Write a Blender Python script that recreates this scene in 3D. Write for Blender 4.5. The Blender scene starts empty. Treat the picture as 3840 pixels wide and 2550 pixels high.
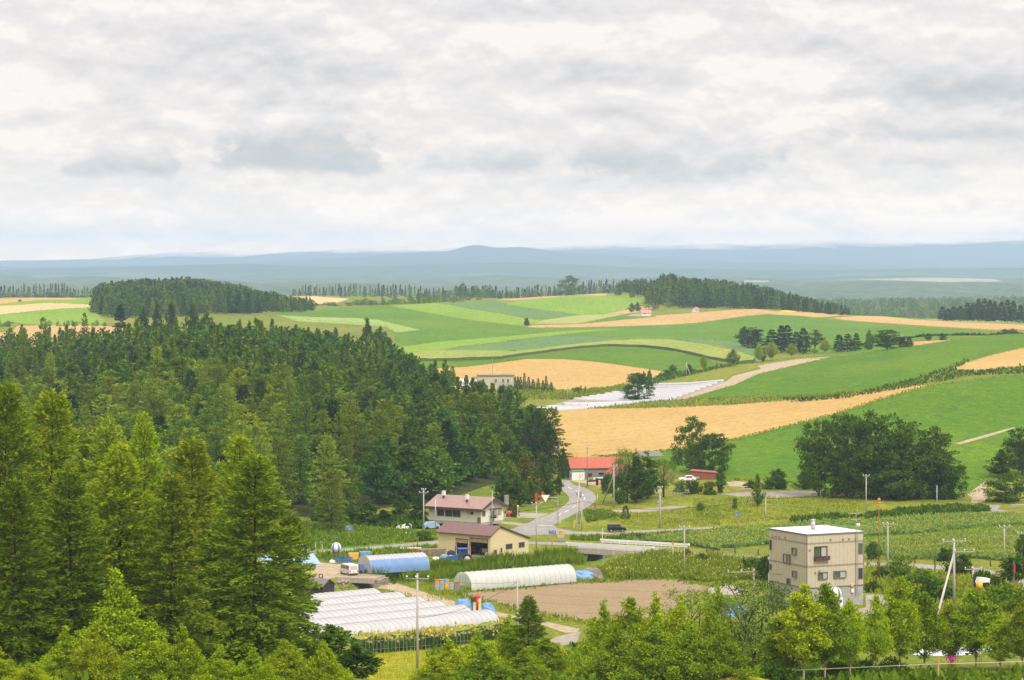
import bpy, math, random
import numpy as np
from mathutils import Vector, Matrix
from mathutils.geometry import delaunay_2d_cdt

R = random.Random(7)
NR = np.random.default_rng(11)
rad = math.radians
scene = bpy.context.scene
COL = scene.collection

# ------------------------------------------------------------------ survey
# The valley was surveyed from the photograph: a sight line (column, row of the
# 3840 x 2550 picture) plus the terrain gives the real ground point it hits.
F, CU, HV, ZC = 10000.0, 1920.0, 1000.0, 55.0
FR = {'P': (1, 0, 0), 'D': (.614844, 0, 0), 'A': (2.361, 0, 900), 'B': (2.361, 950, 900), 'C': (2.361, 1900, 900),
      'E': (2.361, 2840, 900), 'G': (2.95125, 1100, 1750), 'H': (2.95125, 1900, 1600), 'I': (3.1359, 2600, 1600),
      'J': (3.1359, 3200, 1600), 'K': (2.8514, 1000, 2000), 'L': (2.8514, 1600, 2000), 'M': (2.85125, 2200, 2000),
      'N': (2.361, 2840, 1900), 'O': (2.24, 0, 1150), 'Q': (2.24, 800, 1150), 'R': (1.9675, 0, 1850)}
def px(fr, x, y):
    s, ox, oy = FR[fr]
    return ox + x / s, oy + y / s
def pxs(fr, pts):
    return [px(fr, x, y) for x, y in pts]

# terrain heights: for each sight-line column a list of (distance, height)
FAR = [(3300, -20), (4200, -24), (6000, -9), (9000, 4), (13000, 4), (26500, 14)]
LV = [(10, 52), (40, 47), (100, 37.5), (170, 26.5)]
COLS = {
 -400: LV + [(240, 20), (330, 13), (420, 6), (500, 4), (600, 5), (750, 9), (900, 13), (1050, 14), (1200, 16), (1400, 17.9), (1550, 18.6), (1700, 19), (2200, 28.6), (2600, 25), (2800, 20)],
 200: LV + [(240, 19.5), (330, 13), (420, 6), (500, 4), (600, 5), (750, 9), (900, 13), (1050, 14), (1200, 16), (1400, 17.9), (1550, 18.6), (1700, 19), (2200, 28.6), (2600, 25), (2800, 20)],
 700: LV + [(240, 19), (330, 11), (420, 5), (500, 4), (560, 5.5), (650, 10), (800, 16), (950, 20), (1100, 19), (1250, 17), (1500, 16), (1800, 19), (2000, 27.5), (2150, 33), (2350, 29), (2600, 25), (2800, 20)],
 1100: LV + [(240, 18.5), (310, 10), (385, 1), (450, 0), (520, .3), (560, 1.5), (600, 3), (700, 9), (800, 14), (950, 18.5), (1100, 17.5), (1300, 14), (1600, 13), (1800, 16), (2000, 20.4), (2150, 18), (2400, 19), (2750, 26), (2900, 22)],
 1400: LV + [(240, 17.8), (300, 9), (385, 1), (450, 0), (520, .3), (560, 1), (590, 2), (680, 6), (800, 10), (950, 13), (1080, 12.5), (1250, 11), (1500, 11), (1700, 13.4), (1900, 18), (2100, 21.4), (2250, 23.4), (2400, 19), (2600, 20), (2800, 26), (2900, 22)],
 1750: LV + [(240, 17.5), (300, 9), (385, 1), (450, 0), (520, .2), (560, .8), (600, 1.6), (680, 2.5), (800, 5), (900, 6.5), (1000, 7.5), (1120, 5.5), (1350, 9), (1500, 9.5), (1700, 12), (1900, 16), (2100, 20), (2250, 24.5), (2350, 25), (2500, 20), (2800, 25), (2900, 22)],
 2100: LV + [(240, 17.5), (300, 9.5), (385, 1), (450, 0), (520, 0), (560, .1), (600, .7), (700, -.2), (780, .6), (1000, 2.5), (1050, 2.5), (1120, 3.5), (1350, 8.4), (1500, 8.4), (1700, 9.95), (1900, 12.3), (2100, 18.3), (2250, 26.9), (2350, 29.4), (2450, 29), (2700, 24), (2900, 20)],
 2450: LV + [(240, 17.5), (300, 9.5), (385, 2), (450, .2), (520, 0), (560, .2), (590, 2.3), (640, 2.8), (700, 1), (760, 1.8), (1000, 2.5), (1050, 2.7), (1130, 5.6), (1200, 6.2), (1300, 5.0), (1500, 8.8), (1600, 10.6), (1800, 11.8), (1950, 13), (2100, 16.2), (2250, 20), (2450, 34), (2600, 29), (2800, 18)],
 2800: LV + [(240, 17), (300, 12), (385, 5), (450, 1.5), (520, .8), (560, 1.5), (595, 3.4), (640, 3), (680, 2.4), (720, 4), (780, 5.7), (930, 6.5), (1000, 7.5), (1120, 10.2), (1250, 10.8), (1350, 8), (1450, 7.5), (1600, 11), (1800, 14.5), (2000, 18), (2100, 21), (2250, 21), (2450, 24), (2600, 20), (2800, 8)],
 3150: LV + [(240, 17), (300, 12.5), (350, 9), (395, 4.7), (450, 2.5), (500, 1.5), (560, 1.8), (610, 2.2), (660, 2), (700, 3.5), (780, 7), (900, 12), (1000, 12.4), (1100, 13), (1250, 13.9), (1350, 11), (1500, 9.5), (1600, 10), (2000, 13.4), (2150, 15.4), (2250, 15), (2500, 8), (2800, -8)],
 3500: LV + [(240, 18.2), (265, 14), (300, 12), (350, 9), (400, 5), (450, 3), (520, 2), (600, 2), (640, 1.2), (680, 2), (720, 4.6), (790, 9.2), (900, 15.4), (960, 16.6), (1120, 18.4), (1300, 20.6), (1400, 16.5), (1600, 15.6), (2000, 14), (2150, 13), (2500, 5), (2800, -10)],
 3840: LV + [(240, 18.6), (265, 14.5), (300, 12.5), (350, 10), (400, 6), (450, 4), (520, 3), (640, 1.6), (700, 4), (780, 8.6), (850, 14), (900, 17.5), (1000, 18.3), (1200, 19.4), (1350, 21), (1500, 17), (1700, 15), (2000, 12.4), (2200, 9), (2400, 8), (2800, -10)],
}
UU = np.arange(-1600, 5441, 10.0)
LY = np.arange(math.log(10), math.log(26500), .004)
YY = np.exp(LY)
cu = sorted(COLS)
prof = np.array([np.interp(LY, [math.log(a) for a, b in COLS[c] + FAR], [b for a, b in COLS[c] + FAR]) for c in cu])
cu2 = np.array([-1601] + cu + [5441.0]); prof = np.vstack([prof[:1], prof, prof[-1:]])
wI = np.clip(np.searchsorted(cu2, UU, 'right') - 1, 0, len(cu2) - 2)
wt = (UU - cu2[wI]) / (cu2[wI + 1] - cu2[wI]); wt = wt * wt * (3 - 2 * wt)
ZT = prof[wI] * (1 - wt[:, None]) + prof[wI + 1] * wt[:, None]
def smooth(a, s, ax):
    n = int(s * 3); k = np.exp(-.5 * (np.arange(-n, n + 1) / s) ** 2); k /= k.sum()
    p = np.pad(a, [(n, n) if i == ax else (0, 0) for i in (0, 1)], mode='edge')
    return np.apply_along_axis(lambda r: np.convolve(r, k, 'valid'), ax, p)
ZT = smooth(smooth(ZT, 5, 1), 9, 0)
XT = (UU[:, None] - CU) / F * YY[None, :]
YT = np.broadcast_to(YY[None, :], XT.shape)
# low swells of the ground
ZT = ZT + (.25 * np.sin(XT / 17 + YT / 29) + .2 * np.sin(XT / 11 - YT / 23 + 1)) * np.clip((YT - 250) / 300, 0, 1) * np.clip(YT / 900, 0, 1)
hill = np.clip((YT - 3000) / 1500, 0, 1)
ZT = ZT + hill * (9 * np.sin(XT / 310 + YT / 700) + 7 * np.sin(XT / 170 - YT / 380 + 2) + 5 * np.sin(XT / 90 + YT / 210))
VM = None
def retable():
    global VM
    VM = np.minimum.accumulate(HV + (ZC - ZT) / YY[None, :] * F, axis=1)
retable()
def zt(u, Y):
    i = min(max((u + 1600) / 10, 0), len(UU) - 1.001); j = min(max((math.log(Y) - LY[0]) / .004, 0), len(LY) - 1.001)
    a, b = int(i), int(j); s, t = i - a, j - b
    return (ZT[a, b] * (1 - s) + ZT[a + 1, b] * s) * (1 - t) + (ZT[a, b + 1] * (1 - s) + ZT[a + 1, b + 1] * s) * t
def ray(u, v, ymax=2900.0):
    """distance at which the sight line (u, v) meets the ground"""
    i = min(max((u + 1600) / 10, 0), len(UU) - 1.001); a = int(i); s = i - a
    out = []
    for c in (a, a + 1):
        r = VM[c]; j = int(np.searchsorted(-r, -v))
        if j >= len(r): out.append(ymax); continue
        if j == 0: out.append(YY[0]); continue
        d = r[j - 1] - r[j]
        t = (r[j - 1] - v) / d if d > 1e-9 else 1
        out.append(min(ymax, math.exp(LY[j - 1] + .004 * t)))
    if abs(out[0] - out[1]) > .1 * out[0]: return min(out)
    return out[0] * (1 - s) + out[1] * s
def gz(x, y): return float(zt(CU + x / y * F, y))
def gp(u, v, ymax=2900.0):
    Y = ray(u, v, ymax)
    return Vector(((u - CU) / F * Y, Y, zt(u, Y)))
def gy(u, Y): return Vector(((u - CU) / F * Y, Y, zt(u, Y)))
def gpf(fr, x, y, ymax=2900.0): return gp(*px(fr, x, y), ymax)
def up(u, v, Y): return Vector(((u - CU) / F * Y, Y, ZC - (v - HV) / F * Y))

# the creek bed is cut into the valley floor
creek_px = [(1120, 2262), (1200, 2240), (1290, 2205), (1335, 2185), (1420, 2172), (1520, 2150), (1700, 2128), (1900, 2112), (2080, 2100), (2180, 2088), (2245, 2066), (2290, 2040), (2340, 2022), (2420, 2012)]
creek = [gp(*p) for p in creek_px]
def seg_dist(X, Y, pts):
    d = np.full(X.shape, 1e9)
    for p, q in zip(pts[:-1], pts[1:]):
        dx, dy = q[0] - p[0], q[1] - p[1]; L2 = dx * dx + dy * dy + 1e-9
        t = np.clip(((X - p[0]) * dx + (Y - p[1]) * dy) / L2, 0, 1)
        d = np.minimum(d, np.hypot(X - p[0] - t * dx, Y - p[1] - t * dy))
    return d
m0, m1 = np.searchsorted(YY, 380), np.searchsorted(YY, 640)
dcr = seg_dist(XT[:, m0:m1], YT[:, m0:m1], creek)
ZT[:, m0:m1] -= 2.7 * np.exp(-(dcr / 3.6) ** 4)
retable()

# ------------------------------------------------------------------ materials
def nt(m):
    m.use_nodes = True
    t = m.node_tree
    return t, t.nodes, t.links
def mat(name, col, rough=.7, var=.12, scale=1.5, bump=0., metal=0., spec=.4, col2=None, stretch=(1, 1, 1), emit=None, det=6):
    """weathered surface: base colour broken up by two sizes of noise"""
    m = bpy.data.materials.new(name); t, N, L = nt(m)
    b = N['Principled BSDF']; b.inputs['Roughness'].default_value = rough
    b.inputs['Metallic'].default_value = metal; b.inputs['Specular IOR Level'].default_value = spec
    tc = N.new('ShaderNodeTexCoord'); mp = N.new('ShaderNodeMapping'); mp.inputs['Scale'].default_value = stretch
    L.new(tc.outputs['Object'], mp.inputs[0])
    n1 = N.new('ShaderNodeTexNoise'); n1.inputs['Scale'].default_value = scale; n1.inputs['Detail'].default_value = det; n1.inputs['Roughness'].default_value = .65
    L.new(mp.outputs[0], n1.inputs[0])
    rp = N.new('ShaderNodeMapRange'); rp.inputs[1].default_value = .3; rp.inputs[2].default_value = .7
    L.new(n1.outputs[0], rp.inputs[0])
    mx = N.new('ShaderNodeMix'); mx.data_type = 'RGBA'
    L.new(rp.outputs[0], mx.inputs[0])
    c2 = col2 or tuple(c * (1 - var * 2) for c in col)
    c1 = col if col2 else tuple(min(1, c * (1 + var * .6)) for c in col)
    mx.inputs[6].default_value = (*c2, 1); mx.inputs[7].default_value = (*c1, 1)
    L.new(mx.outputs[2], b.inputs['Base Color'])
    if bump:
        bp = N.new('ShaderNodeBump'); bp.inputs['Strength'].default_value = .6; bp.inputs['Distance'].default_value = bump
        L.new(n1.outputs[0], bp.inputs['Height']); L.new(bp.outputs[0], b.inputs['Normal'])
    if emit: b.inputs['Emission Color'].default_value = (*emit, 1); b.inputs['Emission Strength'].default_value = 1
    return m
def ribbed(name, col, ax, pitch, rough=.45, dark=.75, spec=.5, var=.1, zs=1):
    """folded sheet metal or boards with a regular joint"""
    m = mat(name, col, rough, var, 1.2, spec=spec); t, N, L = nt(m); b = N['Principled BSDF']
    tc = N.new('ShaderNodeTexCoord'); w = N.new('ShaderNodeTexWave'); w.bands_direction = ax; w.inputs['Scale'].default_value = .314 / pitch
    mp = N.new('ShaderNodeMapping'); mp.inputs['Scale'].default_value = (1, 1, zs); L.new(tc.outputs['Object'], mp.inputs[0]); L.new(mp.outputs[0], w.inputs[0])
    r = N.new('ShaderNodeMapRange'); r.inputs[1].default_value = 0; r.inputs[2].default_value = .16; r.inputs[3].default_value = dark; r.inputs[4].default_value = 1
    L.new(w.outputs['Fac'], r.inputs[0])
    old = b.inputs['Base Color'].links[0].from_socket
    mu = N.new('ShaderNodeMix'); mu.data_type = 'RGBA'; mu.blend_type = 'MULTIPLY'; mu.inputs[0].default_value = 1
    L.new(old, mu.inputs[6]); L.new(r.outputs[0], mu.inputs[7]); L.new(mu.outputs[2], b.inputs['Base Color'])
    bp = N.new('ShaderNodeBump'); bp.inputs['Strength'].default_value = .5; bp.inputs['Distance'].default_value = .03
    L.new(w.outputs['Fac'], bp.inputs['Height']); L.new(bp.outputs[0], b.inputs['Normal'])
    return m
def leafmat(name, c1, c2, trans=.35, gloss=.25):
    """leaves: two tones picked per leaf, tinted by the object's own colour"""
    m = bpy.data.materials.new(name); t, N, L = nt(m); N.remove(N['Principled BSDF'])
    out = N['Material Output']
    g = N.new('ShaderNodeNewGeometry'); oi = N.new('ShaderNodeObjectInfo')
    mx = N.new('ShaderNodeMix'); mx.data_type = 'RGBA'
    L.new(g.outputs['Random Per Island'], mx.inputs[0]); mx.inputs[6].default_value = (*c1, 1); mx.inputs[7].default_value = (*c2, 1)
    mu = N.new('ShaderNodeMix'); mu.data_type = 'RGBA'; mu.blend_type = 'MULTIPLY'; mu.inputs[0].default_value = 1
    L.new(mx.outputs[2], mu.inputs[6]); L.new(oi.outputs['Color'], mu.inputs[7])
    d = N.new('ShaderNodeBsdfDiffuse'); tr = N.new('ShaderNodeBsdfTranslucent'); ms = N.new('ShaderNodeMixShader'); ms.inputs[0].default_value = trans
    L.new(mu.outputs[2], d.inputs[0]); L.new(mu.outputs[2], tr.inputs[0]); L.new(d.outputs[0], ms.inputs[1]); L.new(tr.outputs[0], ms.inputs[2])
    L.new(ms.outputs[0], out.inputs[0])
    return m
def fieldmat(name, ca, cb, cc, rows=0., ang=0., rowdark=.8, fine=2.2, bump=.25, tram=0., cl=1.):
    """crop or soil: mottled patches, fine plant texture, sown rows and tractor lines"""
    m = bpy.data.materials.new(name); t, N, L = nt(m); b = N['Principled BSDF']
    b.inputs['Roughness'].default_value = .9; b.inputs['Specular IOR Level'].default_value = .1
    tc = N.new('ShaderNodeTexCoord')
    def noise(s, d, st=(1, 1, 1)):
        mp = N.new('ShaderNodeMapping'); mp.inputs['Scale'].default_value = st; mp.inputs['Rotation'].default_value = (0, 0, rad(ang)); L.new(tc.outputs['Object'], mp.inputs[0])
        n = N.new('ShaderNodeTexNoise'); n.inputs['Scale'].default_value = s; n.inputs['Detail'].default_value = d; n.inputs['Roughness'].default_value = .6; L.new(mp.outputs[0], n.inputs[0]); return n
    def mr(src, a, b_, c=0, d=1):
        r = N.new('ShaderNodeMapRange'); r.inputs[1].default_value = a; r.inputs[2].default_value = b_; r.inputs[3].default_value = c; r.inputs[4].default_value = d; L.new(src, r.inputs[0]); return r.outputs[0]
    big = noise(.018, 4, (1, .5, 1)); mid = noise(.16, 4, (1, .35, 1)); fi = noise(fine, 3)
    mx = N.new('ShaderNodeMix'); mx.data_type = 'RGBA'; mx.inputs[6].default_value = (*ca, 1); mx.inputs[7].default_value = (*cb, 1)
    L.new(mr(mid.outputs[0], .33, .67), mx.inputs[0])
    m2 = N.new('ShaderNodeMix'); m2.data_type = 'RGBA'; m2.inputs[7].default_value = (*cc, 1)
    L.new(mr(big.outputs[0], .45, .7, 0, .75), m2.inputs[0]); L.new(mx.outputs[2], m2.inputs[6])
    cur = m2.outputs[2]
    def mult(cur, fac):
        q = N.new('ShaderNodeMix'); q.data_type = 'RGBA'; q.blend_type = 'MULTIPLY'; q.inputs[0].default_value = 1
        L.new(cur, q.inputs[6]); L.new(fac, q.inputs[7]); return q.outputs[2]
    cur = mult(cur, mr(fi.outputs[0], .3, .7, 1 - .42 * (.4 + .6 * cl), 1 + .32 * (.4 + .6 * cl)))
    clump = noise(.42, 3, (1, .55, 1)); cur = mult(cur, mr(clump.outputs[0], .3, .7, 1 - .24 * cl, 1 + .2 * cl))
    for pitch, lo, width in ((rows, rowdark, .5), (tram, .86, .07)):
        if not pitch: continue
        mp = N.new('ShaderNodeMapping'); mp.inputs['Rotation'].default_value = (0, 0, rad(ang)); L.new(tc.outputs['Object'], mp.inputs[0])
        w = N.new('ShaderNodeTexWave'); w.bands_direction = 'X'; w.inputs['Scale'].default_value = .314 / pitch; w.inputs['Distortion'].default_value = .6; w.inputs['Detail'].default_value = 1; w.inputs['Detail Scale'].default_value = .3
        L.new(mp.outputs[0], w.inputs[0]); cur = mult(cur, mr(w.outputs['Fac'], 0, width, lo, 1))
    L.new(cur, b.inputs['Base Color'])
    bp = N.new('ShaderNodeBump'); bp.inputs['Strength'].default_value = .8; bp.inputs['Distance'].default_value = bump
    L.new(fi.outputs[0], bp.inputs['Height']); L.new(bp.outputs[0], b.inputs['Normal'])
    return m

M = {}
M['grass'] = fieldmat('wild_grass', (.11, .165, .012), (.19, .215, .018), (.24, .215, .035), fine=1.3, bump=.5)
M['knoll'] = fieldmat('dry_knoll_grass', (.17, .21, .014), (.235, .225, .022), (.12, .18, .012), fine=1.2, bump=.5)
M['meadow'] = fieldmat('yellow_meadow_grass', (.27, .30, .015), (.34, .31, .02), (.2, .25, .015), fine=1.6, bump=.4)
M['lush'] = fieldmat('lush_verge', (.07, .19, .01), (.12, .22, .012), (.17, .22, .02), fine=1.2, bump=.5)
M['wheat'] = fieldmat('ripe_wheat', (.455, .30, .098), (.415, .268, .082), (.49, .335, .12), fine=.9, bump=.12, tram=14, ang=62, cl=.45)
M['wheatb'] = fieldmat('ripe_wheat_far', (.47, .31, .12), (.43, .277, .102), (.51, .345, .14), fine=.7, bump=.1, tram=16, ang=70)
M['stubble'] = fieldmat('cut_stubble', (.52, .41, .19), (.47, .37, .17), (.57, .45, .22), fine=.7, bump=.1, tram=9, ang=70)
M['potato'] = fieldmat('potato_leaf', (.068, .165, .002), (.095, .195, .003), (.13, .22, .005), rows=1.5, ang=25, rowdark=.86, fine=1.6, bump=.5)
M['potatob'] = fieldmat('potato_leaf_upper', (.08, .185, .007), (.105, .21, .010), (.14, .235, .012), rows=1.9, ang=70, rowdark=.85, fine=1.1, bump=.5)
M['light'] = fieldmat('pale_bean', (.175, .29, .022), (.205, .32, .026), (.15, .265, .022), fine=.8, bump=.2, rows=2.4, ang=80, rowdark=.9)
M['beet'] = fieldmat('blue_green_beet', (.10, .19, .055), (.125, .22, .065), (.14, .24, .05), rows=2.2, ang=75, rowdark=.82, fine=1.0, bump=.4)
M['mixed'] = fieldmat('weedy_green', (.20, .32, .06), (.27, .34, .09), (.33, .36, .13), fine=.5, bump=.2)
M['oat'] = fieldmat('pale_oat', (.33, .355, .10), (.29, .33, .085), (.37, .37, .12), fine=.7, bump=.15, rows=3, ang=80, rowdark=.9)
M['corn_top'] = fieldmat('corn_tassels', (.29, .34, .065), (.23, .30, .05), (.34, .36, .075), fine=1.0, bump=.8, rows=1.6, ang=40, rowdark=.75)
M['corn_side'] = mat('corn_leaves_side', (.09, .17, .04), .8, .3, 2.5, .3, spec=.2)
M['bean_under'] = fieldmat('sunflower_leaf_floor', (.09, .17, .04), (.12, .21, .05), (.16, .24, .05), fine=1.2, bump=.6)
M['soil'] = fieldmat('tilled_soil', (.265, .195, .112), (.295, .218, .126), (.28, .205, .118), rows=2.0, ang=-62, rowdark=.95, fine=2.2, bump=.05, tram=11, cl=.15)
M['dirt'] = fieldmat('packed_dirt', (.37, .29, .195), (.42, .335, .23), (.32, .25, .16), fine=.9, bump=.06, cl=.4)
M['gravel'] = fieldmat('gravel', (.29, .26, .22), (.34, .305, .26), (.25, .23, .18), fine=1.4, bump=.06, cl=.3)
M['asphalt'] = fieldmat('worn_asphalt', (.27, .255, .24), (.31, .295, .275), (.24, .225, .21), fine=1.1, bump=.02, cl=.2)
M['paint'] = mat('road_paint', (.75, .74, .70), .7, .15, 3)
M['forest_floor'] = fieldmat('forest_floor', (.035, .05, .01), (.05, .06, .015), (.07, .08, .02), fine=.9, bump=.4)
M['plain'] = fieldmat('far_wooded_plain', (.03, .06, .028), (.09, .135, .055), (.15, .19, .08), fine=.05, bump=4)
M['farfield'] = fieldmat('far_pale_field', (.34, .33, .22), (.28, .29, .18), (.38, .35, .25), fine=.05, bump=.2)
M['flowers'] = fieldmat('yellow_flowers', (.62, .52, .03), (.5, .46, .04), (.6, .5, .05), fine=1, bump=.3)
M['water'] = mat('creek_water', (.02, .025, .02), .08, .2, 1, .03, spec=.6)

M['larch'] = leafmat('larch_needles', (.095, .16, .008), (.28, .345, .014), .15)
M['spruce'] = leafmat('spruce_needles', (.026, .058, .011), (.062, .108, .02), .12)
M['leaf'] = leafmat('broad_leaves', (.042, .09, .007), (.11, .18, .012), .15)
M['birchleaf'] = leafmat('birch_leaves', (.11, .18, .008), (.29, .37, .012), .18)
M['willowleaf'] = leafmat('willow_leaves', (.075, .125, .016), (.18, .245, .03), .18)
M['weed'] = leafmat('weed_leaves', (.12, .20, .012), (.26, .29, .018), .3)
M['reed'] = leafmat('reed_blades', (.10, .19, .010), (.20, .28, .014), .3)
M['sunleaf'] = leafmat('sunflower_leaves', (.12, .22, .06), (.19, .28, .08), .35)
M['sunhead'] = leafmat('sunflower_heads', (.36, .38, .06), (.46, .44, .07), .3)
M['cornleaf'] = leafmat('corn_leaves', (.07, .13, .025), (.11, .17, .03), .3)
M['tassel'] = leafmat('corn_tassel_plumes', (.50, .45, .10), (.62, .52, .13), .3)
M['bark'] = mat('brown_bark', (.085, .06, .04), .9, .3, 3, .05, spec=.1)
M['greybark'] = mat('grey_bark', (.15, .125, .10), .9, .3, 3, .05, spec=.1)
M['birchbark'] = mat('birch_bark', (.62, .50, .37), .8, .0, 2.5, .02, col2=(.28, .2, .14), stretch=(1, 1, 3))
M['magenta'] = leafmat('magenta_petals', (.55, .03, .30), (.65, .06, .42), .3)

M['white'] = mat('white_paint', (.78, .76, .72), .5, .06, 1.2)
M['offwhite'] = mat('off_white_siding', (.74, .69, .60), .6, .05, .8)
M['cream'] = ribbed('cream_siding', (.72, .60, .34), 'Y', .45, .5, .93, .3, .05)
M['beige'] = ribbed('beige_siding', (.52, .455, .34), 'DIAGONAL', .35, .6, .86, .2, .05, zs=0)
M['concrete'] = mat('concrete', (.40, .385, .36), .85, .14, 1.3, .01)
M['stainconc'] = mat('stained_concrete', (.50, .45, .38), .85, .0, 1.5, col2=(.30, .26, .21), stretch=(2, 2, .25))
M['brown_roof'] = ribbed('brown_metal_roof', (.16, .075, .062), 'Y', .45, .4, .8)
M['red_brown_roof'] = ribbed('faded_red_brown_roof', (.31, .19, .16), 'Y', .5, .45, .85)
M['red_roof'] = ribbed('red_metal_roof', (.44, .09, .048), 'X', .6, .5, .9)
M['pink_roof'] = mat('faded_red_roof', (.38, .09, .075), .6, .1)
M['dusty_roof'] = mat('dusty_pink_roof', (.55, .22, .20), .6, .1)
M['blue_roof'] = ribbed('pale_blue_roof', (.30, .44, .62), 'Y', .5, .4, .88)
M['pale_roof'] = ribbed('pale_ribbed_roof', (.62, .68, .76), 'X', .55, .4, .5)
M['white_roof'] = mat('white_sheet_roof', (.80, .79, .80), .45, .05, .5)
M['green_roof'] = mat('green_roof', (.08, .22, .09), .6)
M['greywood'] = ribbed('weathered_boards', (.27, .25, .235), 'X', .25, .9, .7, .1, .2)
M['darkwood'] = mat('dark_boards', (.05, .04, .04), .8, .2)
M['redwall'] = ribbed('rust_red_wall', (.30, .085, .055), 'X', .35, .6, .85)
M['trim'] = mat('grey_trim', (.16, .15, .13), .5, .05)
M['brown_trim'] = mat('brown_trim', (.085, .05, .045), .5, .05)
M['glass'] = mat('window_glass', (.05, .055, .06), .08, .1, 1, spec=.8)
M['paleglass'] = mat('curtained_glass', (.45, .43, .40), .15, .05, 1, spec=.6)
M['greenglass'] = mat('reflecting_glass', (.10, .15, .11), .08, .3, 1.5, spec=.8)
M['dark'] = mat('dark_void', (.012, .011, .010), .9, .1)
M['steel'] = mat('galvanised_steel', (.46, .46, .45), .45, .08, 2, metal=.5)
M['pole'] = mat('concrete_pole', (.46, .43, .39), .85, .1, 1.5)
M['rust'] = mat('rusty_steel', (.34, .13, .035), .8, .25, 1.5)
M['wood'] = mat('timber_post', (.45, .29, .15), .8, .2, 2)
M['stump'] = mat('brown_post', (.09, .06, .04), .8, .2, 3)
M['cable'] = mat('black_cable', (.04, .04, .04), .6)
M['black'] = mat('black_paint', (.012, .012, .015), .25, .1, spec=.7)
M['rubber'] = mat('tyre_rubber', (.03, .028, .026), .85, .2)
M['blue'] = mat('tractor_blue', (.03, .10, .46), .35, .08)
M['signblue'] = mat('sign_blue', (.10, .19, .42), .5, .1)
M['tarp'] = mat('blue_tarpaulin', (.17, .34, .60), .5, .15, .9, .08)
M['greytarp'] = mat('grey_tarpaulin', (.22, .20, .18), .7, .2, 1, .08)
M['yellow'] = mat('yellow_paint', (.75, .44, .06), .5, .1)
M['signyellow'] = mat('sign_yellow', (.80, .50, .13), .5, .05)
M['red'] = mat('red_paint', (.58, .035, .025), .5, .1)
M['orange'] = mat('orange_paint', (.75, .25, .03), .5, .1)
M['greycrate'] = mat('grey_plastic', (.38, .42, .47), .5, .1)
M['stone'] = mat('stacked_stone', (.35, .30, .24), .9, .35, 1.6, .15)
M['lumber'] = mat('old_lumber', (.30, .23, .16), .9, .3, 2, .05)
M['ochre'] = mat('ochre_vent', (.36, .22, .07), .6)
M['lamp'] = mat('lamp_globe', (.75, .72, .66), .4)
M['mirror'] = mat('road_mirror_face', (.7, .72, .74), .1, .02, metal=.8)
def film(name, col, trans, c2=None):
    m = mat(name, col, .35, .07, .7, spec=.5, col2=c2); t, N, L = nt(m); b = N['Principled BSDF']
    tr = N.new('ShaderNodeBsdfTranslucent'); tr.inputs[0].default_value = (*col, 1); tp = N.new('ShaderNodeBsdfTransparent')
    a = N.new('ShaderNodeMixShader'); a.inputs[0].default_value = .35; c = N.new('ShaderNodeMixShader'); c.inputs[0].default_value = trans
    L.new(b.outputs[0], a.inputs[1]); L.new(tr.outputs[0], a.inputs[2]); L.new(a.outputs[0], c.inputs[1]); L.new(tp.outputs[0], c.inputs[2])
    L.new(c.outputs[0], N['Material Output'].inputs[0]); return m
M['film'] = film('white_film', (.70, .70, .715), .05, (.60, .60, .62))
M['clearfilm'] = film('clear_film', (.80, .81, .80), .16, (.70, .72, .70))
M['bluefilm'] = film('blue_film', (.26, .44, .80), .04, (.20, .36, .70))
M['lowfilm'] = film('mulch_film', (.70, .70, .72), .0)

# ------------------------------------------------------------------ mesh building
def np_mesh(name, V, faces, mats, midx=None, smooth_=False):
    """faces: (n,3) or (n,4) index array"""
    me = bpy.data.meshes.new(name); V = np.asarray(V, np.float32); faces = np.asarray(faces, np.int32)
    n, k = faces.shape
    me.vertices.add(len(V)); me.vertices.foreach_set('co', V.ravel())
    me.loops.add(n * k); me.loops.foreach_set('vertex_index', faces.ravel())
    me.polygons.add(n); me.polygons.foreach_set('loop_start', np.arange(0, n * k, k, dtype=np.int32))
    for m in mats: me.materials.append(m)
    if midx is not None: me.polygons.foreach_set('material_index', np.asarray(midx, np.int32))
    me.polygons.foreach_set('use_smooth', np.full(n, smooth_, dtype=bool))
    me.update(calc_edges=True); return me
def link(name, data, parent=None):
    o = bpy.data.objects.new(name, data); COL.objects.link(o)
    if parent: o.parent = parent
    return o
def tag(o, label=None, cat=None, group=None, kind=None):
    if label: o['label'] = label
    if cat: o['category'] = cat
    if group: o['group'] = group
    if kind: o['kind'] = kind
    return o
def thing(name, label, cat, loc=(0, 0, 0), rz=0., group=None):
    o = link(name, None); o.location = loc; o.rotation_euler = (0, 0, rz); o.empty_display_size = .2
    return tag(o, label, cat, group)
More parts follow.
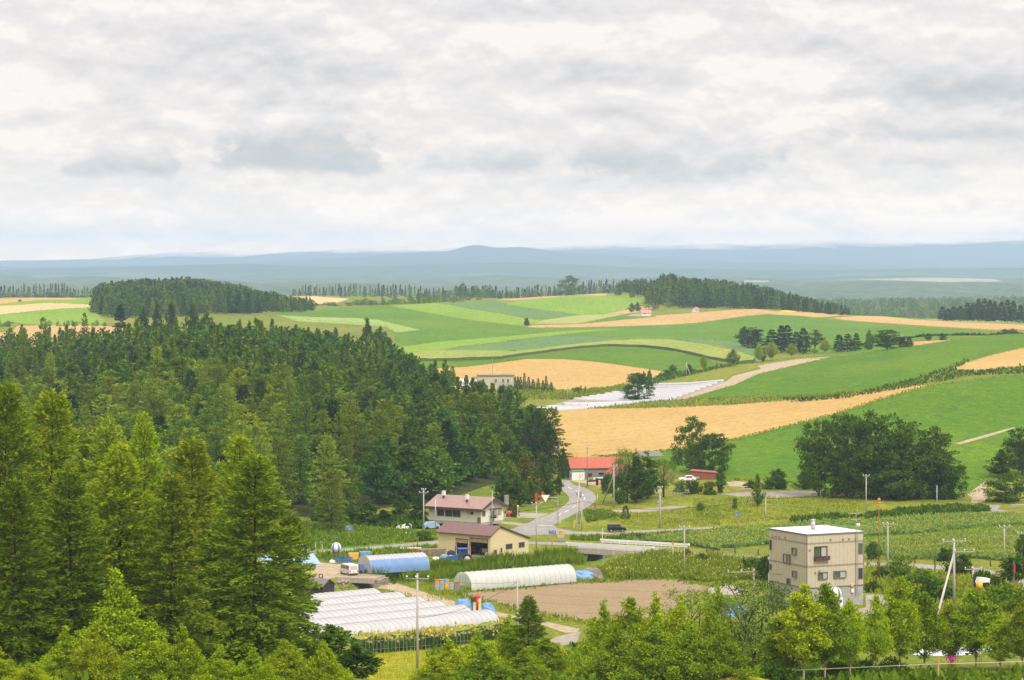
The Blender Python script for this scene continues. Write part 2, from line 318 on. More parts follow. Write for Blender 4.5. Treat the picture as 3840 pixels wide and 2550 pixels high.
class MB:
    def __init__(s): s.v, s.f, s.m = [], [], []
    def add(s, vs, fs, mi=0):
        b = len(s.v); s.v += [tuple(p) for p in vs]; s.f += [tuple(b + i for i in f) for f in fs]; s.m += [mi] * len(fs); return s
    def box(s, x0, x1, y0, y1, z0, z1, mi=0):
        return s.add([(x0, y0, z0), (x1, y0, z0), (x1, y1, z0), (x0, y1, z0), (x0, y0, z1), (x1, y0, z1), (x1, y1, z1), (x0, y1, z1)],
                     [(0, 3, 2, 1), (4, 5, 6, 7), (0, 1, 5, 4), (1, 2, 6, 5), (2, 3, 7, 6), (3, 0, 4, 7)], mi)
    def cone(s, p, q, r0, r1, n=8, mi=0):
        p, q = Vector(p), Vector(q); d = (q - p).normalized(); a = d.orthogonal().normalized(); b = d.cross(a)
        vs = [c + (a * math.cos(2 * math.pi * i / n) + b * math.sin(2 * math.pi * i / n)) * r for c, r in ((p, r0), (q, r1)) for i in range(n)]
        return s.add(vs, [(i, (i + 1) % n, n + (i + 1) % n, n + i) for i in range(n)] + [tuple(range(n - 1, -1, -1)), tuple(range(n, 2 * n))], mi)
    def tube(s, pts, r, n=5, mi=0):
        for p, q in zip(pts[:-1], pts[1:]): s.cone(p, q, r, r, n, mi)
        return s
    def prism(s, prof, axis, a0, a1, mi=0):
        """closed profile pushed along an axis: 'x' profile (y,z), 'y' profile (x,z), 'z' profile (x,y)"""
        n = len(prof)
        def P(p, a): return (a, p[0], p[1]) if axis == 'x' else (p[0], a, p[1]) if axis == 'y' else (p[0], p[1], a)
        return s.add([P(p, a0) for p in prof] + [P(p, a1) for p in prof], [(i, (i + 1) % n, n + (i + 1) % n, n + i) for i in range(n)] + [tuple(range(n - 1, -1, -1)), tuple(range(n, 2 * n))], mi)
    def ball(s, c, r, n=10, m=6, sq=1., mi=0):
        vs = [(c[0], c[1], c[2] - r * sq)]
        for j in range(1, m):
            t = math.pi * j / m
            vs += [(c[0] + r * math.sin(t) * math.cos(2 * math.pi * i / n), c[1] + r * math.sin(t) * math.sin(2 * math.pi * i / n), c[2] - r * sq * math.cos(t)) for i in range(n)]
        vs.append((c[0], c[1], c[2] + r * sq)); T = len(vs) - 1
        fs = [(0, 1 + (i + 1) % n, 1 + i) for i in range(n)]
        for j in range(m - 2): fs += [(1 + j * n + i, 1 + j * n + (i + 1) % n, 1 + (j + 1) * n + (i + 1) % n, 1 + (j + 1) * n + i) for i in range(n)]
        fs += [(T, T - n + i, T - n + (i + 1) % n) for i in range(n)]
        return s.add(vs, fs, mi)
    def mesh(s, name, mats, smooth_=False):
        me = bpy.data.meshes.new(name); me.from_pydata(s.v, [], s.f)
        for m in (mats if isinstance(mats, (list, tuple)) else [mats]): me.materials.append(m)
        me.polygons.foreach_set('material_index', s.m); me.polygons.foreach_set('use_smooth', [smooth_] * len(s.f)); me.update(); return me
    def obj(s, name, mats, parent=None, smooth_=False): return link(name, s.mesh(name, mats, smooth_), parent)
def split_obj(mb, name, mats, parent, smooth_=False):
    """every loose piece of the mesh becomes an object of its own"""
    root = list(range(len(mb.v)))
    def find(i):
        while root[i] != i: root[i] = root[root[i]]; i = root[i]
        return i
    for f in mb.f:
        for i in f[1:]: root[find(i)] = find(f[0])
    groups = {}
    for k, f in enumerate(mb.f): groups.setdefault(find(f[0]), []).append(k)
    for ks in groups.values():
        q = MB(); ids = sorted({i for k in ks for i in mb.f[k]}); mp = {a: b for b, a in enumerate(ids)}
        q.add([mb.v[i] for i in ids], [tuple(mp[i] for i in mb.f[k]) for k in ks]); q.obj(name, mats, parent, smooth_)
def text_mesh(txt, size, m, name):
    c = bpy.data.curves.new(name, 'FONT'); c.body = txt; c.size = size; c.align_x = 'CENTER'; c.align_y = 'CENTER'; c.extrude = .004
    o = bpy.data.objects.new(name, c); COL.objects.link(o); bpy.context.view_layer.update()
    me = bpy.data.meshes.new_from_object(o.evaluated_get(bpy.context.evaluated_depsgraph_get())); me.name = name
    bpy.data.objects.remove(o); bpy.data.curves.remove(c); me.materials.clear(); me.materials.append(m); return me
HAZE_D, OVERHEAD, CLOUD, SUN, EXPO = 6.6e-5, 2.0, 1.0, 3.2, 0.0
# ------------------------------------------------------------------ ground: one sheet cut along every field edge
def P_(*a):
    out = []
    for fr, pts in zip(a[0::2], a[1::2]): out += pxs(fr, pts)
    return out
# (object name, material, outline, farthest distance, crop height)
FIELDS = [
 ('far_pale_field', 'farfield', P_('E', [(690, 347), (1080, 342), (1600, 333), (2080, 345), (2180, 368), (1600, 371), (1100, 353)]), 15500, 0),
 ('far_pale_field', 'farfield', P_('E', [(-120, 357), (100, 360), (100, 373), (-120, 372)]), 15500, 0),
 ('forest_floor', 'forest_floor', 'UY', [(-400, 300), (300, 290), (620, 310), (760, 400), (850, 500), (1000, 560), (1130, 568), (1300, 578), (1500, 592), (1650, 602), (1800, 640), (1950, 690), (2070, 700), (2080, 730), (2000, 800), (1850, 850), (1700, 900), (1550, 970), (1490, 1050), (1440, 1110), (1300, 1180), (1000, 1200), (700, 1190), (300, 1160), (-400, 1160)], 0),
 ('green_field', 'light', P_('A', [(-300, 500), (0, 498), (830, 503), (850, 640), (950, 742), (560, 757), (200, 742), (-300, 730)]), 2400, 0),
 ('wheat_field', 'wheatb', P_('A', [(-300, 525), (0, 517), (250, 507), (480, 504), (650, 515), (730, 528), (560, 530), (380, 530), (200, 545), (0, 567), (-300, 585)]), 2400, 0),
 ('stubble_field', 'stubble', P_('A', [(-300, 620), (0, 582), (200, 572), (390, 557), (560, 560), (840, 572), (840, 598), (560, 605), (300, 628), (0, 660), (-300, 690)]), 2400, 0),
 ('wheat_field', 'wheatb', P_('A', [(150, 760), (500, 750), (860, 755), (1020, 768), (1250, 800), (1260, 900), (1000, 1000), (500, 1060), (100, 1000), (-300, 960), (-300, 825), (100, 815)]), 1700, 0),
 ('stubble_field', 'stubble', P_('B', [(320, 485), (500, 495), (850, 520), (760, 550), (620, 572), (520, 560), (430, 510)]), 2750, 0),
 ('wheat_field', 'wheatb', P_('B', [(320, 482), (450, 484), (560, 498), (420, 504)]), 2750, 0),
 ('potato_field', 'potatob', P_('B', [(200, 650), (620, 617), (1210, 580), (1600, 660), (1950, 720), (2330, 762), (1990, 775), (1550, 803), (1250, 830), (1200, 760), (700, 720), (350, 700)]), 2280, 0),
 ('weedy_field', 'mixed', P_('B', [(200, 662), (520, 682), (900, 690), (1100, 705), (1480, 795), (1270, 822), (1180, 770), (900, 750), (400, 720)]), 2280, 0),
 ('bean_field', 'light', P_('B', [(1210, 580), (1612, 551), (1900, 605), (2250, 660)], 'C', [(0, 660), (150, 690), (300, 708), (240, 737), (180, 752), (0, 754)], 'B', [(2280, 752), (1800, 690), (1400, 618), (1230, 588)]), 2300, 0),
 ('bean_field', 'light', P_('B', [(2050, 540), (2361, 545)], 'C', [(0, 545), (440, 505), (520, 490), (880, 492), (1220, 490), (1215, 540), (1085, 610), (870, 655), (650, 660), (250, 610), (0, 575)], 'B', [(2250, 558)]), 2420, 0),
 ('beet_field', 'beet', P_('B', [(1612, 551), (1660, 545), (1900, 535), (2080, 535), (2250, 560)], 'C', [(0, 578), (250, 610), (650, 660), (480, 685), (310, 708), (150, 688), (0, 660)], 'B', [(2250, 656), (1900, 602)]), 2350, 0),
 ('oat_field', 'oat', P_('C', [(240, 742), (310, 710), (480, 686), (660, 662), (900, 655), (1085, 652), (880, 690), (640, 741)]), 2300, 0),
 ('beet_field', 'potatob', P_('C', [(640, 741), (880, 690), (1085, 655), (1190, 668), (1300, 675), (1000, 706), (760, 736)]), 2300, 0),
 ('wheat_field', 'wheatb', P_('B', [(2060, 525), (2250, 495), (2361, 492)], 'C', [(0, 493), (300, 478), (500, 472), (540, 488), (440, 503), (0, 543)], 'B', [(2361, 540)]), 2420, 0),
 ('wheat_field', 'wheatb', P_('C', [(590, 465), (890, 462), (880, 492), (590, 488)]), 2440, 0),
 ('wheat_field', 'wheatb', P_('C', [(870, 655), (1085, 612), (1180, 585), (1340, 575), (1330, 600), (1180, 640), (1085, 651)]), 2300, 0),
 ('gravel_track', 'gravel', P_('C', [(1060, 672), (1120, 655), (1200, 655), (1190, 677)]), 2300, 0),
 ('potato_field', 'potatob', P_('C', [(0, 766), (200, 778), (900, 774), (1690, 740), (1900, 710), (2150, 675), (2361, 664)], 'E', [(0, 664), (250, 667), (420, 682), (720, 714), (900, 727), (1500, 772), (2000, 802), (2180, 815), (1900, 832), (1700, 872), (1380, 895), (1200, 1000), (600, 1010), (0, 1000)], 'C', [(2361, 960), (2000, 910), (1700, 880), (1380, 885), (1000, 905), (700, 930), (400, 960), (100, 1000), (0, 1000)], 'B', [(2100, 1000), (1600, 985), (1280, 1000), (1250, 900), (1260, 820), (1550, 805), (1990, 777)]), 2200, 0),
 ('bean_field', 'light', P_('B', [(1250, 985), (1300, 945), (1640, 900), (2361, 840)], 'C', [(0, 850), (500, 805), (1090, 780), (700, 812), (400, 847), (0, 892)], 'B', [(2361, 885), (1800, 950), (1560, 990), (1270, 1020)]), 2000, 0),
 ('beet_field', 'beet', P_('B', [(1560, 992), (1800, 952), (2361, 889)], 'C', [(0, 896), (400, 851), (700, 850), (1100, 880), (1000, 905), (600, 945), (300, 985), (100, 1000)], 'B', [(2361, 1002), (1900, 993)]), 2000, 0),
 ('beet_field', 'beet', P_('C', [(1350, 885), (1700, 865), (2000, 900), (2361, 950)], 'E', [(0, 960), (100, 1000), (0, 1060)], 'C', [(2220, 1040), (1900, 930), (1600, 895)]), 2000, 0),
 ('potato_field', 'potato', P_('B', [(1380, 1085), (1800, 1075), (2361, 1040)], 'C', [(0, 1050), (300, 1012), (600, 972), (900, 950), (1200, 958), (1500, 993), (1800, 1063), (1940, 1110), (1700, 1130), (1650, 1165), (1400, 1165), (1100, 1115), (800, 1075), (500, 1052), (200, 1050), (0, 1068)], 'B', [(2361, 1060), (1900, 1120), (1560, 1138), (1440, 1120)]), 2000, 0),
 ('corn_field', 'corn_top', P_('B', [(1270, 1050), (1560, 1000), (1900, 998), (2361, 1006)], 'C', [(0, 1003), (200, 997), (550, 947), (900, 913), (1200, 897), (1450, 899), (1750, 945), (2000, 996), (2200, 1060), (2180, 1090), (2060, 1100), (1800, 1055), (1500, 985), (1200, 950), (900, 942), (600, 965), (300, 1005), (0, 1043)], 'B', [(2200, 1055), (1800, 1070), (1400, 1075)]), 2000, 1.5),
 ('wheat_field', 'wheat', P_('B', [(1560, 1140), (1900, 1121), (2361, 1062)], 'C', [(0, 1069), (200, 1053), (500, 1055), (800, 1079), (1100, 1119), (1420, 1168), (1350, 1200), (1050, 1270), (900, 1300), (600, 1335), (450, 1330), (400, 1280), (60, 1240), (0, 1190)], 'B', [(2300, 1190), (2000, 1200), (1900, 1240), (1620, 1240), (1590, 1190)]), 1500, 0),
 ('wheat_field', 'wheatb', P_('C', [(170, 766), (240, 755), (640, 743), (1000, 709), (1300, 681), (1330, 668), (1700, 640), (2000, 618), (2250, 608)], 'E', [(0, 610), (150, 630), (400, 640), (880, 650), (890, 660), (620, 680), (500, 685), (400, 672), (0, 655)], 'C', [(2361, 655), (2150, 668), (1900, 703), (1690, 733), (1400, 753), (900, 768), (500, 776), (250, 775)]), 2260, 0),
 ('yellow_flower_patch', 'flowers', P_('E', [(180, 630), (250, 618), (400, 633), (300, 641)]), 2260, 0),
 ('green_field', 'mixed', P_('E', [(1180, 680), (1430, 685), (1700, 695), (1950, 720), (2361, 700), (2600, 700), (2600, 748), (2361, 745), (1900, 728), (1450, 700)]), 2300, 0),
 ('wheat_field', 'wheatb', P_('E', [(640, 690), (880, 672), (1080, 672), (1400, 705), (1900, 730), (2361, 750), (2600, 755), (2600, 800), (2361, 795), (2100, 795), (1500, 760), (900, 720), (720, 700)]), 2260, 0),
 ('wheat_field', 'wheatb', P_('E', [(1370, 900), (1550, 890), (1720, 882), (1600, 912), (1400, 935)]), 1600, 0),
 ('oat_field', 'knoll', P_('C', [(1290, 1290), (1500, 1228), (1800, 1152), (2050, 1105), (2361, 1068)], 'E', [(0, 1082), (250, 1052), (420, 1037), (660, 1031), (600, 1050), (350, 1055), (0, 1110)], 'C', [(2250, 1135), (2000, 1195), (1920, 1255), (1500, 1270)]), 1500, 0),
 ('dirt_track', 'dirt', P_('E', [(0, 1110), (350, 1053), (660, 1032), (300, 1115), (0, 1187)], 'C', [(2230, 1225), (1950, 1300), (1600, 1405), (1380, 1420), (1500, 1410), (1930, 1262), (2000, 1205), (2250, 1140)]), 1500, 0),
 ('plastic_mulch_plot', 'gravel', P_('C', [(560, 1417), (800, 1385), (1050, 1330), (1300, 1282), (1600, 1258), (1925, 1248), (1930, 1262), (1500, 1412), (1400, 1425)], 'D', [(1440, 928), (1300, 940), (1240, 950), (1203, 952)]), 1300, 0),
 ('potato_field', 'potato', P_('E', [(0, 1190), (660, 1035), (1000, 1000), (1400, 940), (1750, 880), (2070, 825), (2361, 830), (2600, 825), (2600, 930), (2361, 950), (2050, 1020), (1850, 1070), (1680, 1130), (1440, 1220), (1000, 1330), (700, 1375), (200, 1400), (0, 1405)], 'C', [(2361, 1350), (2100, 1395), (1600, 1408), (1700, 1380), (2000, 1288)]), 1400, 0),
 ('wheat_field', 'wheat', P_('E', [(1690, 1155), (1850, 1085), (2100, 1010), (2361, 950), (2600, 900), (2600, 1110), (2361, 1120), (1950, 1160)]), 1400, 0),
 ('wheat_field', 'wheat', P_('D', [(1200, 957), (1265, 943), (1500, 940), (1700, 932), (1860, 918), (2000, 898), (2090, 888), (2150, 887), (2080, 905), (1900, 962), (1700, 1012), (1600, 1030), (1500, 1043), (1410, 1050), (1430, 1066), (1270, 1072), (1255, 1020), (1240, 980)]), 1200, 0),
 ('potato_field', 'potato', P_('D', [(1410, 1053), (1500, 1044), (1600, 1031), (1700, 1013), (1900, 963), (2085, 906), (2160, 888), (2361, 862), (2520, 850), (2520, 1110), (2330, 1100)], 'J', [(1640, 620), (1520, 650), (1420, 760), (1330, 790), (1100, 830), (600, 800)], 'I', [(1160, 710), (850, 625), (500, 635), (380, 645), (250, 600)], 'H', [(1840, 480), (1660, 420), (1330, 333), (980, 327)]), 1100, 0),
 ('dirt_track', 'dirt', P_('J', [(1190, 197), (1600, 82), (1880, 5), (1905, 15), (1620, 108), (1260, 207)]), 1100, 0),
 ('dirt_track', 'dirt', P_('J', [(1340, 795), (1460, 705), (1550, 642), (1620, 622), (1560, 700), (1580, 860), (1450, 900), (1380, 890), (1400, 835)]), 1100, 0),
 ('dry_grass_knoll', 'knoll', P_('H', [(880, 890), (1200, 845), (1500, 780), (1900, 770), (2361, 740)], 'I', [(100, 810), (900, 745), (1400, 735), (2000, 762)], 'J', [(500, 822), (900, 872), (980, 950), (700, 1000), (150, 1030), (0, 1040)], 'I', [(1800, 1080), (1100, 1100), (600, 1150), (0, 1190)], 'H', [(2361, 1105), (1700, 1130), (1200, 1090), (860, 1110), (840, 950)]), 760, 0),
 ('gravel_track', 'gravel', P_('H', [(850, 925), (1350, 922), (1650, 895), (1850, 875), (2020, 882), (1900, 905), (1700, 930), (1400, 948), (850, 945)]), 760, 0),
 ('gravel_lot', 'gravel', P_('I', [(300, 790), (560, 775), (830, 765), (1200, 752), (1480, 765), (1640, 785), (1530, 800), (1380, 815), (1000, 830), (830, 835), (500, 812)]), 760, 0),
 ('dirt_track', 'dirt', P_('I', [(390, 650), (500, 640), (620, 655), (640, 720), (560, 705), (420, 700)]), 760, 0),
 ('dirt_yard', 'dirt', P_('H', [(690, 588), (1080, 592), (1110, 640), (1010, 662), (880, 632), (760, 612)]), 800, 0),
 ('lush_verge', 'lush', P_('G', [(40, 620), (500, 660), (1100, 720), (1560, 812), (800, 880), (160, 930), (0, 920)]), 700, 0),
 ('hill_road', 'asphalt', P_('H', [(612, 583), (700, 590), (735, 640), (860, 672), (950, 720), (990, 770), (985, 820), (900, 890), (760, 960), (600, 1040), (520, 1090), (560, 1120), (650, 1140), (790, 1164), (1120, 1163), (1480, 1148), (1700, 1138), (2361, 1105), (2361, 1122), (1700, 1158), (1480, 1170), (1120, 1187), (770, 1188), (420, 1193), (210, 1200), (60, 1225), (-250, 1262), (-250, 1235), (-120, 1205), (20, 1145), (200, 1080), (330, 1020), (480, 965), (560, 930), (640, 870), (690, 820), (690, 780), (650, 730), (600, 690), (615, 640)]), 800, 0),
 ('gravel_track', 'gravel', P_('H', [(-60, 955), (140, 948), (330, 958), (470, 962), (330, 1012), (60, 1006), (-60, 1010)]), 700, 0),
 ('side_path', 'gravel', P_('H', [(-60, 1050), (100, 1060), (210, 1076), (150, 1098), (-60, 1070)]), 700, 0),
 ('side_road', 'asphalt', P_('J', [(1500, 945), (1600, 920), (1740, 922), (1690, 970), (1850, 995), (1640, 1000)]), 760, 0),
 ('side_road', 'asphalt', P_('J', [(1840, 915), (2007, 905), (2200, 900), (2200, 928), (1870, 925)]), 760, 0),
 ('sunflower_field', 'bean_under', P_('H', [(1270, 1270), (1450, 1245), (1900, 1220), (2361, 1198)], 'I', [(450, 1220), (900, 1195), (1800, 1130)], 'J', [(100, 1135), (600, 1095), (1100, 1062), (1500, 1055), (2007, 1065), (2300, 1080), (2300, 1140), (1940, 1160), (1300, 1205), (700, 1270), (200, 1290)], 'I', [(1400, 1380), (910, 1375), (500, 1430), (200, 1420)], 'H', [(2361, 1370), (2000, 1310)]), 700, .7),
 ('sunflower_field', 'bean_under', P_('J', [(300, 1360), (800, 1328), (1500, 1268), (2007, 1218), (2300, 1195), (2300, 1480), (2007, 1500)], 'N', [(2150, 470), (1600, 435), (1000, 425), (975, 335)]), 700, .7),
 ('valley_road', 'asphalt', P_('G', [(-300, 980), (180, 938), (800, 888), (1585, 822), (1900, 803)], 'H', [(245, 1270), (650, 1284), (1040, 1310), (1640, 1362), (2000, 1392), (2361, 1405)], 'N', [(0, 440), (500, 468), (960, 493), (1320, 505), (1660, 520), (2000, 545), (2361, 640), (2600, 700), (2600, 790), (2361, 720), (2150, 632), (2000, 592), (1660, 555), (1320, 545), (960, 522), (500, 500), (0, 475)], 'H', [(2361, 1448), (2000, 1425), (1640, 1392), (1000, 1345), (650, 1310), (245, 1298)], 'G', [(1900, 830), (1585, 852), (800, 917), (210, 972), (-300, 1020)]), 700, 0),
 ('dirt_road', 'dirt', P_('K', [(300, 300), (540, 308), (760, 330), (830, 330), (990, 440), (1030, 450), (1430, 545), (1650, 620), (1996, 720)], 'L', [(400, 765), (600, 800), (960, 885), (1300, 950), (1640, 1020), (1600, 1060), (1480, 1060), (1200, 970), (900, 910), (640, 870), (380, 800)], 'K', [(1996, 790), (1850, 770), (1600, 690), (1300, 600), (1180, 585), (1050, 555), (790, 490), (740, 475), (560, 500), (530, 520), (300, 520)]), 600, 0),
 ('gravel_track', 'gravel', P_('L', [(1280, 1150), (1480, 1080), (1640, 1050), (1620, 1150), (1470, 1200)]), 600, 0),
 ('tilled_field', 'soil', P_('L', [(290, 645), (450, 628), (1000, 590), (1500, 530), (2000, 510)], 'M', [(100, 520), (580, 490), (880, 490), (1270, 560), (1340, 578), (1320, 640), (1160, 700), (1060, 800), (800, 900), (300, 1000)], 'L', [(1990, 970), (1800, 965), (1500, 925), (1200, 872), (900, 800), (600, 722)]), 600, 0),
 ('gravel_yard', 'gravel', P_('M', [(1290, 588), (1500, 555), (1700, 590), (1650, 660), (1300, 650)]), 600, 0),
 ('gravel_yard', 'gravel', P_('N', [(960, 780), (1110, 775), (1190, 880), (1110, 970), (950, 1010), (840, 915), (960, 893)]), 600, 0),
 ('yellow_meadow', 'meadow', P_('K', [(1050, 1300), (1400, 1268), (1996, 1218)], 'L', [(480, 1182), (900, 1150), (1300, 1180), (1480, 1215), (1600, 1300), (1600, 1700), (0, 1800)], 'K', [(1000, 1800), (1100, 1450)]), 500, 0),
 ('corn_strip', 'corn_top', P_('K', [(900, 1262), (1000, 1250), (1400, 1213), (1996, 1168)], 'L', [(480, 1128), (860, 1092), (880, 1115), (480, 1172), (0, 1222)], 'K', [(1060, 1285), (940, 1300)]), 500, 2.1),
 ('bare_edge', 'dirt', P_('N', [(1350, 1528), (1900, 1512), (2361, 1497), (2500, 1492), (2500, 1600), (900, 1640)]), 400, 0),
]

def densify(pts, step=22):
    out = []
    for (a, b), (c, d) in zip(pts, pts[1:] + pts[:1]):
        n = max(1, int(math.hypot(c - a, d - b) / step))
        out += [(a + (c - a) * i / n, b + (d - b) * i / n) for i in range(n)]
    return out
KU, KY = .01, 20.0
us = np.concatenate([np.arange(-1600, -240, 170), np.arange(-200, 4060, 40), np.arange(4100, 5440, 170)])
ys = np.concatenate([np.exp(np.arange(math.log(12), math.log(200), .06)), np.exp(np.arange(math.log(200), math.log(380), .016)),
                     np.exp(np.arange(math.log(380), math.log(660), .0068)), np.exp(np.arange(math.log(660), math.log(2900), .0105)), np.exp(np.arange(math.log(2900), math.log(26400), .022))])
cv = []
for j, y in enumerate(ys):
    for i, u in enumerate(us):
        cv.append((u * KU + (.11 if j % 2 else -.11) * (0 < i < len(us) - 1), math.log(y) * KY))
ce, LOOPS = [], []
for nm, mt, pts, a, b in FIELDS:
    if pts == 'UY': loop = [(u * KU, math.log(y) * KY) for u, y in a]
    else: loop = [(u * KU, math.log(ray(u, v, a)) * KY) for u, v in densify(pts)]
    lp = [loop[0]]
    for p in loop[1:]:
        if abs(p[0] - lp[-1][0]) + abs(p[1] - lp[-1][1]) > 2e-3: lp.append(p)
    s = len(cv); cv += lp; ce += [(s + i, s + (i + 1) % len(lp)) for i in range(len(lp))]; LOOPS.append(np.array(lp))
vo, eo, fo, ov, oe, of = delaunay_2d_cdt([Vector(p) for p in cv], ce, [], 0, 1e-5)
gv2 = np.array([(p.x / KU, math.exp(p.y / KY)) for p in vo])
gzv = np.array([zt(u, y) for u, y in gv2])
GV = np.column_stack([(gv2[:, 0] - CU) / F * gv2[:, 1], gv2[:, 1], gzv])
TRI = np.array([f for f in fo if len(f) == 3], np.int32)
flat = np.array([(p.x, p.y) for p in vo])[TRI].mean(1)
own = np.full(len(TRI), -1)
for k, lp in enumerate(LOOPS):
    x0, y0 = lp.min(0); x1, y1 = lp.max(0)
    c = np.nonzero((flat[:, 0] > x0) & (flat[:, 0] < x1) & (flat[:, 1] > y0) & (flat[:, 1] < y1))[0]
    q = flat[c]; ins = np.zeros(len(c), bool)
    for (ax, ay), (bx, by) in zip(lp, np.roll(lp, -1, 0)):
        if ay == by: continue
        ins ^= ((ay > q[:, 1]) != (by > q[:, 1])) & (q[:, 0] < (bx - ax) * (q[:, 1] - ay) / (by - ay) + ax)
    own[c[ins]] = k
cen = GV[TRI].mean(1)
own[(own < 0) & (cen[:, 1] > 2920)] = -2
# make every triangle face upward
n_ = np.cross(GV[TRI[:, 1]] - GV[TRI[:, 0]], GV[TRI[:, 2]] - GV[TRI[:, 0]])[:, 2]
TRI[n_ < 0] = TRI[n_ < 0][:, ::-1]
def submesh(name, tri, mt, kind='structure'):
    idx, inv = np.unique(tri, return_inverse=True)
    o = link(name, np_mesh(name, GV[idx], inv.reshape(-1, 3), [M[mt]], smooth_=True)); tag(o, kind=kind); return o
submesh('ground', TRI[own == -1], 'grass')
submesh('far_plain', TRI[own == -2], 'plain')
FIELD_TRI = {}
for k, (nm, mt, pts, a, h) in enumerate(FIELDS):
    t = TRI[own == k]
    if len(t) == 0: continue
    FIELD_TRI.setdefault(nm, []).append(t)
    if not h:
        submesh(nm, t, mt); continue
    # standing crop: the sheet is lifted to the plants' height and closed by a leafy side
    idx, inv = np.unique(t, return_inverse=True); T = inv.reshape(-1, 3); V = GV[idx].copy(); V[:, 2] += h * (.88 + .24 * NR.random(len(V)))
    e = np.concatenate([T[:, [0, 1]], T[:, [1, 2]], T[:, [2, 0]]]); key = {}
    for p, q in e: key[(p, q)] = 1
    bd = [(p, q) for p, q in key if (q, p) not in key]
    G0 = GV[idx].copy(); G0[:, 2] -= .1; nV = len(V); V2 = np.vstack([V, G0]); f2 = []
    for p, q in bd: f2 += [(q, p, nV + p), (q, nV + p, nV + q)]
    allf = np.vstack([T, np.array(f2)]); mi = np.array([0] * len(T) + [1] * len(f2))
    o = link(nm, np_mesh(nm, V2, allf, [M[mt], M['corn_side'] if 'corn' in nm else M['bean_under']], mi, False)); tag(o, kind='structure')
    # soil below it
print('ground', len(TRI), 'tris')

# painted lines on the hill road, laid just above the asphalt
def stripe(mb, a, b, w):
    p, q = gpf('H', *a), gpf('H', *b); d = (q - p); n = Vector((-d.y, d.x, 0)).normalized() * w / 2; z = Vector((0, 0, .03))
    mb.add([p - n + z, q - n + z, q + n + z, p + n + z], [(0, 1, 2, 3)])
mb = MB()
for a, b in (((622, 640), (632, 652)), ((680, 668), (715, 688)), ((762, 706), (800, 726)), ((832, 742), (850, 766)), ((862, 785), (858, 808)), ((768, 874), (728, 894)), ((690, 922), (645, 946)), ((600, 965), (575, 985))): stripe(mb, a, b, .25)
stripe(mb, (352, 1093), (502, 1096), .6)
for x in (340, 400, 440): stripe(mb, (x, 1160), (x + 28, 1161), .25)
tag(mb.obj('road_marking', M['paint']), kind='structure')

# creek water
wv, wf = [], []
for i, p in enumerate(creek):
    d = (creek[min(i + 1, len(creek) - 1)] - creek[max(i - 1, 0)]); n = Vector((-d.y, d.x, 0)).normalized() * 3.2
    z = gz(p.x, p.y) + .35
    wv += [(p.x - n.x, p.y - n.y, z), (p.x + n.x, p.y + n.y, z)]
for i in range(len(creek) - 1): wf.append((2 * i, 2 * i + 1, 2 * i + 3, 2 * i + 2))
tag(link('creek_water', np_mesh('creek_water', wv, wf, [M['water']])), kind='structure')

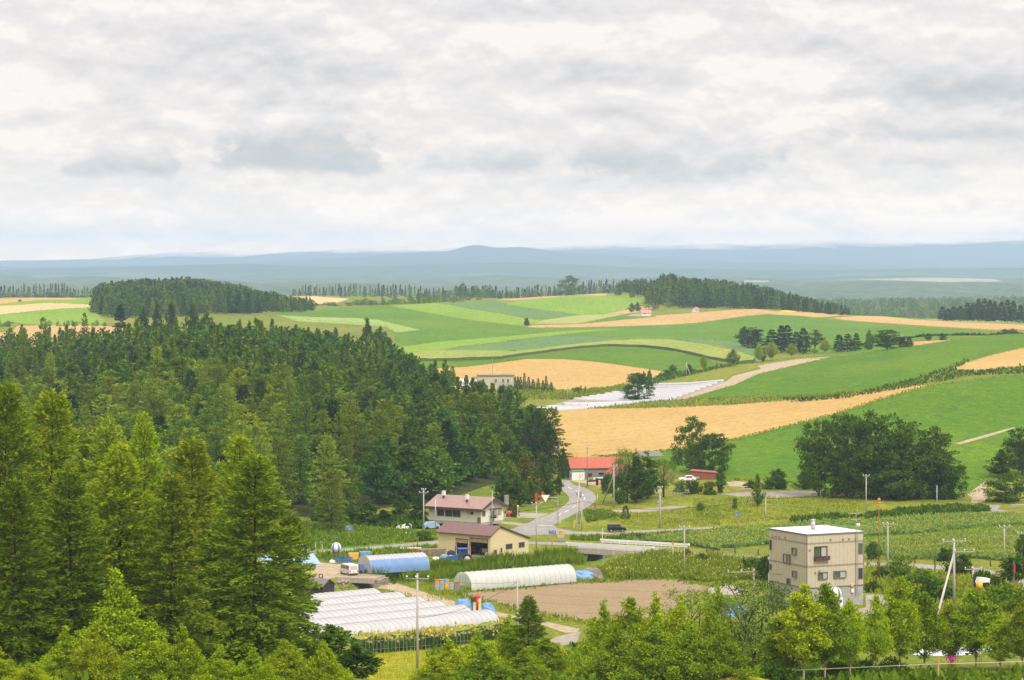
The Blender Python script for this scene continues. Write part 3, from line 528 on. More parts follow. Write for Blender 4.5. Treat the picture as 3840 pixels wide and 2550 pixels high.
# ------------------------------------------------------------------ mountains in the cloud base
def mountain(nm, Y0, Y1, crest, rough, seed, fade):
    m = bpy.data.materials.new(nm); t, N, L = nt(m); b = N['Principled BSDF']; b.inputs['Roughness'].default_value = 1; b.inputs['Specular IOR Level'].default_value = 0
    tc = N.new('ShaderNodeTexCoord'); n1 = N.new('ShaderNodeTexNoise'); n1.inputs['Scale'].default_value = .006; n1.inputs['Detail'].default_value = 6
    L.new(tc.outputs['Object'], n1.inputs[0]); mx = N.new('ShaderNodeMix'); mx.data_type = 'RGBA'; L.new(n1.outputs[0], mx.inputs[0])
    mx.inputs[6].default_value = (.03, .06, .03, 1); mx.inputs[7].default_value = (.06, .09, .045, 1); L.new(mx.outputs[2], b.inputs['Base Color'])
    # the upper slopes dissolve into the cloud base that hangs at a fixed height
    if fade:
        sp = N.new('ShaderNodeSeparateXYZ'); L.new(tc.outputs['Object'], sp.inputs[0])
        n2 = N.new('ShaderNodeTexNoise'); n2.inputs['Scale'].default_value = .0018; n2.inputs['Detail'].default_value = 5; L.new(tc.outputs['Object'], n2.inputs[0])
        ma = N.new('ShaderNodeMath'); ma.operation = 'MULTIPLY_ADD'; L.new(n2.outputs[0], ma.inputs[0]); ma.inputs[1].default_value = 110; L.new(sp.outputs[2], ma.inputs[2])
        # cloud base rises toward the right (east)
        mb_ = N.new('ShaderNodeMath'); mb_.operation = 'MULTIPLY_ADD'; L.new(sp.outputs[0], mb_.inputs[0]); mb_.inputs[1].default_value = -fade[2]; L.new(ma.outputs[0], mb_.inputs[2])
        r = N.new('ShaderNodeMapRange'); r.interpolation_type = 'SMOOTHSTEP'; r.inputs[1].default_value = fade[0]; r.inputs[2].default_value = fade[1]; L.new(mb_.outputs[0], r.inputs[0])
        tp = N.new('ShaderNodeBsdfTransparent'); ms = N.new('ShaderNodeMixShader'); L.new(r.outputs[0], ms.inputs[0]); L.new(b.outputs[0], ms.inputs[1]); L.new(tp.outputs[0], ms.inputs[2]); L.new(ms.outputs[0], N['Material Output'].inputs[0])
    rs = np.random.default_rng(seed); u = np.arange(-1500, 5400, 12.0); S = np.linspace(0, 1, 26)
    cr = np.interp(u, [p[0] for p in crest], [p[1] for p in crest]); k = np.exp(-.5 * (np.arange(-9, 10) / 1.8) ** 2); cr = np.convolve(np.pad(cr, 9, mode='edge'), k / k.sum(), 'valid')
    ph = rs.random(24) * 7
    V = []
    for s in S:
        Y = Y0 + (Y1 - Y0) * s
        x = (u - CU) / F * Y
        zc = ZC - (cr - HV) / F * Y1
        z = -10 + (zc + 10) * s ** 1.15
        w = rough * (math.sin(math.pi * s) ** .7)
        for q in range(6): z = z + w / (q + 1) * np.abs(np.sin(x / (900 / (q + 1)) + ph[q] + 2.2 * math.sin(s * 4 + ph[q + 8]))) - w / (q + 1) * .5
        V.append(np.column_stack([x, np.full_like(x, Y), z]))
    V = np.array(V); n, mm = V.shape[:2]; i = np.arange(n * mm).reshape(n, mm)
    f = np.stack([i[:-1, :-1], i[:-1, 1:], i[1:, 1:], i[1:, :-1]], -1).reshape(-1, 4)
    o = link(nm, np_mesh(nm, V.reshape(-1, 3), f, [m], smooth_=True)); tag(o, kind='structure')
s_ = 1.62643
front = [(-1500, 1010), (0, 1005), (900, 988), (1300, 966), (1500, 951), (1600, 945), (1690, 942), (1718, 932), (1745, 922), (1780, 917), (1815, 920), (1845, 929), (1875, 931), (1905, 928), (1950, 924), (2010, 932), (2100, 945), (2400, 965), (2800, 985), (3300, 998), (3840, 1010), (5400, 1010)]
mountain('mountain_slope', 16500, 20000, front, 30, 3, None)
back = [(-1500, 990), (0, 978), (350, 972), (650, 940), (1000, 918), (1700, 905), (2050, 900), (2300, 895), (2800, 885), (3300, 872), (3840, 868), (5400, 860)]
mountain('mountain_range', 20500, 25000, back, 40, 5, (225, 301, .0145))
foot = [(-1500, 1008), (0, 1012), (500, 1000), (900, 990), (1250, 1002), (1600, 992), (1900, 984), (2150, 992), (2500, 1008), (2900, 1014), (3300, 1010), (3700, 1004), (5400, 1012)]
mountain('foothill', 13800, 15600, foot, 24, 8, None)
# ------------------------------------------------------------------ plants
def unit(a): return a / (np.linalg.norm(a, axis=1, keepdims=True) + 1e-9)
def cards(P, D, S, l, w):
    """leaf cards: kite-shaped quads from P along D, spread along S"""
    l = np.asarray(l)[:, None] if np.ndim(l) else l; w = np.asarray(w)[:, None] if np.ndim(w) else w
    a = P; b = P + D * l * .45 + S * w; c = P + D * l; d = P + D * l * .45 - S * w
    V = np.stack([a, b, c, d], 1).reshape(-1, 3); return V, np.arange(len(V)).reshape(-1, 4)
def perp(D, g):
    return unit(np.cross(D, unit(g.normal(size=D.shape))))
def trunk_mesh(name, H, r, m, seed, limbs=(), bend=.02, n=7):
    g = random.Random(seed); mb = MB(); pts = []; x = y = 0
    for i in range(8):
        pts.append((x, y, H * i / 7 - (.4 if i == 0 else 0))); x += g.uniform(-1, 1) * bend * H / 7; y += g.uniform(-1, 1) * bend * H / 7
    for i in range(7): mb.cone(pts[i], pts[i + 1], r * (1 - i / 7.3) ** .8 * (1.25 if i == 0 else 1), r * (1 - (i + 1) / 7.3) ** .8, n)
    for a, b, r0 in limbs:
        a, b = Vector(a), Vector(b); c = (a + b) / 2 + Vector((0, 0, (b - a).length * .1))
        mb.cone(a, c, r0, r0 * .65, 5); mb.cone(c, b, r0 * .65, r0 * .2, 5)
    return mb.mesh(name, m, True)
def conifer(name, seed, H, rad_, nb, m, bark, droop=.3, bare=.1, tw=(.35, .75), ww=.085, dens=5., pw=.8, upt=.9, barkr=None, gap=0.):
    g = np.random.default_rng(seed); Ps, Ds, Ls = [], [], []; limbs = []; golden = 2.399; ph = g.random() * 6
    lump = g.random(9) * 6.28
    for i in range(nb):
        t = bare + (1 - bare) * (i / nb) ** .92
        if gap and math.sin(t * 40 + lump[0]) < -1 + gap * 2 and g.random() < .6: continue
        z = H * t * .985; prof_ = (1 - t) ** pw * (1 - .35 * max(0, (bare + .18 - t) / .18))
        L_ = (rad_ * prof_) * (.62 + .5 * g.random()) * (1 + .18 * math.sin(i * golden * 2 + lump[1] + t * 9)) + .22
        az = golden * i + ph + g.normal() * .25
        slope = -.12 + (upt + .12) * t ** 2.2 + g.normal() * .09
        rd = np.array([math.cos(az), math.sin(az), 0.]); sd = np.array([-math.sin(az), math.cos(az), 0.])
        n = int(4 + L_ * dens); s = np.sqrt(g.random(n)) * .92 + .08
        dz = L_ * (slope * s - droop * s ** 2 * (1 - t) + .12 * s ** 3)
        spread = (g.random(n) - .5) * .55 * L_ * (1 - .55 * s) * s
        p = np.outer(s * L_, rd) + np.outer(spread, sd) + np.column_stack([np.zeros(n), np.zeros(n), z + dz + g.normal(size=n) * .08])
        dirs = rd * (.75 + .3 * g.random((n, 1))) + sd * (np.sign(spread)[:, None] * (.25 + .8 * g.random((n, 1)))) + np.column_stack([np.zeros(n), np.zeros(n), (.1 + t * .8) * g.random(n) - droop * .9 * (1 - t) * s + .12 * g.normal(size=n)])
        Ps.append(p); Ds.append(unit(dirs)); Ls.append(tw[0] + (tw[1] - tw[0]) * g.random(n) * (1 - .35 * t))
        if i % 4 == 0 and L_ > .8: limbs.append(((0, 0, z), tuple(rd * L_ * .85 + np.array([0, 0, z + L_ * (slope * .85 - droop * .7 * (1 - t))])), .035 + .02 * L_ * .5))
    # leader shoot
    k = 14; Ps.append(np.column_stack([g.normal(size=k) * .04, g.normal(size=k) * .04, H * (.93 + .07 * g.random(k))])); Ds.append(unit(np.column_stack([g.normal(size=k) * .5, g.normal(size=k) * .5, np.ones(k)]))); Ls.append(np.full(k, .45))
    P, D, L_ = np.vstack(Ps), np.vstack(Ds), np.concatenate(Ls); S = perp(D, g)
    V1, f1 = cards(P, D, S, L_, ww * (.7 + .6 * g.random(len(P))))
    # inner foliage cards, added large to block light and darken the crown
    ni = int(nb * 1.1); ti = bare + (1 - bare) * g.random(ni) ** 1.1 * .93; ai = g.random(ni) * 6.283; ri = rad_ * (1 - ti) ** pw * .5 * np.sqrt(g.random(ni)); PI_ = np.column_stack([ri * np.cos(ai), ri * np.sin(ai), H * ti]); DI = unit(np.column_stack([np.cos(ai), np.sin(ai), -.35 + .9 * ti + .4 * g.normal(size=ni)])); LI = (.2 * rad_) * (.6 + .6 * g.random(ni)) * (1 - .5 * ti); VI, fI = cards(PI_, DI, perp(DI, g), LI, LI * .3)
    S2 = unit(np.cross(D, S) + .2 * S); V2, f2 = cards(P + D * .03, unit(D + .35 * g.normal(size=D.shape)), S2, L_ * .85, ww * (.7 + .6 * g.random(len(P))))
    crown = np_mesh(name + '_crown', np.vstack([V1, V2, VI]), np.vstack([f1, f2 + len(V1), fI + len(V1) + len(V2)]), [m])
    return crown, trunk_mesh(name + '_trunk', H * .96, barkr or .012 * H, bark, seed, limbs, .006), H, rad_
def crown_clusters(g, H, rad_, base, n, shape):
    """centres of leafy boughs filling a crown; shape: round, egg, spire, vase"""
    out = []
    lob = g.random(6) * 6.28
    while len(out) < n:
        t = g.random(); a = g.random() * 6.283
        if shape == 'round': pr = math.sqrt(max(0, 1 - (2 * t - .9) ** 2 / 1.25))
        elif shape == 'egg': pr = min(1, 1.9 * t ** .6) * (1 - t) ** .62 * 1.25
        elif shape == 'flame': pr = min(1, 2.3 * (t + .03) ** .6) * (1 - t) ** 1.0 * 1.5
        elif shape == 'spire': pr = min(1, 3.2 * t ** .7) * (1 - t) ** .8
        else: pr = .35 + .75 * math.sin(min(1, t * 1.15) * 2.4)
        pr *= 1 + .22 * math.sin(3 * a + lob[0] + 4 * t) + .14 * math.sin(5 * a + lob[1] - 7 * t)
        if g.random() > pr + .15: continue
        r = rad_ * pr * (g.random() ** .42)
        out.append((r * math.cos(a), r * math.sin(a), base + (H - base) * t, pr))
    if shape in ('flame', 'egg'):  # leading shoots above the crown
        for q in np.linspace(.8, 1.1 if shape == 'flame' else 1.02, 9): out.append((g.normal() * .1, g.normal() * .1, base + (H - base) * q, max(.0, .5 - (q - .8) * 1.8)))
        for s_ in range(3):
            a = g.random() * 6.28; r = rad_ * g.uniform(.3, .6); z = g.uniform(.5, .72)
            for q in (0, .07, .14): out.append((r * math.cos(a) * (1 - q), r * math.sin(a) * (1 - q), base + (H - base) * (z + q), .4 - q * 2))
    return np.array(out)
def broad(name, seed, H, rad_, base, ncl, per, leaf, m, bark, shape='round', cl=.75, droop=0., trunks=1, tr=None, updir=.5, wide=.36, flat=.62):
    g = np.random.default_rng(seed); C = crown_clusters(g, H * .97, rad_, base, ncl, shape)
    Ps, Ds, Ls = [], [], []
    for x, y, z, pr in C:
        r = cl * (.6 + .7 * g.random()) * (.55 + .45 * pr)
        n = max(6, int(per * (r / cl) ** 1.5)); q = unit(g.normal(size=(n, 3))) * (g.random((n, 1)) ** .4) * r; q[:, 2] *= flat
        if droop: q[:, 2] -= droop * r * g.random(n) ** 2 * 2.2
        out = np.array([x, y, 0]) / (math.hypot(x, y) + .3)
        d = unit(g.normal(size=(n, 3)) + unit(q) * .9 + out * .5 + np.array([0, 0, updir if not droop else -droop * 1.6]))
        Ps.append(q + np.array([x, y, z])); Ds.append(d); Ls.append(leaf * (.65 + .7 * g.random(n)))
        if not droop: # bigger inner leaves, added to stop light passing through the bough
            k = 4; Ps.append(np.array([x * .8, y * .8, z - .15 * r]) + g.normal(size=(k, 3)) * r * .22); Ds.append(unit(g.normal(size=(k, 3)))); Ls.append(np.full(k, min(r * .9, leaf * 2.4)))
    P, D, L_ = np.vstack(Ps), np.vstack(Ds), np.concatenate(Ls); S = perp(D, g)
    V, f = cards(P, D, S, L_, L_ * wide)
    crown = np_mesh(name + '_crown', V, f, [m])
    mb = MB(); gr = random.Random(seed); r0 = tr or .02 * H
    for k in range(trunks):
        ax, ay = (gr.uniform(-.25, .25) * rad_ if trunks > 1 else 0 for _ in (0, 1)); bx, by = ax * .3, ay * .3
        top = H * (.86 if trunks == 1 else gr.uniform(.7, .85)); pts = [(bx + ax * 2 * (i / 6) ** 1.2 + gr.uniform(-.05, .05) * (i > 0), by + ay * 2 * (i / 6) ** 1.2 + gr.uniform(-.05, .05) * (i > 0), top * i / 6 - (.4 if i == 0 else 0)) for i in range(7)]
        for i in range(6): mb.cone(pts[i], pts[i + 1], r0 * (1 - i / 6.4) ** .9, r0 * (1 - (i + 1) / 6.4) ** .9, 7)
    for x, y, z, pr in C[::max(1, len(C) // 26)]:
        i = min(5, max(1, int((z * .72) / top * 6))); a = Vector(pts[i]); b = Vector((x, y, z)); c = a.lerp(b, .5) + Vector((0, 0, (b - a).length * .06))
        mb.cone(a, c, r0 * .32, r0 * .2, 5); mb.cone(c, b, r0 * .2, r0 * .06, 4)
    return crown, mb.mesh(name + '_trunk', bark, True), H, rad_
PRO = {
 'larch': [conifer('larch', 100 + i, 20, 5.2, 430, M['larch'], M['bark'], .34, .04, (.35, .75), .062, 13., .60, .6, gap=.15) for i in range(4)],
 'larchmid': [conifer('larchmid', 120 + i, 18, 5.8, 190, M['larch'], M['bark'], .26, .08, (.5, .95), .12, 6.5, .54, .4, gap=.4) for i in range(5)],
 'sprucemid': [conifer('sprucemid', 140 + i, 17, 4.8, 170, M['spruce'], M['bark'], .25, .08, (.6, 1.05), .15, 6.0, .68, .5, gap=.25) for i in range(3)],
 'spruceyoung': [conifer('spruceyoung', 150 + i, 6, 1.5, 60, M['spruce'], M['bark'], .15, .03, (.35, .6), .1, 7, .85, .6) for i in range(2)],
 'pine': [broad('pine', 160 + i, 16, 4.2, 6, 34, 42, .75, M['spruce'], M['bark'], 'round', 1.5, trunks=1, wide=.2, flat=.45) for i in range(2)],
 'broad': [broad('broad', 170 + i, 14, 5.2, .7, 105, 75, .40, M['leaf'], M['greybark'], 'round', 1.15) for i in range(3)],
 'broadmid': [broad('broadmid', 180 + i, 14, 4.4, .9, 85, 32, .62, M['leaf'], M['greybark'], 'egg', 1.25) for i in range(4)],
 'birch': [broad('birch', 190 + i, 9, 2.6, 2.0, 120, 100, .175, M['birchleaf'], M['birchbark'], 'egg', .72, tr=.10, wide=.42) for i in range(4)],
 'birchbush': [broad('birchbush', 200 + i, 7, 2.7, .2, 140, 100, .165, M['birchleaf'], M['birchbark'], 'flame', .7, tr=.08, wide=.4) for i in range(3)],
 'willow': [broad('willow', 210 + i, 11, 3.8, 3.0, 85, 54, .36, M['willowleaf'], M['bark'], 'vase', .95, droop=.35, trunks=3, tr=.16, wide=.17) for i in range(2)],
 'poplar': [broad('poplar', 220 + i, 13, 2.6, 1.0, 80, 34, .5, M['leaf'], M['greybark'], 'spire', .85, tr=.16) for i in range(2)],
 'bush': [broad('bush', 230 + i, 3, 1.9, .15, 42, 40, .30, M['leaf'], M['greybark'], 'round', .6, trunks=3, tr=.05) for i in range(3)],
}
def lowtree(name, seed, H, rad_, m, bark, conif, n, leaf):
    g = np.random.default_rng(seed)
    if conif:
        t = .03 + .97 * g.random(n) ** 1.1; a = g.random(n) * 6.283; r = rad_ * (1 - t) ** .75 * np.sqrt(g.random(n)) + .1
        P = np.column_stack([r * np.cos(a), r * np.sin(a), H * t]); D = unit(np.column_stack([np.cos(a), np.sin(a), -.15 + 1.2 * t ** 2 + .3 * g.normal(size=n)]))
    else:
        C = crown_clusters(g, H, rad_, H * .12, n, 'round'); P = C[:, :3]; D = unit(g.normal(size=(n, 3)) + np.array([0, 0, .5]) + P * np.array([.25, .25, 0]))
    S = perp(D, g); L_ = leaf * (.7 + .6 * g.random(n)); V, f = cards(P - D * L_[:, None] * .4, D, S, L_, L_ * .34)
    mb = MB(); mb.cone((0, 0, -.5), (0, 0, H * .8), .02 * H, .005 * H, 5); nv = len(V)
    tv = np.array(mb.v); tf = np.array([q for q in mb.f if len(q) == 4])
    return V, f, tv, tf, m, bark, H, rad_
def lowmesh(name, lt):
    V, f, tv, tf, m, b, H, r = lt
    return np_mesh(name, np.vstack([V, tv]), np.vstack([f, tf + len(V)]), [m, b], [0] * len(f) + [1] * len(tf))
LOW = {
 'lowlarch': [lowtree('far_larch', 300 + i, 16, 2.9, M['larch'], M['bark'], True, 260, 1.25) for i in range(3)],
 'lowspruce': [lowtree('far_spruce', 310 + i, 16, 3.0, M['spruce'], M['bark'], True, 260, 1.25) for i in range(3)],
 'lowbroad': [lowtree('far_broad', 320 + i, 12, 4.6, M['leaf'], M['greybark'], False, 280, 1.35) for i in range(3)],
}
LOWM = {k: [lowmesh(k, l) for l in v] for k, v in LOW.items()}
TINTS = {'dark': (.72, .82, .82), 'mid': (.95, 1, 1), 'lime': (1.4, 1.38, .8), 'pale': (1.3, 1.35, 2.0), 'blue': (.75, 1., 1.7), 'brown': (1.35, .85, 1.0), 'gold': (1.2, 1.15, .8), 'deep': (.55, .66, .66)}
WORD = {'dark': 'dark green', 'mid': 'mid green', 'lime': 'bright lime green', 'pale': 'pale grey-green', 'blue': 'bluish green', 'brown': 'brownish', 'gold': 'golden green', 'deep': 'very dark green'}
NAMEK = {'larch': 'larch_tree', 'larchmid': 'larch_tree', 'sprucemid': 'spruce_tree', 'spruceyoung': 'young_spruce', 'pine': 'pine_tree', 'broad': 'broadleaf_tree', 'broadmid': 'broadleaf_tree',
         'birch': 'birch_tree', 'birchbush': 'birch_tree', 'willow': 'willow_tree', 'poplar': 'poplar_tree', 'bush': 'bush', 'lowlarch': 'conifer_tree', 'lowspruce': 'conifer_tree', 'lowbroad': 'leafy_tree'}
CATK = {'bush': 'bush'}
def tinted(t, j=.14):
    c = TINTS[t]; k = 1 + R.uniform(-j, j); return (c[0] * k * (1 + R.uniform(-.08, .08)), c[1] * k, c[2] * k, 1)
def plant(kind, pos, H, label, tint='mid', width=None, group=None, rz=None, lean=0.):
    """one tree as one thing: trunk and crown, or a single mesh when far"""
    rz = R.uniform(0, 6.28) if rz is None else rz
    nm = NAMEK[kind]; cat = 'bush' if kind == 'bush' else 'tree'
    if kind in LOWM:
        k = R.randrange(len(LOWM[kind])); h0, r0 = LOW[kind][k][6:8]; o = link(nm, LOWM[kind][k]); o.color = tinted(tint)
    else:
        cr, tk, h0, r0 = R.choice(PRO[kind]); o = link(nm, None); o.empty_display_size = .2
        c = link('crown', cr, o); c.color = tinted(tint); link('trunk', tk, o)
    s = H / h0; sw = (width / 2 / r0) if width else s * (R.uniform(.95, 1.25) if kind == 'larchmid' else R.uniform(.9, 1.2))
    o.location = pos; o.rotation_euler = (R.uniform(-lean, lean), R.uniform(-lean, lean), rz); o.scale = (sw, sw, s)
    return tag(o, label, cat, group)
def pp(kind, fr, x, ytop, Y, label, tint='mid', wpx=None, group=None, sink=.2, lean=0.02, ybase=None):
    """plant whose top is seen at (x, ytop) and which stands at distance Y (or where the ground is seen at ybase)"""
    u, v = px(fr, x, ytop)
    if ybase is not None: Y = ray(u, px(fr, x, ybase)[1])
    b = gy(u, Y); top = ZC - (v - HV) / F * Y
    H = max(.6, top - b.z + sink); b.z -= sink
    w = wpx / FR[fr][0] / F * Y if wpx else None
    return plant(kind, b, H, label, tint, w, group, lean=lean)

# -- foreground larches on the camera's hillside, each with its own shape
LW = 'larch in the near stand at lower left, '
for i, (fr, x, y, Y, tint, w, lab) in enumerate([
 ('P', 8, 1440, 244, 'mid', 460, 'tall green larch cut off by the left edge of the photo'),
 ('P', 178, 1471, 262, 'lime', 430, 'bright green larch with a thin forked bare tip beside the left edge larch'),
 ('P', 393, 1572, 296, 'pale', 360, 'pale grey-green larch behind two bright green larches in the near stand'),
 ('P', 540, 1556, 286, 'lime', 300, 'slim bright larch with a pointed top between a pale and a brownish larch'),
 ('P', 452, 1668, 240, 'lime', 440, 'broad lime green larch with a rounded top in front of the near stand'),
 ('P', 705, 1648, 270, 'gold', 400, 'brownish gold larch with bare top twigs in the near stand'),
 ('P', 888, 1640, 276, 'lime', 330, 'bright green larch just behind the right-hand larch of the near stand'),
 ('P', 955, 1712, 243, 'mid', 520, 'large larch at the right end of the near stand, its boughs over the white tunnels'),
 ('P', 640, 1790, 236, 'mid', 380, 'shorter green larch low between the brownish larch and the right-hand larch'),
 ('P', 270, 1760, 235, 'dark', 420, 'dark larch filling the lower left below the lime green larches'),
 ('P', 60, 1800, 230, 'dark', 420, 'dark low larch in the bottom left corner of the near stand'),
 ('P', 830, 1960, 262, 'deep', 360, 'very dark low larch in the shade under the right-hand larch'),  # deep tint puts the shade low in the stand into the needle colour
 ('P', 470, 1950, 262, 'deep', 420, 'very dark low larch behind the yellow-green birch at lower left'),  # shade behind the birch is part of this tint
 ('P', 1085, 1930, 252, 'dark', 300, 'dark drooping larch whose twigs hang before the blue roofed house'),
 ('P', 330, 1640, 320, 'dark', 330, 'dark larch peeping between the pale larch and the bright larches'),
 ('P', 780, 1800, 310, 'dark', 330, 'dark larch half hidden behind the brownish larch of the near stand'),
]): pp('larch', fr, x, y, Y, lab, tint, w, 'larches of the near stand')

# -- foreground birches along the bottom
BL = [
 ('birchbush', 'R', 870, 620, 225, 'gold', 430, 'tall yellow-green birch with a rounded pointed top before the dark larches'),
 ('birchbush', 'R', 490, 1010, 214, 'gold', 300, 'yellow-green birch just left of the tallest yellow-green birch'),
 ('birchbush', 'R', 690, 1000, 212, 'gold', 260, 'yellow-green birch at the left foot of the tallest yellow-green birch'),
 ('birchbush', 'R', 1130, 1010, 213, 'gold', 320, 'yellow-green birch at the right foot of the tallest yellow-green birch'),
 ('birchbush', 'R', 1345, 995, 211, 'gold', 260, 'slim yellow-green birch with a thin spire at bottom left'),
 ('birchbush', 'R', 1620, 1140, 209, 'gold', 220, 'small yellow-green birch standing before the darkest larch shade'),
 ('birchbush', 'R', 1870, 1160, 208, 'lime', 260, 'green birch right of the small spire-topped birch at the bottom'),
 ('birchbush', 'R', 2090, 1100, 212, 'gold', 280, 'yellow-green birch below the front white tunnel'),
 ('birchbush', 'R', 220, 1265, 206, 'gold', 260, 'low yellow-green birch near the bottom left corner'),
 ('birchbush', 'R', -20, 1150, 208, 'gold', 240, 'yellow-green birch cut off by the bottom left corner'),
 ('birchbush', 'K', 620, 1180, 214, 'gold', 420, 'yellow-green birch in front of the dark round birch at bottom'),
 ('broadmid', 'K', 690, 985, 262, 'mid', 640, 'round dark green tree beside the corn strip and the pale meadow'),
 ('broadmid', 'K', 960, 1200, 255, 'dark', 420, 'dark low tree at the left edge of the pale meadow'),
 ('birchbush', 'L', 250, 1150, 262, 'lime', 420, 'green birch left of the pole standing by the corn strip'),
 ('birchbush', 'L', 540, 1060, 266, 'lime', 420, 'green birch at the right end of the corn strip'),
 ('birchbush', 'L', 870, 930, 272, 'lime', 430, 'tall green birch hiding the foot of the pole by the field track'),
 ('birchbush', 'L', 60, 1330, 246, 'gold', 380, 'low yellow-green birch before the pale meadow'),
 ('birch', 'L', 1260, 1120, 262, 'mid', 420, 'green birch right of the young larch by the field track'),
 ('birchbush', 'L', 1040, 1260, 246, 'mid', 520, 'dark green birch thicket in front of the young larch'),
 ('birchbush', 'L', 640, 1290, 244, 'dark', 560, 'dark bushy birch at bottom centre before the corn strip'),
 ('birchbush', 'L', 1890, 775, 268, 'lime', 420, 'tall thin-topped birch before the tilled field, left one'),
 ('birch', 'M', 470, 685, 268, 'lime', 420, 'birch with a spindly leader before the tilled field'),
 ('birchbush', 'M', 740, 695, 266, 'lime', 460, 'bright green birch with a ragged top before the tilled field'),
 ('birchbush', 'M', 1000, 715, 264, 'lime', 420, 'yellow-green birch near the right corner of the tilled field'),
 ('willow', 'M', 1190, 575, 272, 'lime', 480, 'drooping green willow at the corner of the tilled field'),
 ('birchbush', 'M', 1400, 590, 262, 'lime', 380, 'bright birch between the two willows'),
 ('birchbush', 'M', 300, 1010, 250, 'mid', 560, 'dense mid green birch in the front row at bottom centre'),
 ('birchbush', 'M', 720, 1010, 248, 'mid', 600, 'dense dark-leaved birch in the middle of the front row'),
 ('birchbush', 'M', 1120, 980, 247, 'mid', 560, 'dense birch of the front row above the grassy mound'),
 ('birchbush', 'M', 1460, 1000, 246, 'mid', 460, 'birch of the front row at the right end of the grassy mound'),
 ('willow', 'M', 1830, 470, 274, 'dark', 640, 'large airy willow with dark forked trunks beside the beige house'),
 ('willow', 'M', 1600, 640, 262, 'pale', 520, 'greyish willow with thin trunks left of the beige house'),
 ('birch', 'M', 2120, 860, 252, 'mid', 480, 'birch in front of the willow by the beige house'),
]
for k, fr, x, y, Y, t, w, lab in BL: pp(k, fr, x, y, Y, lab, t, w * (1.45 if fr == 'R' else 1.25), 'birches and willows along the bottom')
for x, yt, yb, w, t, lab in [(410, 690, 1545, 520, 'lime', 'pale-trunked birch below the left corner of the beige house'),
 (600, 675, 1530, 470, 'mid', 'pale-trunked birch right below the beige house'),
 (825, 825, 1515, 330, 'lime', 'slender birch right of the beige house corner'),
 (1045, 785, 1502, 290, 'lime', 'narrow birch standing before the gravel yard'),
 (1258, 630, 1488, 440, 'lime', 'tall birch with a crooked pale trunk left of the pale ribbed roof'),
 (1482, 755, 1472, 420, 'mid', 'birch standing over the left part of the pale ribbed roof'),
 (1708, 860, 1440, 300, 'gold', 'thin yellowish birch over the middle of the pale ribbed roof'),
 (1935, 735, 1432, 520, 'mid', 'broad birch over the right end of the pale ribbed roof'),
 (2150, 1000, 1445, 380, 'lime', 'birch between the pale ribbed roof and the right edge'),
 (2345, 835, 1450, 360, 'mid', 'birch cut off by the right edge of the photo')]:
    pp('birch', 'N', x, yt, 0, lab, t, w, 'row of pale-trunked birches at lower right', ybase=yb)
pp('larch', 'L', 1090, 670, 268, 'young dark larch with upturned twigs beside the pole at the tilled field', 'dark', 560)

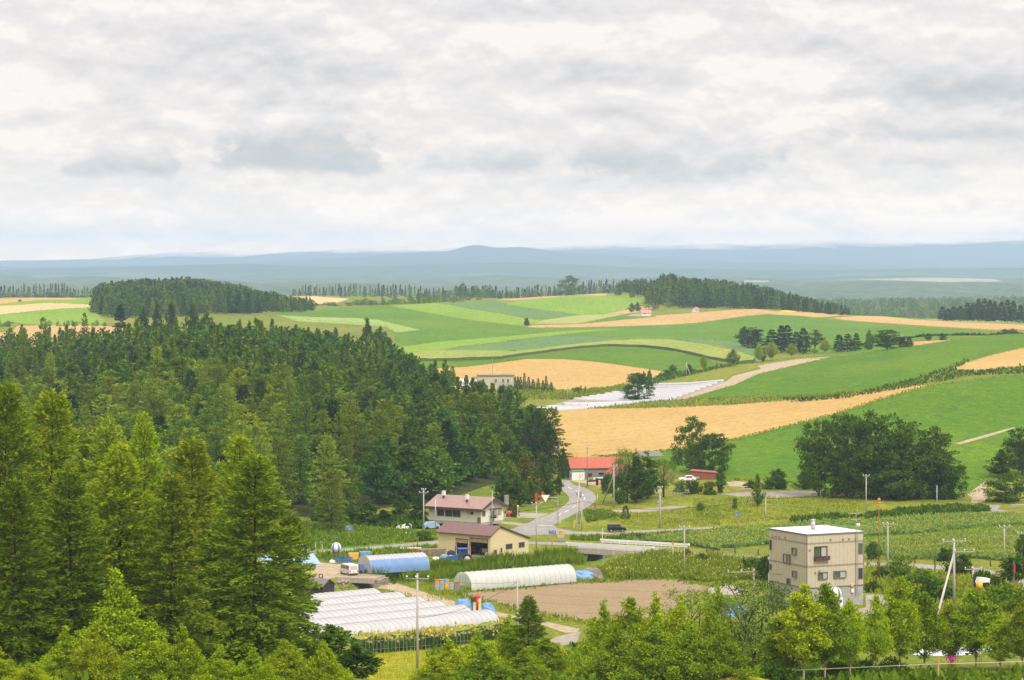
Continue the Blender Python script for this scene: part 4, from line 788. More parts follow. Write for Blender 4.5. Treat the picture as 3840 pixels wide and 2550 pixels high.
# -- wooded hillside on the left: one thing per tree
def in_poly(x, y, poly):
    r = False; j = len(poly) - 1
    for i in range(len(poly)):
        (a, b), (c, d) = poly[i], poly[j]
        if (b > y) != (d > y) and x < (c - a) * (y - b) / (d - b) + a: r = not r
        j = i
    return r
FOREST = [f for f in FIELDS if f[0] == 'forest_floor'][0][3]
FOREST = [((u - CU) / F * y, y) for u, y in FOREST]
grid = {}; cand = []
def near(x, y, d):
    for i in range(int(x // 10) - 1, int(x // 10) + 2):
        for j in range(int(y // 10) - 1, int(y // 10) + 2):
            for a, b in grid.get((i, j), ()):
                if (a - x) ** 2 + (b - y) ** 2 < d * d: return True
    return False
FRONT = [  # trees that shape the edge of the wood: kind, frame, x, top, distance, tint, width px, label
 ('larchmid', 'A', 385, 690, 900, 'dark', 150, 'tall dark larch standing above the wheat strip at the far left'),
 ('larchmid', 'A', 745, 650, 920, 'dark', 100, 'slim dark larch rising above the wood below the left wheat fields'),
 ('larchmid', 'A', 640, 730, 900, 'dark', 110, 'dark larch with a broad top left of the slim dark larch on the crest'),
 ('sprucemid', 'A', 1070, 570, 950, 'deep', 150, 'very dark layered spruce on the crest before the far wooded dome'),
 ('broadmid', 'A', 1260, 610, 960, 'deep', 150, 'dark round tree on the crest right of the layered spruce'),
 ('broadmid', 'A', 1385, 575, 965, 'deep', 130, 'dark tree with a see-through crown on the crest'),
 ('broadmid', 'A', 1520, 560, 970, 'deep', 150, 'darkest tall tree in the middle of the forest crest'),
 ('broadmid', 'A', 1700, 575, 980, 'dark', 190, 'wide dark tree on the forest crest before the far dome'),
 ('broadmid', 'A', 1840, 640, 985, 'dark', 150, 'dark tree at the right end of the crest group'),
 ('larchmid', 'A', 95, 780, 880, 'mid', 130, 'green larch at the far left below the wheat strip'),
 ('larchmid', 'A', 200, 780, 890, 'mid', 130, 'green larch beside the tall dark larch at the far left'),
 ('larchmid', 'O', 900, 590, 440, 'gold', 300, 'golden green larch standing out in the middle of the left wood'),
 ('larchmid', 'O', 200, 520, 450, 'mid', 230, 'mid green larch above the left edge larches'),
 ('larchmid', 'O', 1130, 650, 455, 'mid', 190, 'rounded green larch right of the golden larch'),
 ('larchmid', 'O', 720, 830, 380, 'pale', 200, 'pale bluish larch below the golden larch'),
 ('larchmid', 'O', 430, 390, 560, 'lime', 170, 'bright larch in the upper left of the wood'),
 ('larchmid', 'O', 1320, 340, 620, 'lime', 190, 'bright larch in the upper middle of the wood'),
 ('larchmid', 'Q', 540, 815, 490, 'pale', 290, 'pale green larch with open whorls and a visible stem in the wood'),
 ('larchmid', 'Q', 960, 1085, 510, 'pale', 340, 'grey-green larch with a broad skirt at the foot of the wood'),
 ('larchmid', 'Q', 780, 790, 500, 'mid', 260, 'tall larch with a long bare stem near the foot of the wood'),
 ('larchmid', 'Q', 200, 520, 500, 'lime', 260, 'bright larch with a sharp top left of the pale green larch'),
 ('larchmid', 'Q', 480, 660, 500, 'lime', 170, 'small bright topped larch above the pale green larch'),
 ('larchmid', 'Q', 640, 590, 560, 'pale', 230, 'pale larch with a rounded top in the middle of the wood'),
 ('larchmid', 'Q', 750, 570, 570, 'blue', 240, 'bluish larch beside the pale rounded larch'),
 ('larchmid', 'Q', 930, 870, 540, 'mid', 230, 'mid green larch left of the tall leaning larch edge'),
 ('larchmid', 'Q', 1120, 1080, 545, 'dark', 220, 'dark larch right of the grey-green skirted larch'),
 ('larchmid', 'Q', 1190, 840, 560, 'mid', 260, 'green larch above the white house wood edge'),
 ('larchmid', 'Q', 1400, 870, 570, 'mid', 340, 'large larch sloping down toward the white house'),
 ('larchmid', 'Q', 1050, 890, 560, 'dark', 190, 'narrow dark larch in the lower part of the wood'),
 ('broad', 'Q', 900, 440, 640, 'lime', 330, 'bright green broadleaf tree with a rounded crown in the wood'),
 ('broad', 'Q', 1000, 370, 680, 'lime', 180, 'bright broadleaf tree above the rounded bright broadleaf crown'),
 ('broadmid', 'Q', 950, 200, 800, 'dark', 220, 'dark round tree near the top right of the wood'),
 ('broadmid', 'Q', 1100, 300, 760, 'lime', 190, 'bright leafy tree among dark crowns near the upper right of the wood'),
 ('broadmid', 'Q', 600, 270, 780, 'gold', 200, 'golden leafy tree in the upper wood'),
 ('broad', 'Q', 1560, 440, 690, 'dark', 360, 'large dark broadleaf tree at the right shoulder of the wood'),
 ('broad', 'Q', 1430, 500, 690, 'dark', 260, 'dark broadleaf tree left of the large shoulder tree'),
 ('birch', 'Q', 1080, 680, 600, 'lime', 230, 'yellow-green birch in the right half of the wood'),
 ('pine', 'Q', 1290, 700, 610, 'brown', 220, 'brownish pine among green crowns in the wood'),
 ('broadmid', 'Q', 1250, 560, 640, 'mid', 300, 'mid green tree above the brownish pine'),
 ('poplar', 'Q', 1600, 640, 640, 'dark', 300, 'tall dark poplar right of the brownish pine'),
 ('birch', 'Q', 1860, 975, 600, 'mid', 340, 'tall birch with a white stem above the white house'),
 ('poplar', 'Q', 1760, 900, 620, 'dark', 260, 'dark poplar behind the white-stemmed birch'),
 ('broadmid', 'Q', 1870, 640, 700, 'gold', 260, 'golden leafy tree below the far white sheds'),
 ('larchmid', 'B', 1760, 1120, 760, 'dark', 110, 'tall thin larch rising before the far white sheds'),
 ('poplar', 'B', 1890, 1180, 770, 'dark', 150, 'dark rounded tree left of the far beige house'),
 ('poplar', 'B', 2040, 1215, 770, 'mid', 130, 'green tree in front of the far beige house'),
 ('broadmid', 'B', 2200, 1290, 760, 'dark', 200, 'dark leafy tree below the far beige house'),
 ('broadmid', 'B', 1490, 1100, 860, 'blue', 160, 'bluish tree at the edge of the wood by the wheat dome'),
 ('broadmid', 'B', 1010, 700, 1040, 'dark', 160, 'dark tree on the back edge of the wood by the weedy field'),
 ('broadmid', 'B', 1120, 770, 1020, 'dark', 180, 'round dark tree at the upper right corner of the wood'),
 ('broadmid', 'B', 1200, 870, 960, 'dark', 140, 'dark tree at the right corner of the wood beside the dirt bank'),
 ('pine', 'H', 330, -190, 690, 'deep', 330, 'tallest dark pine at the right end of the wood before the wheat'),
 ('pine', 'H', 480, 20, 690, 'deep', 200, 'dark pine with boughs reaching over the wheat at the wood corner'),
 ('pine', 'H', 180, -40, 700, 'dark', 280, 'dark pine behind the right end of the wood'),
 ('broadmid', 'H', 440, 330, 640, 'dark', 330, 'dark leafy tree above the red banners'),
 ('broadmid', 'H', 210, 330, 620, 'brown', 340, 'brownish leafy tree above the parking by the road bend'),
 ('broadmid', 'H', 40, 380, 610, 'lime', 260, 'bright leafy tree at the foot of the wood right of the white house'),
 ('broadmid', 'H', 620, 240, 690, 'dark', 140, 'small dark tree behind the pole at the top of the road'),
 ('poplar', 'H', 100, 160, 660, 'mid', 280, 'green poplar in the wood above the white house'),
 ('broadmid', 'G', 1180, 330, 570, 'dark', 280, 'dark bush-like tree at the foot of the wood left of the white house'),
 ('broadmid', 'G', 1000, 480, 562, 'deep', 250, 'very dark low tree at the foot of the wood above the sign'),
 ('larchmid', 'G', 420, 40, 545, 'mid', 420, 'broad larch at the foot of the wood by the valley road'),
]
HT0 = {'larchmid': 17.5, 'sprucemid': 17, 'broad': 14, 'broadmid': 13, 'birch': 12, 'pine': 15, 'poplar': 15}
for k, fr, x, y, Y, t, w, lab in FRONT:
    if fr in 'AOQB':
        u, v = px(fr, x, y); Y = next((q for q in np.arange(330, 1180, 4.0) if ZC - (v - HV) / F * q - zt(u, q) <= HT0[k] * (1.15 if fr == 'A' else 1)), 1180)
        if k in ('larchmid', 'sprucemid'): w *= 1.25
    o = pp(k, fr, x, y, Y, lab, t, w, 'trees of the wooded hillside'); grid.setdefault((int(o.location.x // 10), int(o.location.y // 10)), []).append((o.location.x, o.location.y))
tries = 0; placed = []
while tries < 26000:
    tries += 1
    y = R.uniform(300, 1195); u = R.uniform(-300, 2080); x = (u - CU) / F * y
    if R.random() > y / 1195 or not in_poly(x, y, FOREST): continue
    if near(x, y, 7.0 + 1.6 * (y > 560) + 1.2 * (y > 800)): continue
    grid.setdefault((int(x // 10), int(y // 10)), []).append((x, y)); placed.append((u, x, y))
def forest_tint(u, y):
    n = math.sin(u / 130 + y / 90) + math.sin(u / 75 - y / 50 + 2) + R.uniform(-1.2, 1.2)
    return 'lime' if n > 1.5 else 'mid' if n > .2 else 'pale' if n > -.4 else 'blue' if n > -.9 else 'dark'
REST = []; count = {}
placed.sort(key=lambda p: p[2])
for u, x, y in placed:
    z = gz(x, y); right = u > 1150 + (y - 560) * .25
    leafy = R.random() < (.75 if right else .74 if y > 740 else .1)
    if y > 720: k = 'broadmid' if leafy else 'larchmid'
    else: k = ('broadmid' if R.random() < .7 else 'poplar') if leafy else ('sprucemid' if R.random() < .13 else 'larchmid')
    H = {'broadmid': R.uniform(11.5, 15), 'larchmid': R.uniform(14.5, 18.5), 'sprucemid': R.uniform(14, 18), 'poplar': R.uniform(13, 16)}[k] * (.86 if y > 1000 else 1)
    # keep sight lines to the valley floor and the fields open
    t = forest_tint(u, y)
    if y > 760 and leafy: t = R.choice(['dark', 'dark', 'mid', 'mid', 'gold', 'gold', 'lime'])
    zone = 'near the foot of' if y < 640 else 'halfway up' if y < 820 else 'high on'
    side = 'left third of the wooded hillside' if u < 700 else 'middle of the wooded hillside' if u < 1300 else 'right third of the wooded hillside'
    nm = NAMEK[k]; count[nm] = count.get(nm, 0) + 1
    if count[nm] > {'larch_tree': 235, 'broadleaf_tree': 215}.get(nm, 250):
        lt = R.choice(LOW['lowbroad' if leafy else 'lowlarch']); V, f, tv, tf = lt[:4]; s_ = H / lt[6]; q_ = np.vstack([V, tv]) * s_ + np.array([x, y, z - .3]); REST.append((q_, np.vstack([f, tf + len(V)]), lt[4], lt[5], len(f))); continue
    what = {'larchmid': 'larch', 'sprucemid': 'spruce', 'broadmid': 'leafy tree', 'poplar': 'poplar-shaped tree'}[k]
    plant(k, (x, y, z - .3), H, f'{WORD[t]} {what} {zone} the {side}', t, R.uniform(9, 12.5) if leafy and k == 'broadmid' else None, 'trees of the wooded hillside', lean=.03)
print('forest', len(placed), count)
if REST:
    mts = []; Vs, Fs, Mi = [], [], []; off = 0
    for q_, f_, m_, b_, n_l in REST:
        for m in (m_, b_):
            if m not in mts: mts.append(m)
        Vs.append(q_); Fs.append(f_ + off); off += len(q_); Mi += [mts.index(m_)] * n_l + [mts.index(b_)] * (len(f_) - n_l)
    o = link('wooded_hilltop', np_mesh('wooded_hilltop', np.vstack(Vs), np.vstack(Fs), mts, Mi)); o.color = (.7, .85, .85, 1); tag(o, 'farthest trees of the wooded hillside merging into one dark mass', 'wood', None, 'stuff')

# -- free-standing trees and bushes among the fields: kind, frame, x, top, base, tint, width, label
SOLO = [
 ('broadmid', 'H', 120, 560, 880, 'dark', 260, 'low dark leafy tree left of the red banners'),
 ('broadmid', 'H', 270, 600, 852, 'mid', 220, 'low leafy tree right behind the left red banner'),
 ('broadmid', 'H', 440, 560, 800, 'dark', 200, 'low dark tree behind the right red banner'),
 ('broadmid', 'H', -40, 520, 865, 'dark', 260, 'dark leafy tree behind the right end of the white house'),
 ('broadmid', 'G', 820, 380, 640, 'dark', 280, 'dark leafy tree at the wood foot above the verge sign'),
 ('broadmid', 'G', 640, 430, 640, 'mid', 220, 'mid green tree at the wood foot left of the verge sign'),
 ('broadmid', 'G', 1390, 330, 610, 'dark', 240, 'dark tree just left of the double crossarm pole'),
 ('broadmid', 'G', 330, 400, 640, 'dark', 260, 'dark tree at the wood foot beyond the blue-roofed house'),
 ('broad', 'C', 550, 308, 483, 'pale', 185, 'big solitary round tree on the skyline beside a wheat field'),
 ('broadmid', 'C', 1108, 558, 640, 'dark', 60, 'left of two round dark trees by the small pink-roofed shed'),
 ('broadmid', 'C', 1158, 550, 632, 'dark', 60, 'right of two round dark trees by the small pink-roofed shed'),
 ('larchmid', 'C', 1255, 425, 615, 'dark', 90, 'tall open larch above the small pink-roofed shed'),
 ('larchmid', 'C', 1318, 470, 615, 'deep', 80, 'dark larch between the open larch and the hilltop wood'),
 ('bush', 'C', 178, 690, 757, 'dark', 38, 'lone dark little tree at the tip of the long wheat band'),
 ('broadmid', 'C', 2105, 768, 945, 'deep', 130, 'dark tree at the left of the mid-slope conifer clump'),
 ('pine', 'C', 2195, 772, 950, 'deep', 150, 'dark spreading pine in the mid-slope conifer clump'),
 ('sprucemid', 'E', -20, 790, 960, 'deep', 130, 'very dark spruce left of the main mid-slope clump'),
 ('sprucemid', 'E', 130, 795, 985, 'deep', 150, 'broad very dark spruce in the mid-slope clump'),
 ('sprucemid', 'E', 215, 758, 1000, 'deep', 130, 'spruce with the left of two tallest tops in the mid-slope clump'),
 ('sprucemid', 'E', 265, 755, 1000, 'deep', 130, 'spruce with the right of two tallest tops in the mid-slope clump'),
 ('sprucemid', 'E', 345, 815, 1000, 'deep', 110, 'shorter dark spruce in the middle of the mid-slope clump'),
 ('sprucemid', 'E', 405, 782, 1012, 'deep', 120, 'dark spruce with sparse tips in the mid-slope clump'),
 ('pine', 'E', 510, 795, 1000, 'brown', 130, 'brownish sparse pine at the right end of the mid-slope clump'),
 ('birch', 'E', 20, 960, 1080, 'pale', 70, 'pale little tree before the left of the mid-slope clump'),
 ('birch', 'E', 135, 905, 1068, 'pale', 110, 'pale green birch before the broad dark spruce'),
 ('birch', 'E', 305, 912, 1043, 'lime', 105, 'bright round little birch before the tallest mid-slope spruces'),
 ('birch', 'E', 505, 953, 1012, 'lime', 55, 'tiny bright birch at the right foot of the mid-slope clump'),
 ('birch', 'E', 600, 885, 1003, 'lime', 120, 'bright birch on the crest right of the mid-slope clump'),
 ('birch', 'C', 1745, 1015, 1165, 'pale', 70, 'slim birch with a white stem by the creek track'),
 ('birch', 'C', 2003, 968, 1122, 'mid', 120, 'full green birch above the brownish field strip'),
 ('birch', 'C', 2230, 908, 1085, 'pale', 75, 'pale tall birch left of its twin above the brownish strip'),
 ('birch', 'C', 2335, 905, 1068, 'pale', 75, 'pale tall birch right of its twin above the brownish strip'),
 ('broadmid', 'C', 2270, 960, 1075, 'deep', 60, 'dark bushy tree between the twin pale birches'),
 ('sprucemid', 'E', 720, 838, 992, 'deep', 110, 'dark spruce at the left of the right-hand crest clump'),
 ('sprucemid', 'E', 800, 832, 988, 'deep', 110, 'dark spruce second in the right-hand crest clump'),
 ('sprucemid', 'E', 880, 825, 982, 'deep', 90, 'spruce with a sharp top in the right-hand crest clump'),
 ('broadmid', 'E', 988, 803, 975, 'pale', 105, 'pale blossoming tree in the right-hand crest clump'),
 ('broad', 'E', 1148, 788, 968, 'deep', 235, 'largest round dark tree in the right-hand crest clump'),
 ('sprucemid', 'E', 1285, 862, 950, 'deep', 80, 'dark low conifer right of the largest round dark tree'),
 ('sprucemid', 'E', 1345, 858, 946, 'deep', 70, 'dark conifer at the right end of the right-hand crest clump'),
 ('broadmid', 'E', 1512, 826, 890, 'dark', 62, 'left of two lone round trees on the upper green slope'),
 ('broadmid', 'E', 1637, 824, 886, 'dark', 72, 'right of two lone round trees on the upper green slope'),
 ('broad', 'C', 1165, 1168, 1425, 'dark', 265, 'dark spreading tree standing on the white mulch rows'),
 ('bush', 'C', 1470, 1105, 1165, 'dark', 55, 'round dark bush at the foot of the green slope by the creek track'),
 ('broadmid', 'C', 1612, 1100, 1195, 'dark', 75, 'dark tree beside the braced far pole'),
 ('bush', 'C', 1420, 1150, 1220, 'mid', 90, 'green bush left of the braced far pole'),
 ('broadmid', 'C', 1265, 1150, 1275, 'mid', 60, 'small leafy tree by the far pole behind the mulch rows'),
 ('broadmid', 'C', 1215, 1165, 1270, 'dark', 50, 'small dark leafy tree above the spreading tree on the mulch rows'),
 ('bush', 'C', 625, 1302, 1352, 'pale', 58, 'pale round bush beside the far track'),
 ('spruceyoung', 'C', 657, 1288, 1335, 'dark', 22, 'little spruce right of the pale round bush'),
 ('spruceyoung', 'C', 697, 1295, 1338, 'dark', 22, 'littlest spruce at the foot of the wheat dome'),
 ('broad', 'H', 2050, -130, 500, 'mid', 330, 'tall forked tree above the rust red shed'),
 ('broad', 'H', 2280, 60, 520, 'dark', 420, 'wide dark tree right of the tall forked tree'),
 ('willow', 'H', 1330, 235, 840, 'mid', 300, 'leafy willow with a pointed top right of the red barn'),
 ('poplar', 'H', 1560, 260, 800, 'mid', 300, 'dense poplar in the clump right of the red barn'),
 ('broadmid', 'H', 1430, 330, 840, 'dark', 330, 'dark rounded tree in the clump right of the red barn'),
 ('willow', 'H', 1740, 345, 780, 'mid', 260, 'airy willow at the right end of the clump by the red barn'),
 ('broadmid', 'H', 1250, 470, 860, 'dark', 180, 'dark low tree before the pink-roofed shed'),
 ('bush', 'H', 1120, 520, 740, 'dark', 120, 'bush against the pink-roofed shed'),
 ('broadmid', 'H', 575, 540, 752, 'dark', 90, 'small dark tree on the grass island at the road bend'),
 ('spruceyoung', 'H', 1316, 878, 1018, 'blue', 105, 'small lone spruce on the grassy bank'),
 ('bush', 'H', 2142, 850, 930, 'lime', 60, 'little bright sapling on the dry knoll'),
 ('broadmid', 'I', 318, 475, 782, 'mid', 150, 'upright bushy tree right of the rust red shed'),
 ('bush', 'I', 185, 645, 800, 'gold', 130, 'golden bush before the rust red shed'),
 ('bush', 'H', 1920, 610, 720, 'pale', 120, 'pale plume-like bush by the parked bicycles'),
 ('spruceyoung', 'H', 2005, 600, 750, 'blue', 90, 'blue spruce among the garden bushes by the rust red shed'),
 ('bush', 'H', 2085, 600, 740, 'dark', 130, 'dark garden bush by the rust red shed'),
 ('broadmid', 'I', 755, 560, 935, 'lime', 130, 'young green tree tied to stakes on the dry knoll'),
 ('bush', 'I', 490, 835, 965, 'lime', 50, 'thin staked sapling on the dry knoll'),
 ('bush', 'I', 80, 895, 990, 'lime', 70, 'small leafy bush on the dry knoll slope'),
 ('broadmid', 'I', 1000, 495, 735, 'mid', 240, 'bushy tree at the foot of the green slope'),
 ('bush', 'I', 1035, 618, 735, 'lime', 110, 'bright bush before the bushy tree at the slope foot'),
 ('bush', 'I', 880, 640, 735, 'dark', 120, 'dark bush left of the bushy tree at the slope foot'),
 ('bush', 'I', 670, 630, 730, 'dark', 130, 'dark bush beside the dirt patch behind the gravel lot'),
 ('broad', 'D', 1888, 962, 1146, 'mid', 95, 'tree at the left end of the big roadside tree group'),
 ('broad', 'D', 1952, 948, 1147, 'mid', 112, 'tall tree second in the big roadside tree group'),
 ('broad', 'D', 2020, 943, 1148, 'mid', 130, 'tallest tree in the middle of the big roadside tree group'),
 ('broad', 'D', 2082, 965, 1150, 'mid', 135, 'greener tree in the right half of the big roadside group'),
 ('broad', 'D', 2145, 980, 1150, 'mid', 115, 'broad tree at the right of the big roadside tree group'),
 ('broad', 'D', 2180, 1035, 1150, 'dark', 90, 'lower tree at the right end of the big roadside group'),
 ('broad', 'D', 1985, 1010, 1149, 'mid', 105, 'low tree in front of the big roadside group'),
 ('broad', 'D', 2060, 1030, 1151, 'mid', 130, 'low leafy tree in front of the big roadside group'),
 ('poplar', 'I', 1365, 350, 735, 'mid', 190, 'upright lighter tree before the left of the big roadside group'),
 ('broadmid', 'I', 1290, 520, 735, 'mid', 190, 'low tree at the left foot of the big roadside group'),
 ('broadmid', 'I', 1800, 490, 760, 'lime', 300, 'bright topped tree before the big roadside group'),
 ('broadmid', 'J', 170, 510, 775, 'lime', 230, 'bright topped tree behind the pole before the big roadside group'),
 ('broadmid', 'J', 1740, 275, 590, 'dark', 300, 'dark tree on the green slope near the right edge'),
 ('broad', 'J', 1790, 535, 885, 'mid', 470, 'large round bush-like tree by the dirt path at right'),
 ('broad', 'J', 1990, -10, 560, 'dark', 420, 'dark tree cut off by the right edge above the round one'),
 ('bush', 'G', 1440, 715, 815, 'mid', 160, 'green bush by the path to the white house'),
 ('bush', 'G', 1830, 515, 625, 'mid', 215, 'leafy bush before the windows of the white house'),
 ('bush', 'G', 2170, 535, 645, 'deep', 150, 'round dark clipped bush at the white house corner'),
 ('bush', 'H', 60, 810, 1000, 'brown', 110, 'small reddish tree beside the stop sign'),
 ('bush', 'M', 1235, 215, 310, 'dark', 100, 'dark bush on the road bank right of the bridge'),
 ('bush', 'M', 1075, 165, 260, 'gold', 80, 'golden bush behind the pole right of the bridge'),
 ('bush', 'M', 1920, 250, 500, 'deep', 180, 'very dark bush against the left side of the beige house'),
 ('bush', 'M', 1780, 270, 420, 'mid', 260, 'green bush on the bank left of the beige house'),
 ('bush', 'N', 1020, 315, 460, 'mid', 110, 'rounded bush beside the rusty pole'),
 ('bush', 'N', 1270, 440, 640, 'lime', 180, 'bright shrub in front of the road at right'),
 ('bush', 'N', 1100, 530, 640, 'dark', 130, 'shrub at the foot of the rusty pole'),
 ('bush', 'N', 1030, 660, 755, 'dark', 130, 'dark shrub beside the beige house wall'),
 ('bush', 'N', 1450, 555, 700, 'lime', 260, 'spreading bright shrub in the right-hand garden'),
 ('bush', 'N', 1560, 640, 850, 'mid', 300, 'dense green shrub left of the braced pole'),
 ('bush', 'N', 1800, 420, 600, 'dark', 200, 'dark bush behind the braced pole'),
 ('bush', 'N', 1660, 370, 480, 'dark', 120, 'bush at the near edge of the sunflower field'),
 ('bush', 'N', 1990, 570, 740, 'mid', 170, 'green shrub beside the short pole with crossarm'),
 ('bush', 'N', 2090, 610, 720, 'dark', 150, 'dark shrub by the white box in the right garden'),
 ('broadmid', 'N', 2250, 450, 690, 'deep', 250, 'dark tree before the red flag near the right edge'),
 ('broadmid', 'N', 2340, 235, 640, 'mid', 170, 'tree at the right edge above the red flag'),
 ('bush', 'N', 2200, 690, 880, 'lime', 300, 'bright shrub mass in the right-hand garden'),
 ('bush', 'N', 2310, 760, 960, 'lime', 240, 'bright shrub near the right edge below the flag'),
 ('bush', 'N', 1350, 720, 900, 'gold', 260, 'golden shrub behind the crooked birch'),
 ('bush', 'N', 2000, 780, 980, 'gold', 260, 'golden shrub behind the broad birch'),
 ('bush', 'N', 1180, 1330, 1480, 'mid', 200, 'low shrub at the left corner of the pale ribbed roof'),
 ('bush', 'N', 960, 1360, 1500, 'mid', 220, 'low shrub between the pale birch trunks'),
 ('bush', 'N', 180, 1390, 1560, 'dark', 300, 'dark shrub below the willow at lower right'),
 ('bush', 'N', 700, 1370, 1500, 'mid', 240, 'shrub at the foot of the second pale-trunked birch'),
 ('broadmid', 'E', 2190, 788, 826, 'brown', 80, 'rusty-leaved bush on the crest at the right'),
 ('bush', 'E', 2260, 785, 826, 'gold', 70, 'golden bush on the crest beside the rusty one'),
 ('bush', 'A', 175, 528, 545, 'dark', 26, 'tiny lone bush on the far left wheat field'),
]
for k, fr, x, yt, yb, t, w, lab in SOLO: pp(k, fr, x, yt, 0, lab, t, w * (1.35 if k == 'sprucemid' else 1.1), None, ybase=yb)
for i, (x, yt, t) in enumerate([(72, 1212, 'dark'), (100, 1212, 'deep'), (122, 1215, 'deep'), (158, 1182, 'dark'), (195, 1215, 'dark'), (235, 1235, 'deep'), (278, 1228, 'dark'), (352, 1208, 'dark'), (395, 1262, 'deep'), (320, 1245, 'mid')]):
    pp('spruceyoung', 'C', x, yt, 0, 'young dark spruce in the row right of the far beige house', t, 42, 'young spruces by the far beige house', ybase=1322 + i * 2)
# -- conifer group at the far right
for x, yt in [(1640, 590), (1690, 610), (1740, 590), (1800, 585), (1860, 555), (1905, 560), (1955, 522), (2010, 518), (2060, 530), (2105, 545), (2160, 550), (2215, 530), (2265, 540), (2330, 575), (2400, 560), (2460, 570)]:
    pp('sprucemid' if R.random() < .8 else 'broadmid', 'E', x, yt, 2080 + R.uniform(-40, 40), 'dark conifer in the far right grove beyond the long wheat field', 'deep', 115, 'conifers of the far right grove')

# -- rows of trees on the skyline, each one a thing
def skyline(fr, pts, Y, kinds, tints, lab, grp, w, n):
    xs = [p[0] for p in pts]; ys_ = [p[1] for p in pts]
    for i in range(n):
        x = xs[0] + (xs[-1] - xs[0]) * (i + R.uniform(-.3, .3)) / n
        k = R.choice(kinds); y = float(np.interp(x, xs, ys_)) + R.uniform(-14, 40)
        pp(k, fr, x, y, Y + R.uniform(-60, 60), lab, R.choice(tints), w * R.uniform(.7, 1.3), grp, sink=.5)
skyline('A', [(-60, 395), (60, 400), (120, 415), (240, 385), (420, 390), (620, 395), (760, 405), (1100, 420), (1250, 420)], 2560, ['lowlarch', 'lowlarch', 'lowspruce'], ['dark', 'mid'], 'thin larch in the row along the far left skyline', 'larches along the left skyline', 38, 52)
skyline('A', [(-60, 470), (1200, 470)], 2500, ['lowbroad'], ['mid', 'dark'], 'low bushy tree under the larches of the far left skyline', 'low trees under the left skyline larches', 46, 34)
skyline('B', [(350, 405), (440, 392), (800, 395), (1100, 392), (1300, 400), (1700, 410)], 2780, ['lowspruce', 'lowlarch'], ['dark', 'mid'], 'conifer in the row along the middle skyline', 'conifers along the middle skyline', 36, 50)
skyline('B', [(1790, 400), (1900, 385), (2080, 405), (2170, 420)], 2780, ['lowbroad', 'lowspruce'], ['mid', 'dark'], 'leafy tree in the skyline clump left of the big solitary tree', 'skyline clump left of the solitary tree', 50, 16)
skyline('C', [(-80, 430), (0, 425), (120, 415), (320, 398), (440, 395)], 2700, ['lowspruce', 'lowlarch'], ['dark', 'mid'], 'conifer on the skyline just left of the big solitary tree', 'skyline conifers left of the solitary tree', 40, 22)
skyline('C', [(640, 385), (720, 365), (850, 360), (1000, 355), (1300, 350)], 2620, ['lowspruce', 'lowlarch'], ['dark', 'mid'], 'conifer on the skyline between the solitary tree and the hilltop wood', 'skyline conifers right of the solitary tree', 38, 30)
skyline('C', [(985, 365), (1100, 350), (1250, 345), (1330, 360), (1420, 350)], 2400, ['lowbroad'], ['dark', 'deep'], 'round dark tree in the grove left of the hilltop wood', 'grove left of the hilltop wood', 78, 14)
skyline('B', [(960, 555), (1150, 525), (1350, 510), (1600, 490), (1750, 490), (1870, 510)], 2330, ['lowlarch', 'lowbroad'], ['gold', 'lime'], 'yellow-green young tree in the belt behind the green ridge', 'yellow-green belt behind the ridge', 44, 44)
skyline('B', [(540, 560), (700, 540), (900, 530), (1100, 520)], 2450, ['lowbroad'], ['mid', 'blue'], 'bluish leafy tree in the hollow beyond the green ridge', 'leafy trees in the hollow', 60, 20)
skyline('B', [(1380, 470), (1600, 455), (1900, 455), (2150, 470), (2361, 470)], 2650, ['lowbroad'], ['pale', 'mid'], 'pale low tree below the middle skyline conifers', 'pale low trees below the skyline', 64, 26)
skyline('A', [(-40, 710), (100, 730), (230, 750)], 1640, ['lowbroad'], ['mid', 'dark'], 'leafy tree in the hedge below the far left green field', 'hedge trees at the far left', 60, 9)
skyline('A', [(380, 715), (560, 715), (760, 720), (960, 715)], 1660, ['lowbroad'], ['pale', 'mid'], 'small pale tree in the hedge below the far left green field', 'pale hedge trees at the far left', 36, 18)

# -- far-off woods that read as one mass: one object each
def wood(name, label, poly, n, kinds, hh, seed, tint=(1, 1, 1), taper=None):
    """poly in (column, distance); trees merged into one mesh"""
    g = np.random.default_rng(seed); us_ = [p[0] for p in poly]; y_ = [p[1] for p in poly]; Vs, Fs, Mi = [], [], []; mats = []; off = 0; k = 0; guard = 0
    while k < n and guard < n * 60:
        guard += 1
        u = g.uniform(min(us_), max(us_)); Y = g.uniform(min(y_), max(y_))
        if not in_poly(u, Y, poly): continue
        k += 1; kd = kinds[g.integers(len(kinds))]; lt = LOW[kd][g.integers(3)]; V, f, tv, tf, m, b, H, r = lt
        s = g.uniform(*hh) / H * (float(np.interp(u, *taper)) if taper else 1); a = g.random() * 6.28; p = gy(u, Y)
        if m not in mats: mats.append(m)
        q = np.vstack([V[::1], tv]) * np.array([s * 1.15, s * 1.15, s]); q = np.column_stack([q[:, 0] * math.cos(a) - q[:, 1] * math.sin(a) + p.x, q[:, 0] * math.sin(a) + q[:, 1] * math.cos(a) + p.y, q[:, 2] + p.z - .4])
        Vs.append(q); ff = np.vstack([f, tf + len(V)]); Fs.append(ff + off); Mi += [mats.index(m)] * len(ff); off += len(q)
    o = link(name, np_mesh(name, np.vstack(Vs), np.vstack(Fs), mats, Mi)); o.color = (*tint, 1); tag(o, label, 'wood', None, 'stuff')
